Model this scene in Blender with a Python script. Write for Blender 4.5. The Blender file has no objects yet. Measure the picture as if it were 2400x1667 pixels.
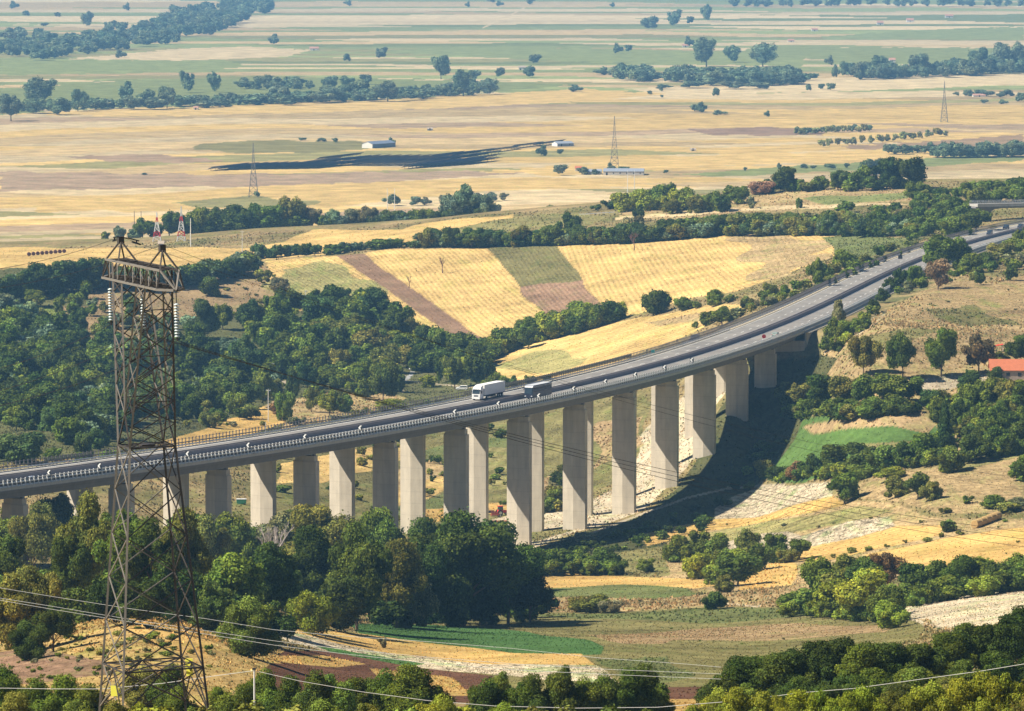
import bpy, math, random
import numpy as np
from mathutils import Vector, Matrix
random.seed(7)
R = random.Random(11)
C = bpy.context.scene.collection
S = 2400.0 / 2298.0          # tracing units -> photograph pixels
F = 12000.0
CAMZ = 200.0
PITCH = math.atan(1033.5 / F)
CP, SP = math.cos(PITCH), math.sin(PITCH)

# ------------------------------------------------------------------ helpers
def project(X, Y, Z):
    dz = Z - CAMZ
    d = Y * CP - dz * SP
    v = Y * SP + dz * CP
    return 1200 + F * X / d, 833.5 - F * v / d, d

def ray(px, py):
    a = (px - 1200) / F
    b = -(py - 833.5) / F
    return np.array([a, CP + b * SP, -SP + b * CP])

def at_z(px, py, z):
    r = ray(px, py)
    t = (z - CAMZ) / r[2]
    return Vector((r[0] * t, r[1] * t, z))

def at_d(px, py, D):
    r = ray(px, py)
    t = D / r[1]
    return Vector((r[0] * t, D, CAMZ + r[2] * t))

def smooth(a, b, x):
    t = np.clip((x - a) / (b - a), 0, 1)
    return t * t * (3 - 2 * t)

def nodemat(name, rough=0.9, spec=0.2):
    m = bpy.data.materials.new(name)
    m.use_nodes = True
    nt = m.node_tree
    b = nt.nodes['Principled BSDF']
    b.inputs['Roughness'].default_value = rough
    b.inputs['Specular IOR Level'].default_value = spec
    return m, nt, b

def simple(name, col, rough=0.85, spec=0.2, metal=0.0, noise=0.0, nscale=3.0):
    m, nt, b = nodemat(name, rough, spec)
    b.inputs['Metallic'].default_value = metal
    if noise:
        tc = nt.nodes.new('ShaderNodeTexCoord')
        n = nt.nodes.new('ShaderNodeTexNoise')
        n.inputs['Scale'].default_value = nscale
        n.inputs['Detail'].default_value = 6
        nt.links.new(tc.outputs['Object'], n.inputs['Vector'])
        mr = nt.nodes.new('ShaderNodeMapRange')
        mr.inputs['To Min'].default_value = 1 - noise
        mr.inputs['To Max'].default_value = 1 + noise
        nt.links.new(n.outputs['Fac'], mr.inputs['Value'])
        mx = nt.nodes.new('ShaderNodeVectorMath')
        mx.operation = 'SCALE'
        mx.inputs[0].default_value = col
        nt.links.new(mr.outputs['Result'], mx.inputs['Scale'])
        nt.links.new(mx.outputs[0], b.inputs['Base Color'])
    else:
        b.inputs['Base Color'].default_value = (*col, 1)
    return m

def tagit(o, label=None, cat=None, group=None, kind=None):
    if label: o['label'] = label
    if cat: o['category'] = cat
    if group: o['group'] = group
    if kind: o['kind'] = kind
    return o

def empty(name, loc=(0, 0, 0), rz=0.0):
    o = bpy.data.objects.new(name, None)
    C.objects.link(o)
    o.location = loc
    o.rotation_euler = (0, 0, rz)
    o.empty_display_size = 0.2
    return o

class MB:
    """collects plain shapes into one mesh"""
    def __init__(s):
        s.v = []; s.f = []
    def add(s, v, f):
        n = len(s.v)
        s.v += [tuple(p) for p in v]
        s.f += [tuple(i + n for i in q) for q in f]
        return s
    def box(s, c, d, rz=0.0, taper=1.0):
        hx, hy, hz = d[0] / 2, d[1] / 2, d[2] / 2
        cs, sn = math.cos(rz), math.sin(rz)
        vs = []
        for z, k in ((-hz, 1.0), (hz, taper)):
            for x, y in ((-hx, -hy), (hx, -hy), (hx, hy), (-hx, hy)):
                x *= k; y *= k
                vs.append((c[0] + x * cs - y * sn, c[1] + x * sn + y * cs, c[2] + z))
        return s.add(vs, [(3, 2, 1, 0), (4, 5, 6, 7), (0, 1, 5, 4), (1, 2, 6, 5), (2, 3, 7, 6), (3, 0, 4, 7)])
    def prism(s, pts, z0, z1):
        n = len(pts)
        return s.add([(x, y, z0) for x, y in pts] + [(x, y, z1) for x, y in pts],
                     [tuple(range(n))[::-1], tuple(range(n, 2 * n))] + [(i, (i + 1) % n, n + (i + 1) % n, n + i) for i in range(n)])
    def prof(s, pts, w, axis='y'):
        """side outline (x,z) extruded over width w along y"""
        n = len(pts)
        return s.add([(x, -w / 2, z) for x, z in pts] + [(x, w / 2, z) for x, z in pts],
                     [tuple(range(n)), tuple(range(n, 2 * n))[::-1]] + [(i, n + i, n + (i + 1) % n, (i + 1) % n) for i in range(n)])
    def bar(s, a, b, w, h=None):
        a = Vector(a); b = Vector(b); h = h or w
        d = (b - a)
        if d.length < 1e-6: return s
        d.normalize()
        up = Vector((0, 0, 1)) if abs(d.z) < 0.95 else Vector((1, 0, 0))
        r = d.cross(up).normalized() * (w / 2)
        u = r.cross(d).normalized() * (h / 2)
        vs = [a - r - u, a + r - u, a + r + u, a - r + u, b - r - u, b + r - u, b + r + u, b - r + u]
        return s.add(vs, [(0, 1, 2, 3), (7, 6, 5, 4), (0, 4, 5, 1), (1, 5, 6, 2), (2, 6, 7, 3), (3, 7, 4, 0)])
    def tube(s, pts, r, n=8, caps=True):
        pts = [Vector(p) for p in pts]
        rr = r if isinstance(r, (list, tuple)) else [r] * len(pts)
        base = len(s.v)
        for i, p in enumerate(pts):
            d = (pts[min(i + 1, len(pts) - 1)] - pts[max(i - 1, 0)])
            d = d.normalized() if d.length > 1e-9 else Vector((0, 0, 1))
            up = Vector((0, 0, 1)) if abs(d.z) < 0.9 else Vector((1, 0, 0))
            a = d.cross(up).normalized(); b = a.cross(d)
            for k in range(n):
                t = 2 * math.pi * k / n
                s.v.append(tuple(p + (a * math.cos(t) + b * math.sin(t)) * rr[i]))
        for i in range(len(pts) - 1):
            for k in range(n):
                k2 = (k + 1) % n
                s.f.append((base + i * n + k, base + i * n + k2, base + (i + 1) * n + k2, base + (i + 1) * n + k))
        if caps:
            s.f.append(tuple(base + k for k in range(n))[::-1])
            s.f.append(tuple(base + (len(pts) - 1) * n + k for k in range(n)))
        return s
    def mesh(s, name):
        me = bpy.data.meshes.new(name)
        me.from_pydata(s.v, [], s.f)
        me.validate()
        return me
    def build(s, name, m, parent=None, bevel=0.0, smoothf=False):
        me = s.mesh(name)
        me.materials.append(m)
        if smoothf:
            me.polygons.foreach_set('use_smooth', [True] * len(me.polygons))
        o = bpy.data.objects.new(name, me)
        C.objects.link(o)
        if parent: o.parent = parent
        if bevel:
            b = o.modifiers.new('bevel', 'BEVEL'); b.width = bevel; b.segments = 2; b.limit_method = 'ANGLE'
        return o

def copy_tree(o, parent=None):
    c = o.copy()
    C.objects.link(c)
    c.parent = parent
    for ch in list(o.children):
        copy_tree(ch, c)
    return c

def in_poly(px, py, poly):
    poly = np.asarray(poly, float)
    x0, y0 = poly[:, 0], poly[:, 1]
    x1, y1 = np.roll(x0, -1), np.roll(y0, -1)
    c = np.zeros(px.shape, bool)
    for a, b, d, e in zip(x0, y0, x1, y1):
        if b == e: continue
        t = ((b > py) != (e > py)) & (px < (d - a) * (py - b) / (e - b) + a)
        c ^= t
    return c

# ------------------------------------------------------------------ camera, sun, sky
cam = bpy.data.cameras.new('camera')
cam.lens = 180.0; cam.sensor_width = 36.0; cam.sensor_fit = 'HORIZONTAL'
cam.clip_start = 1.0; cam.clip_end = 120000.0
co = bpy.data.objects.new('camera', cam)
C.objects.link(co)
co.location = (0, 0, CAMZ)
co.rotation_euler = (math.pi / 2 - PITCH, 0, 0)
sc = bpy.context.scene
sc.camera = co
SUN_EL = math.radians(47.5)
sun_dir = Vector((-0.972, -0.235, 0)).normalized() * math.cos(SUN_EL) + Vector((0, 0, math.sin(SUN_EL)))
sl = bpy.data.lights.new('sun', 'SUN')
sl.energy = 5.0; sl.angle = math.radians(0.5); sl.color = (1.0, 0.93, 0.80)
so = bpy.data.objects.new('sun', sl)
C.objects.link(so)
so.rotation_euler = sun_dir.to_track_quat('Z', 'Y').to_euler()
w = bpy.data.worlds.new('World'); sc.world = w
w.use_nodes = True
bg = w.node_tree.nodes['Background']
sky = w.node_tree.nodes.new('ShaderNodeTexSky')
sky.sky_type = 'NISHITA'; sky.sun_disc = False
sky.sun_elevation = SUN_EL; sky.air_density = .75; sky.dust_density = .1; sky.ozone_density = 2.5
sky.sun_rotation = math.atan2(sun_dir.x, sun_dir.y)
w.node_tree.links.new(sky.outputs[0], bg.inputs['Color'])
bg.inputs['Strength'].default_value = 0.05
sc.view_settings.view_transform = 'Standard'
sc.view_settings.look = 'None'
sc.view_settings.exposure = 0.7
sc.view_settings.gamma = 1.0
sc.render.engine = 'CYCLES'
cy = sc.cycles
cy.max_bounces = 5; cy.diffuse_bounces = 1; cy.glossy_bounces = 2; cy.transmission_bounces = 3
cy.transparent_max_bounces = 6; cy.volume_bounces = 0
cy.use_adaptive_sampling = True; cy.adaptive_threshold = 0.02
cy.caustics_reflective = False; cy.caustics_refractive = False
cy.use_denoising = True
cy.sample_clamp_indirect = 4

# ------------------------------------------------------------------ viaduct line (near row of piers)
_line = [(502,1100),(712,1071),(900,1040),(1068,1008),(1215,977),(1351,943),(1463,911),(1558,885),(1650,858),(240,1133),(20,1158),(1729,834),(1803,811)]
_P = [at_z(x, y, 67.0) for x, y in _line]
_P += [at_z(x, y, 70.0) for x, y in ((1960,732),(2080,668),(2200,612),(2320,570),(2400,545))]
_c = np.polyfit([(p.y - 1400) / 400 for p in _P], [p.x for p in _P], 3)
def lineX(D):
    t = (np.asarray(D, float) - 1400) / 400
    tc = np.clip(t, -0.9, 2.2)
    v = np.polyval(_c, tc); dv = np.polyval(np.polyder(_c), tc)
    return v + dv * (t - tc)
_Ds = np.arange(1000.0, 3400.0, 1.0)
_Xs = lineX(_Ds)
_ss = np.concatenate([[0], np.cumsum(np.hypot(np.diff(_Xs), np.diff(_Ds)))])
def s_of_D(D): return float(np.interp(D, _Ds, _ss))
def line_at(s, u=0.0):
    """point on the near pier line at arc length s, shifted u metres to its right"""
    D = np.interp(s, _ss, _Ds); X = np.interp(s, _ss, _Xs)
    D2 = np.interp(s + 1, _ss, _Ds); X2 = np.interp(s + 1, _ss, _Xs)
    dx, dy = X2 - X, D2 - D
    n = np.hypot(dx, dy)
    dx, dy = dx / n, dy / n
    return X + dy * u, D - dx * u, dx, dy
S_AB = s_of_D(1600.0)        # abutment
S_END = s_of_D(3300.0)
S_BEG = s_of_D(1060.0)
ROADZ = 70.0
def road_dist(X, D):
    """signed distance from the middle of the motorway and arc length"""
    Xc = lineX(D)
    e = 1.0
    dx = (lineX(D + e) - Xc) / e
    cosn = 1 / np.sqrt(1 + dx * dx)
    u = (X - Xc) * cosn
    Dp = D + (X - Xc) * dx * cosn * cosn
    return u + 6.4, np.interp(Dp, _Ds, _ss)

# ------------------------------------------------------------------ ground heights
_ctl = [  # photograph column, distance, height
 (0,300,151),(0,400,136),(0,500,124),(0,650,106),(0,820,90),(0,1000,68),(0,1200,50),(0,1360,54),(0,1550,44),(0,1750,31),(0,1902,32),(0,2000,33),(0,2120,41),(0,2220,48),(0,2330,45),(0,2450,40),
 (300,300,151),(300,400,136),(300,500,124),(300,650,110),(300,820,91),(300,1000,66),(300,1200,46),(300,1370,50),(300,1525,45),(300,1700,36),(300,1900,28),(300,2100,38),(300,2220,47),(300,2330,45),(300,2450,42),
 (600,300,151),(600,400,136),(600,500,123),(600,600,112),(600,700,98),(600,860,82),(600,1060,58),(600,1261,45),(600,1477,41),(600,1700,34),(600,1900,26),(600,2080,34),(600,2200,41),(600,2300,45),(600,2450,47.5),
 (800,1300,41),(800,1477,38),(800,1727,32),(800,2120,36),(800,2300,48),(800,2450,49),
 (1000,300,151),(1000,400,136),(1000,560,112),(1000,700,94),(1000,800,83),(1000,920,71),(1000,1100,52),(1000,1325,38),(1000,1440,32),(1000,1570,30),(1000,1730,27),(1000,1920,24),(1000,2060,29),(1000,2180,41),(1000,2300,51),(1000,2450,52),
 (1215,1230,43),(1215,1290,37.5),(1215,1355,31.5),(1215,1450,30),(1215,1730,27),(1215,1906,30),(1215,2080,36),(1215,2200,45),(1215,2310,54),(1215,2450,57),
 (1351,1290,37),(1351,1400,32),(1400,300,151),(1400,400,136),(1400,520,119),(1400,680,98),(1400,830,81),(1400,950,67),(1400,1100,53),(1400,1240,41),(1463,1438,32),(1500,1296,38),(1500,1380,33),(1558,1471,36),(1500,1588,29),(1500,1680,32),(1500,1830,40),(1550,1950,47),(1500,2100,48),(1500,2220,54),(1500,2310,58),(1500,2450,62),
 (1600,1389,33.5),(1640,1508,41),(1600,1690,38),(1600,1850,46),
 (1750,1455,36.5),(1780,1540,43),(1729,1545,55),(1803,1578,59),(1750,1380,36.5),(1750,1250,44),(1750,1100,55),(1750,1040,60),(1750,920,71),(1750,800,84),(1750,600,108),(1750,500,122),(1750,400,136),(1750,300,151),
 (1760,1760,60),(1700,1950,54),(1800,1950,59),(1800,2150,58),(1800,2300,62),(1800,2450,68),
 (1850,1512,46),(1870,1421,46),(1920,1580,61),(1900,1460,51),(1950,1620,66),
 (2000,1180,52),(2000,1250,52),(2000,1330,53.5),(2000,1395,58),(2000,1412,66.5),(2000,1440,71.5),(2000,1560,72),(2000,1700,71),(2000,1900,69),(2000,2150,62),(2000,2300,66),(2000,2450,71),
 (2200,1180,57),(2200,1250,60),(2200,1340,60),(2200,1400,66),(2200,1430,71.5),(2200,1600,72),(2200,1786,72),(2200,2000,71),(2200,2200,66),(2200,2300,69),(2200,2450,72),
 (2400,300,151),(2400,400,137),(2400,500,126),(2400,600,114),(2400,740,98),(2400,860,84),(2400,980,71),(2400,1100,62),(2400,1180,60),(2400,1300,63),(2400,1400,71),(2400,1500,72),(2400,1700,72),(2400,1900,72),(2400,2150,70),(2400,2300,71),(2400,2450,73),
 (2060,300,151),(2060,400,137),(2060,500,124),(2060,700,98),(2060,860,80),(2060,980,68),(2060,1080,60),
 (-300,300,150),(-300,820,91),(-300,1200,52),(-300,1750,33),(-300,2200,48),(-300,2450,40),
 (2700,300,151),(2700,860,85),(2700,1200,62),(2700,1700,72),(2700,2200,71),(2700,2450,73),
]
_ctl = np.array(_ctl, float)
def _uv(u, D):
    return np.clip(u, -0.13, 0.13) * F / 400.0, np.log(np.clip(D, 280, 2450)) * 6.0
_cu, _cv = _uv((_ctl[:, 0] - 1200) / F * 0.9963, _ctl[:, 1])
def _k(r2): return np.where(r2 > 0, 0.5 * r2 * np.log(np.maximum(r2, 1e-12)), 0.0)
_n = len(_ctl)
_A = np.zeros((_n + 3, _n + 3))
_A[:_n, :_n] = _k((_cu[:, None] - _cu) ** 2 + (_cv[:, None] - _cv) ** 2) + np.eye(_n) * 0.02
_A[:_n, _n] = 1; _A[:_n, _n + 1] = _cu; _A[:_n, _n + 2] = _cv
_A[_n:, :_n] = _A[:_n, _n:].T
_W = np.linalg.solve(_A, np.concatenate([_ctl[:, 2], [0, 0, 0]]))
_rng = np.random.RandomState(3)
_ph = _rng.rand(10, 3) * 6.28
_fr = np.array([[0.011,0.007],[-0.008,0.013],[0.027,0.011],[0.013,-0.031],[0.05,0.033],[-0.041,0.055],[0.09,-0.04],[0.06,0.11],[0.17,0.09],[-0.12,0.19]])
_am = np.array([1.0,0.9,0.5,0.5,0.25,0.25,0.12,0.12,0.06,0.06])
def height(X, D):
    X = np.asarray(X, float); D = np.asarray(D, float)
    Dn = np.maximum(D, 1.0)
    cu, cv = _uv(X / Dn, Dn)
    sh = cu.shape
    cu = cu.ravel(); cv = cv.ravel()
    z = np.empty(cu.size)
    for i in range(0, cu.size, 40000):
        a = cu[i:i + 40000, None]; b = cv[i:i + 40000, None]
        z[i:i + 40000] = _k((a - _cu) ** 2 + (b - _cv) ** 2) @ _W[:_n] + _W[_n] + _W[_n + 1] * a[:, 0] + _W[_n + 2] * b[:, 0]
    z = z.reshape(sh)
    n = sum(_am[i] * np.sin(X * _fr[i, 0] + D * _fr[i, 1] + _ph[i, 0]) for i in range(10))
    z = z + n * 0.35
    z = z * (1 - smooth(2470, 2950, D))                 # drop to the plain
    z = np.where(D < 300, 151 + (300 - D) * 0.157, z)    # the hillside the camera stands on
    u, s = road_dist(X, D)
    wgt = (1 - smooth(16.5, 34, np.abs(u))) * smooth(S_AB - 12, S_AB + 14, s) * (1 - smooth(2500, 2900, D))
    return z * (1 - wgt) + 69.4 * wgt

_scanD = np.concatenate([np.arange(285, 2960, 2.5), np.geomspace(2960, 30000, 700)])
_scol = np.arange(-400, 2801, 10.0)
_su = (_scol - 1200) / F
_SX, _SD = np.meshgrid(_su, _scanD, indexing='ij')
_SZ = height(_SX * _SD, _SD)
_Srow = project(_SX * _SD, _SD, _SZ)[1]
def ground(px, py, after=None):
    """the first ground point seen at a photograph position"""
    i = int(round((px + 400) / 10)); i = min(max(i, 0), len(_scol) - 1)
    rows = _Srow[i]
    ok = rows <= py
    if after: ok = ok & (_scanD > after)
    k = int(np.argmax(ok)) if ok.any() else len(rows) - 1
    if k > 0 and not (after and _scanD[k - 1] < after):
        r0, r1 = rows[k - 1], rows[k]
        t = (r0 - py) / (r0 - r1) if r0 != r1 else 0
        D = _scanD[k - 1] + (_scanD[k] - _scanD[k - 1]) * min(max(t, 0), 1)
    else:
        D = _scanD[k]
    X = (px - 1200) / F * D
    for _ in range(2):
        z = float(height(X, D))
        d = D * CP - (z - CAMZ) * SP
        X = (px - 1200) / F * d
    return Vector((X, D, float(height(X, D))))
# ------------------------------------------------------------------ the ground sheet
def lin(r, g, b):
    f = lambda c: ((c / 255) / 12.92) if c <= 10 else (((c / 255) + 0.055) / 1.055) ** 2.4
    return np.array([f(r), f(g), f(b)])
STRAW = np.array([.56, .38, .145]); PALE = np.array([.58, .44, .245]); GOLD = np.array([.52, .335, .115])
TAN = np.array([.33, .235, .115]); OLIVE = np.array([.19, .165, .065]); GREEN = np.array([.06, .115, .035])
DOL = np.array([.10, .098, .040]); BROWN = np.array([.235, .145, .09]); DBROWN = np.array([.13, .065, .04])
CREAM = np.array([.58, .475, .32]); SAND = np.array([.50, .41, .28]); MID = np.array([.135, .145, .052])
TANB = np.array([.31, .215, .11])
# (polygon in tracing units, colour, mottle, furrow from-point, furrow to-point, period m, strength, min D, max D, edge warp px)
FIELDS = [
 ([(-200,600),(230,600),(560,596),(640,640),(700,700),(900,750),(1120,790),(1160,850),(1040,940),(700,960),(380,1000),(0,1040),(-200,1040)], DOL*1.15, .35, None, None, 0, 0, 1300, 2480, 12),
 ([(-200,556),(230,556),(560,556),(640,541),(700,516),(900,516),(960,500),(1150,480),(1150,505),(930,545),(700,572),(560,588),(420,602),(200,600),(-200,602)], STRAW, .25, (300,590), (640,560), 5, .10, 2100, 2700, 3),
 ([(160,655),(230,640),(430,610),(560,600),(600,600),(650,690),(560,705),(440,720),(230,700)], TANB, .35, None, None, 0, 0, 1900, 2480, 9),
 ([(140,690),(250,700),(330,760),(300,830),(190,800),(150,740)], TANB*.85, .4, None, None, 0, 0, 1800, 2480, 10),
 ([(0,660),(120,690),(170,740),(90,770),(0,740)], np.array([.17,.19,.05]), .4, None, None, 0, 0, 1800, 2480, 10),
 ([(600,585),(765,572),(1080,762),(1040,768),(920,755),(870,692),(700,700),(660,700),(600,640)], STRAW*.95, .45, (765,572), (1080,762), 2.2, .12, 1900, 2480, 3),
 ([(600,600),(760,590),(880,690),(700,700),(650,690)], OLIVE*1.5, .5, (765,572), (1080,762), 2.2, .12, 1900, 2480, 25),
 ([(755,573),(815,570),(1085,755),(1080,768),(1035,768)], BROWN, .2, (785,572), (1060,762), 2, .06, 1900, 2480, 1.5),
 ([(815,570),(860,560),(1095,556),(1240,718),(1170,755),(1085,762)], STRAW, .3, (950,562), (1140,745), 2.1, .13, 1900, 2480, 2),
 ([(1095,556),(1250,550),(1365,705),(1235,725)], OLIVE*.95, .35, (1170,560), (1300,710), 1.8, .1, 1900, 2480, 2),
 ([(1170,650),(1316,622),(1372,710),(1238,730)], BROWN*1.25, .3, (1170,560), (1300,710), 1.8, .12, 1900, 2480, 7),
 ([(1250,550),(1650,525),(1870,525),(1900,560),(1810,600),(1650,655),(1560,665),(1440,705),(1365,712)], STRAW*1.02, .28, (1400,545), (1500,690), 2.1, .12, 1900, 2480, 3),
 ([(1640,530),(1860,530),(1870,560),(1790,610),(1700,640),(1690,590)], TAN*1.2, .5, (1650,545), (1720,650), 2.5, .08, 1900, 2480, 20),
 ([(1845,530),(2070,535),(2050,556),(1960,585),(1880,600),(1872,560)], MID*1.15, .4, None, None, 0, 0, 1900, 2480, 4),
 ([(1080,805),(1160,775),(1440,712),(1600,685),(1700,680),(1580,735),(1340,835),(1200,855),(1130,850)], STRAW*1.02, .3, (1150,820), (1600,705), 5, .12, 1700, 2200, 3),
 ([(1100,815),(1200,790),(1330,800),(1250,830),(1150,840)], OLIVE*1.7, .4, (1150,820), (1600,705), 5, .1, 1700, 2200, 14),
 ([(1440,722),(1590,700),(1600,718),(1480,735)], TAN*1.2, .4, None, None, 0, 0, 1700, 2200, 6),
 ([(940,548),(1000,515),(1150,488),(1310,478),(1360,485),(1320,512),(1150,512),(990,545)], OLIVE*1.25, .4, None, None, 0, 0, 2200, 2800, 4),
 ([(1400,470),(1640,436),(2060,412),(2070,450),(1900,462),(1480,494),(1390,490)], TAN*1.15, .45, None, None, 0, 0, 2100, 2800, 5),
 ([(1800,448),(1900,438),(2030,432),(2040,448),(1870,460)], MID*1.6, .35, None, None, 0, 0, 2100, 2800, 5),
 ([(1380,488),(1640,468),(1900,456),(2060,458),(1900,464),(1640,476),(1380,495)], PALE, .3, None, None, 0, 0, 2100, 2800, 2),
 ([(1990,655),(2060,640),(2298,618),(2500,610),(2500,860),(2298,860),(2040,856),(1900,862),(1836,858),(1840,800),(1930,745),(1975,700)], TAN*1.02, .55, None, None, 0, 0, 1360, 1900, 6),
 ([(2050,640),(2298,618),(2500,600),(2500,700),(2200,720),(2060,680)], TAN*.92, .6, (2000,660), (2298,640), 4, .06, 1360, 1900, 20),
 ([(2080,700),(2180,690),(2298,720),(2298,735),(2150,730)], OLIVE*.9, .5, None, None, 0, 0, 1360, 1900, 10),
 ([(1880,770),(2000,745),(2120,740),(2000,780)], OLIVE*1.1, .5, None, None, 0, 0, 1360, 1900, 10),
 ([(1836,850),(1900,845),(2040,850),(2298,800),(2500,800),(2500,900),(2060,900),(1840,880)], TAN*1.15, .45, None, None, 0, 0, 1330, 1900, 8),
 ([(2050,852),(2150,845),(2230,840),(2298,850),(2500,850),(2500,880),(2260,876),(2190,862),(2110,880),(2120,905),(2085,900),(2060,870)], SAND*.9, .35, None, None, 0, 0, 1300, 1900, 3),
 ([(2240,808),(2500,800),(2500,860),(2230,858)], TANB*.9, .5, None, None, 0, 0, 1300, 1900, 4),
 # green terrace fields by the shadow
 ([(1680,1075),(1735,1010),(1765,950),(1850,930),(2060,915),(2115,965),(2110,1015),(1900,1050),(1800,1085)], GREEN*[1.5,1.3,1.1], .25, (1780,1010), (2080,985), 3, .06, 1300, 1700, 5),
 ([(1800,958),(1880,940),(2062,918),(2105,955),(2085,975),(2000,958),(1900,962),(1820,975)], TANB*1.1, .4, None, None, 0, 0, 1300, 1700, 3),
 ([(1900,1000),(2090,985),(2100,998),(1900,1010)], OLIVE*1.2, .4, None, None, 0, 0, 1300, 1700, 6),
 ([(1870,1110),(2000,1060),(2140,1050),(2298,1008),(2500,980),(2500,1140),(2298,1150),(2100,1150),(1960,1120)], TAN*1.05, .5, (2000,1080), (2298,1030), 5, .08, 1100, 1500, 6),
 ([(2100,1050),(2298,1008),(2500,980),(2500,1000),(2298,1024),(2140,1062)], OLIVE*1.2, .3, (2000,1080), (2298,1030), 3, .2, 1100, 1500, 3),
 # valley floor seen between the piers
 ([(560,1000),(1100,940),(1450,900),(1450,1050),(1140,1180),(560,1240)], OLIVE*1.05, .45, (700,1100), (1100,1020), 7, .12, 1290, 1800, 8),
 ([(360,990),(420,975),(620,903),(660,900),(680,935),(560,975),(420,1008),(350,1010)], GOLD, .22, (420,985), (640,920), 5, .08, 1400, 1900, 3),
 ([(600,905),(760,880),(850,870),(900,900),(820,930),(700,950),(640,960)], TAN*1.2, .45, None, None, 0, 0, 1400, 1950, 8),
 ([(620,1085),(625,1040),(760,1015),(890,1000),(960,1010),(850,1050),(720,1085)], STRAW, .3, (640,1070), (900,1020), 5, .1, 1290, 1800, 4),
 ([(870,1060),(1000,1020),(1060,1040),(1060,1085),(870,1130)], TAN*1.35, .3, (880,1110), (1050,1050), 4, .14, 1290, 1800, 5),
 ([(880,1100),(1060,1050),(1060,1075),(940,1125),(880,1140)], STRAW, .3, (880,1110), (1050,1050), 4, .14, 1290, 1800, 4),
 ([(940,1020),(1060,980),(1150,985),(1150,1020),(1000,1040)], MID*1.3, .3, None, None, 0, 0, 1290, 1800, 6),
 ([(880,1140),(1060,1090),(1060,1120),(940,1160),(860,1170)], MID*1.1, .3, None, None, 0, 0, 1290, 1800, 6),
 ([(940,1145),(1150,1120),(1150,1150),(940,1180)], GOLD*.95, .35, None, None, 0, 0, 1290, 1800, 6),
 ([(1050,1010),(1150,1005),(1150,1100),(1050,1110)], OLIVE*1.35, .35, (1060,1090), (1150,1030), 4, .15, 1290, 1800, 6),
 ([(1200,1080),(1290,1060),(1300,1130),(1210,1150)], TANB*1.15, .5, None, None, 0, 0, 1290, 1800, 8),
 ([(1225,1080),(1290,1085),(1290,1120),(1225,1125)], OLIVE*.8, .5, None, None, 0, 0, 1290, 1800, 8),
 ([(1060,1180),(1150,1160),(1290,1135),(1345,1120),(1400,1085),(1425,1040),(1440,980),(1490,930),(1540,880),(1600,815),(1650,790),(1660,840),(1620,890),(1580,960),(1560,1010),(1520,1080),(1430,1150),(1330,1185),(1230,1215),(1180,1235),(1130,1245),(1060,1235)], SAND, .38, None, None, 0, 0, 1290, 1800, 6),
 ([(1330,960),(1440,930),(1440,1000),(1340,1060)], TANB*1.1, .5, None, None, 0, 0, 1290, 1800, 10),
 ([(1540,905),(1570,890),(1570,960),(1540,965)], TANB, .5, None, None, 0, 0, 1290, 1800, 6),
 ([(1180,1195),(1290,1178),(1290,1192),(1190,1215)], OLIVE, .5, None, None, 0, 0, 1200, 1800, 6),
 ([(1180,1235),(1330,1190),(1430,1158),(1530,1095),(1570,1010),(1590,960),(1700,800),(1880,800),(1780,990),(1700,1090),(1600,1180),(1500,1225),(1300,1260),(1140,1262)], DOL*.9, .4, None, None, 0, 0, 1200, 1700, 6),  # darkened ground colour, deepens the viaduct's cast shadow
 # lower right
 ([(1480,1300),(1500,1215),(1560,1190),(1640,1165),(1860,1110),(1990,1130),(2080,1160),(2298,1165),(2500,1160),(2500,1330),(2298,1330),(2000,1300),(1700,1330),(1600,1340)], TAN*1.2, .5, (1500,1240), (2000,1130), 6, .08, 1000, 1450, 6),
 ([(1180,1262),(1350,1240),(1500,1225),(1500,1290),(1180,1290)], OLIVE*1.2, .45, None, None, 0, 0, 1000, 1450, 6),
 ([(1600,1145),(1650,1115),(1720,1090),(1860,1085),(1872,1112),(1780,1135),(1690,1160),(1600,1180)], CREAM*.72, .75, (1640,1150), (1860,1100), 2.5, .12, 1100, 1550, 4),
 ([(1440,1200),(1600,1165),(1700,1158),(1870,1112),(1905,1130),(1760,1165),(1600,1190),(1450,1225)], GOLD*.95, .35, (1500,1200), (1850,1130), 5, .14, 1000, 1450, 4),
 ([(1500,1215),(1640,1185),(1780,1165),(1930,1135),(2000,1150),(1900,1175),(1780,1190),(1640,1220),(1540,1235)], OLIVE*1.5, .45, (1500,1210), (1850,1140), 5, .14, 1000, 1450, 4),
 ([(1800,1200),(1900,1172),(1990,1162),(2010,1180),(1930,1205),(1790,1238),(1760,1232)], CREAM*.8, .85, None, None, 0, 0, 1000, 1450, 4),
 ([(1590,1225),(1760,1190),(1800,1200),(1760,1235),(1680,1250),(1610,1240)], CREAM*.7, .8, None, None, 0, 0, 1000, 1450, 6),
 ([(1770,1240),(1930,1205),(2020,1180),(2120,1178),(2110,1200),(1980,1230),(1840,1262),(1770,1260)], GOLD*1.05, .25, (1800,1250), (2100,1185), 4, .10, 1000, 1450, 3),
 ([(1940,1245),(2130,1205),(2298,1185),(2500,1170),(2500,1270),(2298,1262),(2060,1290),(1960,1275)], GOLD*1.02, .25, (1960,1260), (2298,1200), 3.5, .13, 1000, 1450, 3),
 ([(1660,1305),(1700,1270),(1780,1262),(1790,1300),(1760,1330),(1690,1340),(1650,1335)], GOLD*1.1, .3, None, None, 0, 0, 950, 1450, 5),
 ([(1180,1292),(1270,1288),(1420,1292),(1560,1300),(1640,1310),(1560,1322),(1400,1312),(1200,1320)], GOLD*1.05, .25, (1200,1300), (1560,1305), 4, .08, 900, 1350, 3),
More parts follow.
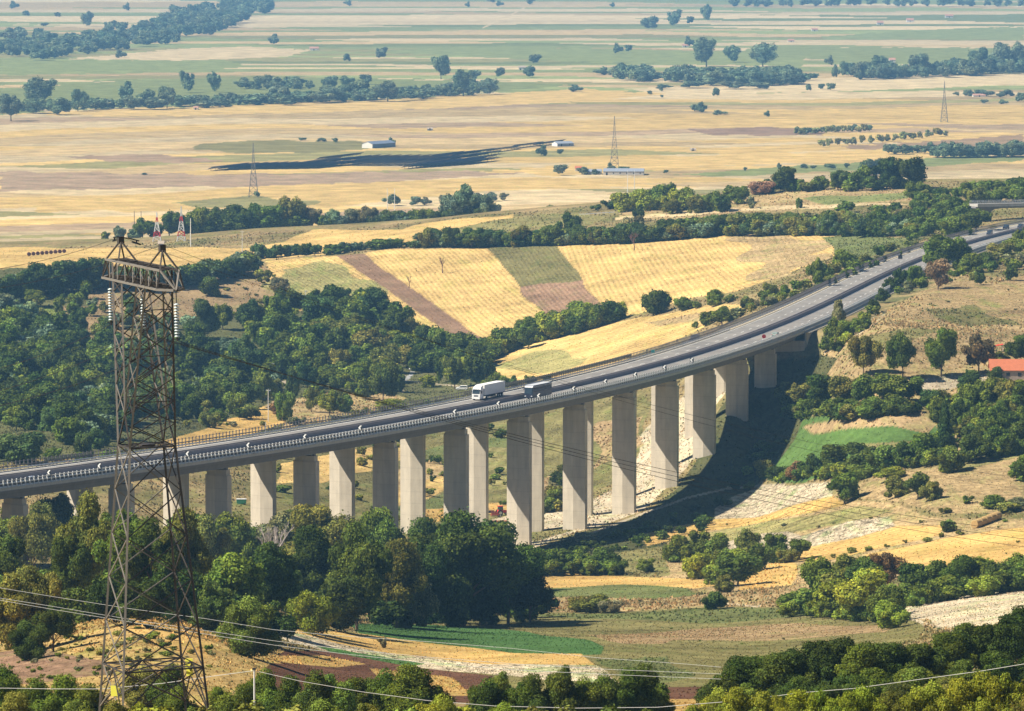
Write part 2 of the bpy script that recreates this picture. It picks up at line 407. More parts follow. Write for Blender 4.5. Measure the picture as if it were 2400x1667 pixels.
 ([(1150,1320),(1400,1312),(1545,1322),(1560,1335),(1450,1345),(1180,1346)], MID*1.1, .3, (1200,1330), (1560,1330), 4, .06, 900, 1350, 4),
 ([(1150,1344),(1450,1343),(1600,1330),(1800,1310),(1780,1350),(1700,1368),(1500,1372),(1150,1375)], TAN*1.05, .5, None, None, 0, 0, 900, 1350, 5),
 ([(1150,1374),(1500,1370),(1700,1362),(1830,1358),(2000,1380),(2090,1400),(2060,1430),(1960,1460),(1760,1500),(1620,1640),(1470,1640),(1300,1600),(700,1500),(900,1400)], OLIVE*.98, .3, (1240,1400), (1900,1400), 9, .10, 560, 1200, 4),
 ([(1180,1378),(1500,1374),(1760,1362),(1850,1362),(1900,1380),(1600,1395),(1300,1392)], MID*1.0, .3, None, None, 0, 0, 560, 1200, 6),
 ([(1300,1425),(1500,1415),(1800,1400),(2000,1405),(1990,1420),(1700,1435),(1400,1442)], TANB*.95, .35, (1240,1420), (1900,1410), 8, .08, 560, 1200, 8),
 ([(1340,1480),(1500,1480),(1560,1520),(1480,1545),(1380,1510)], MID*1.0, .3, None, None, 0, 0, 560, 1200, 10),
 ([(780,1402),(950,1400),(1180,1420),(1330,1438),(1350,1450),(1345,1468),(1150,1468),(950,1446),(800,1425)], GREEN*1.15, .25, (850,1420), (1320,1455), 3, .08, 560, 1200, 4),
 ([(600,1405),(800,1421),(960,1443),(1150,1465),(1302,1466),(1342,1496),(1100,1492),(900,1474),(700,1440),(600,1418)], GOLD, .25, (700,1430), (1300,1480), 3, .12, 560, 1200, 2),
 ([(590,1412),(700,1428),(760,1445),(900,1472),(1100,1490),(1345,1496),(1400,1540),(1300,1530),(1100,1514),(900,1492),(740,1466),(640,1440)], CREAM*.85, .95, None, None, 0, 0, 560, 1200, 4),
 ([(700,1450),(800,1465),(960,1488),(900,1492),(740,1466)], GREEN*1.3, .7, None, None, 0, 0, 560, 1200, 4),
 ([(600,1455),(720,1462),(900,1490),(1100,1518),(1080,1580),(560,1580),(540,1480)], DBROWN, .3, (600,1490), (1100,1540), 2.5, .12, 450, 1000, 4),
 ([(560,1470),(720,1470),(820,1490),(760,1497),(600,1485)], GOLD*.95, .3, None, None, 0, 0, 450, 1000, 3),
 ([(830,1500),(1000,1520),(1080,1560),(960,1560),(860,1530)], GOLD*.85, .3, None, None, 0, 0, 450, 1000, 4),
 ([(1400,1545),(1700,1540),(1700,1570),(1380,1568)], DBROWN, .3, None, None, 0, 0, 450, 900, 4),
 ([(1380,1568),(1640,1568),(1640,1640),(1380,1640)], GOLD*.8, .3, None, None, 0, 0, 400, 900, 4),
 ([(-200,1440),(60,1410),(130,1362),(300,1358),(430,1380),(500,1430),(640,1455),(560,1560),(400,1600),(-200,1600)], STRAW*.72, .5, None, None, 0, 0, 430, 860, 6),
 ([(270,1385),(430,1382),(490,1430),(470,1480),(330,1440)], GOLD*.95, .45, None, None, 0, 0, 430, 860, 12),
 ([(-200,1470),(100,1455),(220,1480),(260,1520),(100,1540),(-200,1540)], BROWN*1.1, .45, (0,1480), (200,1500), 3, .08, 430, 860, 12),
 ([(2020,1372),(2060,1348),(2298,1322),(2500,1310),(2500,1460),(2298,1440),(2150,1422),(2050,1398)], CREAM*.9, .5, (2060,1360), (2298,1335), 3, .14, 600, 1200, 3),
 ([(2030,1386),(2160,1412),(2298,1400),(2298,1440),(2150,1425)], TAN*1.15, .5, None, None, 0, 0, 600, 1200, 6),
]
# thin tracks: polyline, width px, colour
TRACKS = [
 ([(1958,790),(1965,770),(2000,735),(2025,690),(2050,668)], 0, SAND, 0),
 ([(1848,790),(1900,752),(1950,722),(1972,700),(1978,680),(1990,668),(2008,660)], 2.3, SAND*.9, 1300),
 ([(1850,795),(1910,760),(1962,727),(1988,700),(1995,682),(2004,668)], 2.3, SAND*.9, 1300),
 ([(1700,1105),(1780,1092),(1600,1130),(1450,1170),(1330,1195)], 0, SAND, 0),
 ([(1320,1200),(1450,1150),(1540,1118),(1640,1095),(1760,1087)], 5, SAND*.75, 1200),
 ([(2036,1388),(2080,1400),(2150,1419)], 4, SAND, 600),
 ([(-60,925),(60,920),(160,912),(330,905),(470,878),(560,868),(700,850),(860,845),(890,860),(905,880)], 7, SAND*.62, 1600),
 ([(1110,28),(1085,60)], 0, SAND, 0),
 ([(905,858),(925,838),(930,822),(960,800),(985,790)], 8, np.array([.35,.34,.33]), 1600),
 ([(880,852),(940,858),(1040,868),(1090,872)], 3, SAND*.8, 1600),
 ([(640,788),(760,795),(900,792),(950,800)], 5, SAND*.7, 1600),
 ([(1085,62),(1110,50),(1150,32),(1175,18)], 3, PALE, 4000),
 ([(1600,1352),(1700,1362),(1712,1356)], 2.5, SAND, 800),
]

def plain_colour(X, D, rng):
    out = np.zeros(X.shape + (3,)); mot = np.full(X.shape, .25)
    near = [STRAW*1.05, PALE*.95, PALE*1.0, STRAW*1.0, PALE*.85, STRAW*.95, TAN*1.3, TAN*1.2, TAN*1.5, TAN*1.1*[1,.97,1.15], OLIVE*1.45, STRAW*.9]
    far = [MID*1.5, MID*1.3, PALE*.85, MID*2.0, PALE*.95, TAN*1.3, MID*1.8, PALE, MID*1.7, OLIVE*1.4, TAN*1.6]
    wob = 60 * np.sin(X / 210 + D / 900) + 35 * np.sin(X / 90 + D / 350 + 1) + 12 * np.sin(X / 33 + D / 130)
    k = smooth(5200, 6200, D)
    Dw = D - (0.42 - .36 * k) * X + wob * (1 - .75 * k) * (D / 4500)
    b = [2300.0]
    while b[-1] < 60000:
        px = rng.uniform(6, 17) if b[-1] < 5600 else rng.uniform(3.0, 8.5)
        b.append(b[-1] + px * b[-1] ** 2 / (200 * F))
    b = np.array(b)
    idx = np.clip(np.searchsorted(b, Dw) - 1, 0, len(b) - 2)
    nst = len(b)
    segx = [np.concatenate([[-1e6], np.cumsum(rng.uniform(120, 620, 80)) * (b[i] / 4500) - 20000 * (b[i] / 4500) * .6, [1e6]]) for i in range(nst)]
    cols = []
    for i in range(nst):
        pal = far if b[i] > 5750 else near
        c = rng.randint(0, len(pal), 90)
        cols.append(np.array([np.array(pal[j]) * rng.uniform(.88, 1.1) for j in c]))
    fl = idx.ravel(); xs = X.ravel() + 0.8 * (Dw.ravel() - b[fl]); o = np.zeros((fl.size, 3))
    for i in np.unique(fl):
        m = fl == i
        o[m] = cols[i][np.clip(np.searchsorted(segx[i], xs[m]), 0, 89)]
    out[:] = o.reshape(out.shape)
    return out, mot

PLAIN_FIELDS = [
 ([(-50,195),(40,200),(150,190),(260,180),(600,172),(900,178),(1100,182),(1320,190),(1080,208),(700,232),(400,240),(150,245),(-50,262)], MID*1.5, .3, 5),
 ([(-50,130),(200,128),(500,134),(560,150),(300,165),(-50,170)], MID*1.7, .3, 2),
 ([(150,133),(420,108),(560,105),(700,112),(640,128),(400,136)], PALE*.95, .2, 2),
 ([(640,110),(1000,125),(1300,140),(1800,150),(1810,120),(1300,108),(1050,105),(800,118)], MID*1.7, .2, 2),
 ([(1840,82),(2100,66),(2298,60),(2298,90),(2060,88),(1860,90)], MID*1.7, .2, 2),
 ([(2050,140),(2298,136),(2298,108),(1700,105),(1650,118),(1900,140)], MID*1.6, .2, 2),
 ([(1400,198),(1700,195),(1830,180),(1900,175),(2298,166),(2350,200),(2298,190),(1900,205),(1500,215)], PALE, .2, 2),
 ([(0,255),(400,240),(900,222),(1300,200),(1500,210),(1300,230),(800,250),(300,262)], STRAW*.98, .25, 3),
 ([(450,322),(560,315),(800,318),(880,330),(700,342),(560,345),(430,335)], OLIVE*1.1, .2, 3),
 ([(150,352),(300,345),(420,352),(520,362),(380,366),(250,362)], TAN*1.0*np.array([1,.95,1.2]), .2, 3),
 ([(1540,290),(1700,286),(1850,288),(1850,304),(1600,304)], TAN*.8*np.array([1,.9,1.2]), .2, 3),
 ([(1880,330),(2060,318),(2298,300),(2298,330),(2000,345)], TAN*.9*np.array([1,.92,1.1]), .25, 4),
 ([(1600,388),(1800,372),(2000,360),(2160,350),(2298,352),(2298,362),(2000,378),(1700,395),(1500,394)], MID*1.5, .25, 3),
 ([(1080,385),(1500,352),(2298,325),(2298,345),(1700,368),(1250,395)], STRAW, .25, 4),
 ([(0,385),(500,392),(1000,384),(1200,390),(700,415),(200,425),(0,430)], TAN*1.05*np.array([1,.97,1.25]), .3, 4),
 ([(0,450),(300,440),(700,440),(1000,420),(1100,430),(700,470),(100,476)], STRAW*.95, .3, 5),
 ([(380,455),(560,440),(720,455),(560,475)], OLIVE*1.35, .3, 5),
]

def build_ground():
    d1 = np.geomspace(270, 640, 300)
    d2 = np.geomspace(640, 2480, 1080)[1:]
    d3 = [2480.0]
    while d3[-1] < 13500: d3.append(d3[-1] + max(5.5, 1.7 * d3[-1] ** 2 / (200 * F)))
    D = np.concatenate([[8, 60, 130, 190, 235], d1, d2, d3[1:], np.geomspace(13500, 90000, 14)[1:]])
    u = np.concatenate([[-1.4, -.9, -.55, -.35, -.25, -.19, -.155, -.135, -.12, -.112, -.107], np.linspace(-.1035, .1035, 760), [.107, .112, .12, .135, .155, .19, .25, .35, .55, .9, 1.4]])
    DD, UU = np.meshgrid(D, u, indexing='ij')
    X = UU * DD
    Z = height(X, DD)
    nr, nc = DD.shape
    px, py, _ = project(X, DD, Z)
    px = px / S; py = py / S
    rng = np.random.RandomState(5)
    col = np.zeros((nr, nc, 3)); mot = np.full((nr, nc), .45); fur = np.zeros((nr, nc, 3))
    col[:] = OLIVE * .95
    # broad patches of greener and drier grass
    n1 = np.sin(X / 19 + np.sin(DD / 31) * 2) * np.sin(DD / 27 + np.sin(X / 23) * 2)
    n2 = np.sin(X / 7.3 + np.sin(DD / 9) * 2 + 1) * np.sin(DD / 11 + np.sin(X / 8) * 2 + 2)
    t = np.clip(.5 + .4 * n1 + .25 * n2, 0, 1)[..., None]
    col = col * (1 - t) + (TAN * .95) * t
    far = DD > 2600
    pc, pm = plain_colour(X[far], DD[far], rng)
    col[far] = pc; mot[far] = pm
    # warped picture-of-the-map coordinates so that field edges are not ruled lines
    wx = np.sin(X / 13 + DD / 17) + .6 * np.sin(X / 5.1 - DD / 16.3)
    wy = np.sin(X / 11 - DD / 19 + 2) + .6 * np.sin(X / 4.7 + DD / 15.1 + 1)
    def paint(poly, c, mt, fdir, dmin, dmax, warp):
        pa = np.array(poly)
        r = (DD > dmin) & (DD < dmax) & (px > pa[:, 0].min() - 30) & (px < pa[:, 0].max() + 30) & (py > pa[:, 1].min() - 30) & (py < pa[:, 1].max() + 30)
        ii = np.nonzero(r)
        if not len(ii[0]): return
        m = in_poly(px[ii] + wx[ii] * warp, py[ii] + wy[ii] * warp * .45, poly)
        jj = (ii[0][m], ii[1][m])
        col[jj] = c; mot[jj] = mt
        fur[jj] = fdir
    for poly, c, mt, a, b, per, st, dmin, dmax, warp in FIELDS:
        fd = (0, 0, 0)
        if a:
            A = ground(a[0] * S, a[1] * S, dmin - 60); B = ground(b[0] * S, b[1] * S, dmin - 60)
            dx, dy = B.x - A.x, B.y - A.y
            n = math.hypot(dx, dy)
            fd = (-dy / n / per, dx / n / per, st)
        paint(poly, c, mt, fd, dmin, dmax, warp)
    for poly, c, mt, warp in PLAIN_FIELDS:
        paint(poly, c, mt, (0, 0, 0), 2600, 40000, warp)
    for pts, wd, c, dmin in TRACKS:
        if not wd: continue
        for (x0, y0), (x1, y1) in zip(pts[:-1], pts[1:]):
            r = (DD > dmin) & (px > min(x0, x1) - 12) & (px < max(x0, x1) + 12) & (py > min(y0, y1) - 12) & (py < max(y0, y1) + 12)
            ii = np.nonzero(r)
            ex, ey = x1 - x0, y1 - y0
            L2 = ex * ex + ey * ey
            t = np.clip(((px[ii] - x0) * ex + (py[ii] - y0) * ey) / L2, 0, 1)
            dd = np.hypot(px[ii] - x0 - t * ex + wx[ii] * .4, (py[ii] - y0 - t * ey + wy[ii] * .4))
            m = dd < wd / 2
            jj = (ii[0][m], ii[1][m])
            col[jj] = c; mot[jj] = .2; fur[jj] = 0
    # grassy verges beside the motorway
    ud, s = road_dist(X, DD)
    vm = (np.abs(ud) < 24) & (s > S_AB - 5) & (DD < 2500)
    vt = np.clip(.5 + .5 * n2[vm], 0, 1)[..., None]
    col[vm] = (DOL * 1.5) * (1 - vt) + TAN * vt
    global GRID
    GRID = (X, DD, Z, col, mot, fur, px * S, py * S, ud, s)
    me = bpy.data.meshes.new('ground')
    nv = nr * nc
    me.vertices.add(nv)
    me.vertices.foreach_set('co', np.stack([X, DD, Z], -1).reshape(-1).astype(np.float32))
    i = np.arange((nr - 1) * (nc - 1))
    a = (i // (nc - 1)) * nc + i % (nc - 1)
    q = np.stack([a, a + 1, a + nc + 1, a + nc], -1).astype(np.int32)
    me.loops.add(q.size); me.polygons.add(len(q))
    me.loops.foreach_set('vertex_index', q.reshape(-1))
    me.polygons.foreach_set('loop_start', np.arange(0, q.size, 4, dtype=np.int32))
    me.polygons.foreach_set('use_smooth', np.ones(len(q), bool))
    me.update(calc_edges=True)
    at = me.color_attributes.new('soil', 'FLOAT_COLOR', 'POINT')
    at.data.foreach_set('color', np.concatenate([col, mot[..., None]], -1).reshape(-1).astype(np.float32))
    at = me.color_attributes.new('furrow', 'FLOAT_COLOR', 'POINT')
    at.data.foreach_set('color', np.concatenate([fur, np.ones((nr, nc, 1))], -1).reshape(-1).astype(np.float32))
    o = bpy.data.objects.new('ground', me)
    C.objects.link(o)
    o['kind'] = 'structure'
    m, nt, b = nodemat('ground', 1.0, 0.0)
    N, L = nt.nodes, nt.links
    soil = N.new('ShaderNodeVertexColor'); soil.layer_name = 'soil'
    fu = N.new('ShaderNodeVertexColor'); fu.layer_name = 'furrow'
    geo = N.new('ShaderNodeNewGeometry')
    stretch = N.new('ShaderNodeMapping'); stretch.inputs['Scale'].default_value = (1, .34, 1)
    L.new(geo.outputs['Position'], stretch.inputs['Vector'])
    def noise(scale, detail, rough=.6):
        n = N.new('ShaderNodeTexNoise')
        n.inputs['Scale'].default_value = scale; n.inputs['Detail'].default_value = detail
        n.inputs['Roughness'].default_value = rough
        L.new(stretch.outputs[0] if scale > .1 else geo.outputs['Position'], n.inputs['Vector'])
        return n
    def math_(op, a, b=None, c=None):
        n = N.new('ShaderNodeMath'); n.operation = op
        for k, v in enumerate((a, b, c)):
            if v is None: continue
            if isinstance(v, (int, float)): n.inputs[k].default_value = v
            else: L.new(v, n.inputs[k])
        return n.outputs[0]
    nA = noise(0.035, 10, .68)     # fields: broad to fine
    nB = noise(0.8, 7, .75)        # clods, tussocks
    nC = noise(0.011, 4, .5)
    nD = noise(0.16, 5, .6)
    # furrows
    dot = N.new('ShaderNodeVectorMath'); dot.operation = 'DOT_PRODUCT'
    sep = N.new('ShaderNodeSeparateColor'); L.new(fu.outputs['Color'], sep.inputs[0])
    cmb = N.new('ShaderNodeCombineXYZ'); L.new(sep.outputs[0], cmb.inputs[0]); L.new(sep.outputs[1], cmb.inputs[1])
    L.new(cmb.outputs[0], dot.inputs[0]); L.new(geo.outputs['Position'], dot.inputs[1])
    ph = math_('MULTIPLY_ADD', dot.outputs['Value'], 6.2832, math_('MULTIPLY', nD.outputs['Fac'], .9))
    st = math_('MULTIPLY', math_('SINE', ph), sep.outputs[2])
    st2 = math_('MULTIPLY', math_('SINE', math_('MULTIPLY_ADD', ph, .37, math_('MULTIPLY', nC.outputs['Fac'], 5.0))), math_('MULTIPLY', sep.outputs[2], .35))
    fac = math_('ADD', math_('MULTIPLY', math_('SUBTRACT', nA.outputs['Fac'], .5), 1.9), math_('ADD', st, st2))
    clod = math_('MULTIPLY', math_('SUBTRACT', nB.outputs['Fac'], .5), math_('MULTIPLY', soil.outputs['Alpha'], 5.5))
    val = math_('MAXIMUM', math_('ADD', 1.0, math_('ADD', fac, clod)), .12)
    sc_ = N.new('ShaderNodeVectorMath'); sc_.operation = 'SCALE'
    # hue drift: some patches greener
    gr = N.new('ShaderNodeMix'); gr.data_type = 'RGBA'; gr.blend_type = 'MULTIPLY'
    L.new(soil.outputs['Color'], gr.inputs['A']); gr.inputs['B'].default_value = (.62, .92, .55, 1)
    gf = N.new('ShaderNodeMapRange'); gf.inputs['From Min'].default_value = .5; gf.inputs['From Max'].default_value = .72
    L.new(nD.outputs['Fac'], gf.inputs['Value'])
    L.new(math_('MULTIPLY', gf.outputs['Result'], math_('MULTIPLY', soil.outputs['Alpha'], 1.5)), gr.inputs['Factor'])
    L.new(gr.outputs['Result'], sc_.inputs[0]); L.new(val, sc_.inputs['Scale'])
    L.new(sc_.outputs[0], b.inputs['Base Color'])
    bp = N.new('ShaderNodeBump'); bp.inputs['Strength'].default_value = .55; bp.inputs['Distance'].default_value = .35
    L.new(math_('ADD', nB.outputs['Fac'], math_('MULTIPLY', st, 1.2)), bp.inputs['Height'])
    L.new(bp.outputs[0], b.inputs['Normal'])
    me.materials.append(m)
    return o
build_ground()

# ------------------------------------------------------------------ grass tufts and stubble standing on the ground
def build_grass(n):
    X, D, Z, col, mot, fur, px, py, ud, s = GRID
    ok = (D > 400) & (D < 2460) & (px > -60) & (px < 2460) & (col.sum(-1) < 1.42) & ~((np.abs(ud) < 23) & (s > S_AB - 4))
    # the side turned to the viewer only
    vis = np.ones_like(ok); vis[1:] = py[1:] < py[:-1] + .6
    ii = np.flatnonzero(ok & vis)
    rng = np.random.RandomState(8)
    patch = .5 + .5 * np.sin(X.ravel()[ii] / 9 + np.sin(D.ravel()[ii] / 21) * 2) * np.sin(D.ravel()[ii] / 17 + np.sin(X.ravel()[ii] / 6) * 2)
    wgt = np.where(mot.ravel()[ii] > .33, .25 + patch ** 2, .35)
    pick = rng.choice(len(ii), n, replace=False, p=wgt / wgt.sum())
    k = ii[pick]
    x = X.ravel()[k]; d = D.ravel()[k]; z = Z.ravel()[k]
    step = d * .0016
    jx = rng.uniform(-.5, .5, n) * step * .35; jd = rng.uniform(-.5, .5, n) * step
    nc = X.shape[1]
    k2 = np.minimum(k + nc, X.size - 1); k3 = np.minimum(k + 1, X.size - 1)
    dz = (Z.ravel()[k2] - z) / np.maximum(D.ravel()[k2] - d, .1)
    dzx = (Z.ravel()[k3] - z) / np.maximum(X.ravel()[k3] - x, .05)
    dz = dz + (x / d) * 0
    x = x + jx; d = d + jd; z = z + jd * dz + jx * dzx - .04
    m = mot.ravel()[k]
    crop = np.hypot(fur[..., 0].ravel()[k], fur[..., 1].ravel()[k]) > 0
    h = np.where(crop | (m > .6), rng.uniform(.12, .30, n), rng.uniform(.2, .62, n) * (.55 + .8 * np.minimum(m, .55))) * (.62 + d / 3000) * np.clip(d / 950, .38, 1)
    wd = h * rng.uniform(.5, 1.0, n)
    a = rng.uniform(0, np.pi, n)
    V = np.zeros((n, 6, 3))
    for t, off in ((0, 0.0), (3, 1.57)):
        ca, sa = np.cos(a + off) * wd, np.sin(a + off) * wd
        lean = rng.normal(size=(n, 2)) * .22 * h[:, None]
        V[:, t] = np.stack([x - ca, d - sa, z], 1); V[:, t + 1] = np.stack([x + ca, d + sa, z], 1)
        V[:, t + 2] = np.stack([x + lean[:, 0], d + lean[:, 1], z + h], 1)
    c = col.reshape(-1, 3)[k]
    tone = np.exp(rng.normal(size=n) * (.15 + .2 * m))
    hue = rng.normal(size=n) * .10
    c = c * np.where(m > .6, .85, 1.3)[:, None] * tone[:, None] * np.stack([1 + hue, np.ones(n), 1 - hue * .6], 1)
    green = rng.rand(n) < m * .2
    c[green] = np.array([.09, .115, .035]) * tone[green][:, None]
    C4 = np.concatenate([np.repeat(c, 6, 0), np.ones((n * 6, 1))], 1)
    me = bpy.data.meshes.new('dry_grass')
    me.vertices.add(n * 6); me.vertices.foreach_set('co', V.reshape(-1).astype(np.float32))
    me.loops.add(n * 6); me.polygons.add(n * 2)
    me.loops.foreach_set('vertex_index', np.arange(n * 6, dtype=np.int32))
    me.polygons.foreach_set('loop_start', np.arange(0, n * 6, 3, dtype=np.int32))
    me.update(calc_edges=True)
    at = me.color_attributes.new('leaf', 'FLOAT_COLOR', 'POINT'); at.data.foreach_set('color', C4.reshape(-1).astype(np.float32))
    m_, nt, b = nodemat('dry_grass', 1.0, 0.0)
    vc = nt.nodes.new('ShaderNodeVertexColor'); vc.layer_name = 'leaf'
    nt.links.new(vc.outputs[0], b.inputs['Base Color'])
    me.materials.append(m_)
    o = bpy.data.objects.new('dry_grass', me); C.objects.link(o); o['kind'] = 'stuff'
build_grass(150000)

# ------------------------------------------------------------------ haze
def build_haze():
    mb = MB().box((0, 45000, 105), (150000, 91000, 226))
    m = bpy.data.materials.new('haze'); m.use_nodes = True
    nt = m.node_tree
    nt.nodes.remove(nt.nodes['Principled BSDF'])
    v = nt.nodes.new('ShaderNodeVolumePrincipled')
    v.inputs['Color'].default_value = (.30, .63, 1.0, 1)
    v.inputs['Density'].default_value = HAZE
    v.inputs['Anisotropy'].default_value = 0.0
    nt.links.new(v.outputs[0], nt.nodes['Material Output'].inputs['Volume'])
    o = mb.build('haze', m)
    o['kind'] = 'stuff'
    return o
HAZE = 6.5e-5
build_haze()
# ------------------------------------------------------------------ materials for made things
def concrete(name, col, streak=.18):
    m, nt, b = nodemat(name, .9, .15)
    N, L = nt.nodes, nt.links
    geo = N.new('ShaderNodeNewGeometry')
    mp = N.new('ShaderNodeMapping'); mp.inputs['Scale'].default_value = (.55, .55, .07)
    L.new(geo.outputs['Position'], mp.inputs['Vector'])
    n = N.new('ShaderNodeTexNoise'); n.inputs['Scale'].default_value = 1.6; n.inputs['Detail'].default_value = 8; n.inputs['Roughness'].default_value = .65
    L.new(mp.outputs[0], n.inputs['Vector'])
    n2 = N.new('ShaderNodeTexNoise'); n2.inputs['Scale'].default_value = .35; n2.inputs['Detail'].default_value = 8
    L.new(geo.outputs['Position'], n2.inputs['Vector'])
    sp = N.new('ShaderNodeSeparateXYZ'); L.new(geo.outputs['Position'], sp.inputs[0])
    md = N.new('ShaderNodeMath'); md.operation = 'FRACT'
    dv = N.new('ShaderNodeMath'); dv.operation = 'DIVIDE'; dv.inputs[1].default_value = 3.1
    L.new(sp.outputs[2], dv.inputs[0]); L.new(dv.outputs[0], md.inputs[0])
    lt = N.new('ShaderNodeMath'); lt.operation = 'LESS_THAN'; lt.inputs[1].default_value = .06
    L.new(md.outputs[0], lt.inputs[0])
    a = N.new('ShaderNodeMath'); a.operation = 'MULTIPLY_ADD'; a.inputs[1].default_value = streak * 2.6; a.inputs[2].default_value = 1 - streak * 1.9
    L.new(n.outputs['Fac'], a.inputs[0])
    a2 = N.new('ShaderNodeMath'); a2.operation = 'MULTIPLY_ADD'; a2.inputs[1].default_value = streak * 1.4
    L.new(n2.outputs['Fac'], a2.inputs[0]); L.new(a.outputs[0], a2.inputs[2])
    a3 = N.new('ShaderNodeMath'); a3.operation = 'MULTIPLY_ADD'; a3.inputs[1].default_value = -.10
    L.new(lt.outputs[0], a3.inputs[0]); L.new(a2.outputs[0], a3.inputs[2])
    s = N.new('ShaderNodeVectorMath'); s.operation = 'SCALE'; s.inputs[0].default_value = col
    L.new(a3.outputs[0], s.inputs['Scale']); L.new(s.outputs[0], b.inputs['Base Color'])
    bp = N.new('ShaderNodeBump'); bp.inputs['Strength'].default_value = .3; bp.inputs['Distance'].default_value = .08
    L.new(n2.outputs['Fac'], bp.inputs['Height']); L.new(bp.outputs[0], b.inputs['Normal'])
    return m
M = {}
M['pier'] = concrete('pier_concrete', (.56, .49, .385), .24)
M['deck'] = concrete('deck_concrete', (.22, .205, .20), .2)
M['kerb'] = concrete('kerb_concrete', (.46, .43, .38), .2)
M['barrier'] = concrete('barrier_concrete', (.27, .24, .24), .15)
M['zinc'] = simple('galvanised_steel', (.74, .73, .70), .6, .4, 0)
M['dkzinc'] = simple('dark_rail_steel', (.14, .125, .12), .7, .3)
M['white'] = simple('white_paint', (.78, .77, .73), .7)
M['black'] = simple('black_rubber', (.02, .02, .022), .8)
M['glass'] = simple('dark_glass', (.03, .045, .06), .12, .6)
M['red'] = simple('red_paint', (.62, .05, .04), .6)

def asphalt():
    m, nt, b = nodemat('asphalt', .85, .25)
    N, L = nt.nodes, nt.links
    geo = N.new('ShaderNodeNewGeometry')
    n = N.new('ShaderNodeTexNoise'); n.inputs['Scale'].default_value = .09; n.inputs['Detail'].default_value = 9; n.inputs['Roughness'].default_value = .7
    L.new(geo.outputs['Position'], n.inputs['Vector'])
    cr = N.new('ShaderNodeValToRGB')
    cr.color_ramp.elements[0].position = .3; cr.color_ramp.elements[0].color = (.17, .16, .15, 1)
    cr.color_ramp.elements[1].position = .72; cr.color_ramp.elements[1].color = (.33, .30, .265, 1)
    L.new(n.outputs['Fac'], cr.inputs[0]); L.new(cr.outputs[0], b.inputs['Base Color'])
    return m
M['asphalt'] = asphalt()
M['gravel'] = simple('shoulder_gravel', (.52, .45, .33), 1, 0, 0, .25, .8)

def sweep(profile, s0, s1, step, closed=True, caps=True):
    n = max(2, int(math.ceil((s1 - s0) / step)) + 1)
    mb = MB(); k = len(profile)
    for i in range(n):
        s = s0 + (s1 - s0) * i / (n - 1)
        for u, z in profile:
            X, D, _, _ = line_at(s, u)
            mb.v.append((X, D, z))
    for i in range(n - 1):
        for j in range(k if closed else k - 1):
            j2 = (j + 1) % k
            mb.f.append((i * k + j, i * k + j2, (i + 1) * k + j2, (i + 1) * k + j))
    if closed and caps:
        mb.f.append(tuple(range(k))[::-1]); mb.f.append(tuple((n - 1) * k + j for j in range(k)))
    return mb

def place(o, s, u, z, flip=False):
    X, D, dx, dy = line_at(s, u)
    o.location = (X, D, z)
    o.rotation_euler = (0, 0, math.atan2(dy, dx) + (math.pi if flip else 0))
    return o

# ------------------------------------------------------------------ motorway surface and paint
sweep([(-18.0, 70.012), (-7.3, 70.012)], S_BEG, S_END, 6, False).build('road', M['asphalt'])['kind'] = 'structure'
sweep([(-5.5, 70.012), (5.1, 70.012)], S_BEG, S_END, 6, False).build('road', M['asphalt'])['kind'] = 'structure'
sweep([(-7.3, 69.9), (-5.5, 69.9)], S_AB, S_END, 8, False).build('median_strip', M['gravel'])['kind'] = 'structure'
sweep([(-22.5, 69.46), (-18.0, 70.008)], S_AB, S_END, 8, False).build('road_shoulder', M['gravel'])['kind'] = 'structure'
sweep([(5.1, 70.008), (7.6, 69.46)], S_AB, S_END, 8, False).build('road_shoulder', M['gravel'])['kind'] = 'structure'
sweep([(-18.0, 70.018), (-16.95, 70.018)], s_of_D(1430), S_END, 6, False).build('road_shoulder', M['gravel'])['kind'] = 'structure'
mk = MB()
for u in (-16.7, -8.1, -6.0 + 1.2, 4.35):
    t = sweep([(u - .18, 70.024), (u + .18, 70.024)], S_BEG, S_END, 6, False); mk.add(t.v, t.f)
for uc in (-12.3, -.3, -15.4):
    if uc == -15.4: continue
    s = S_BEG
    while s < S_END:
        t = sweep([(uc - .11, 70.024), (uc + .11, 70.024)], s, s + 4.5, 4.5, False); mk.add(t.v, t.f); s += 12
mk.build('road_marking', M['white'])['kind'] = 'structure'

# ------------------------------------------------------------------ the viaduct
via = empty('viaduct', tuple(line_at(s_of_D(1355), 0)[:2]) + (float(height(0, 1355)),))
tagit(via, 'long curved concrete motorway viaduct on two rows of tall hexagonal piers', 'viaduct')
def vpart(o):
    o.parent = via
    o.matrix_parent_inverse = via.matrix_world.inverted() if False else Matrix.Translation(-Vector(via.location))
    return o
def box_deck(uc, e0, e1):
    return [(e0, 70.0), (e0, 69.25), (uc - 3.5, 68.95), (uc - 2.9, 67.15), (uc + 2.9, 67.15), (uc + 3.5, 68.95), (e1, 69.25), (e1, 70.0)][::-1]
vpart(sweep(box_deck(0, -5.9, 5.75), S_BEG, S_AB, 6).build('deck', M['deck']))
vpart(sweep(box_deck(-12.8, -18.55, -6.9), S_BEG, S_AB, 6).build('deck', M['deck']))
vpart(sweep([(5.15, 70.0), (5.15, 70.16), (5.82, 70.16), (5.82, 69.5), (5.75, 69.5), (5.75, 70.0)][::-1], S_BEG, S_AB, 6).build('kerb', M['kerb']))
vpart(sweep([(-18.62, 69.5), (-18.62, 70.16), (-18.0, 70.16), (-18.0, 70.0), (-18.55, 70.0), (-18.55, 69.5)][::-1], S_BEG, S_AB, 6).build('kerb', M['kerb']))

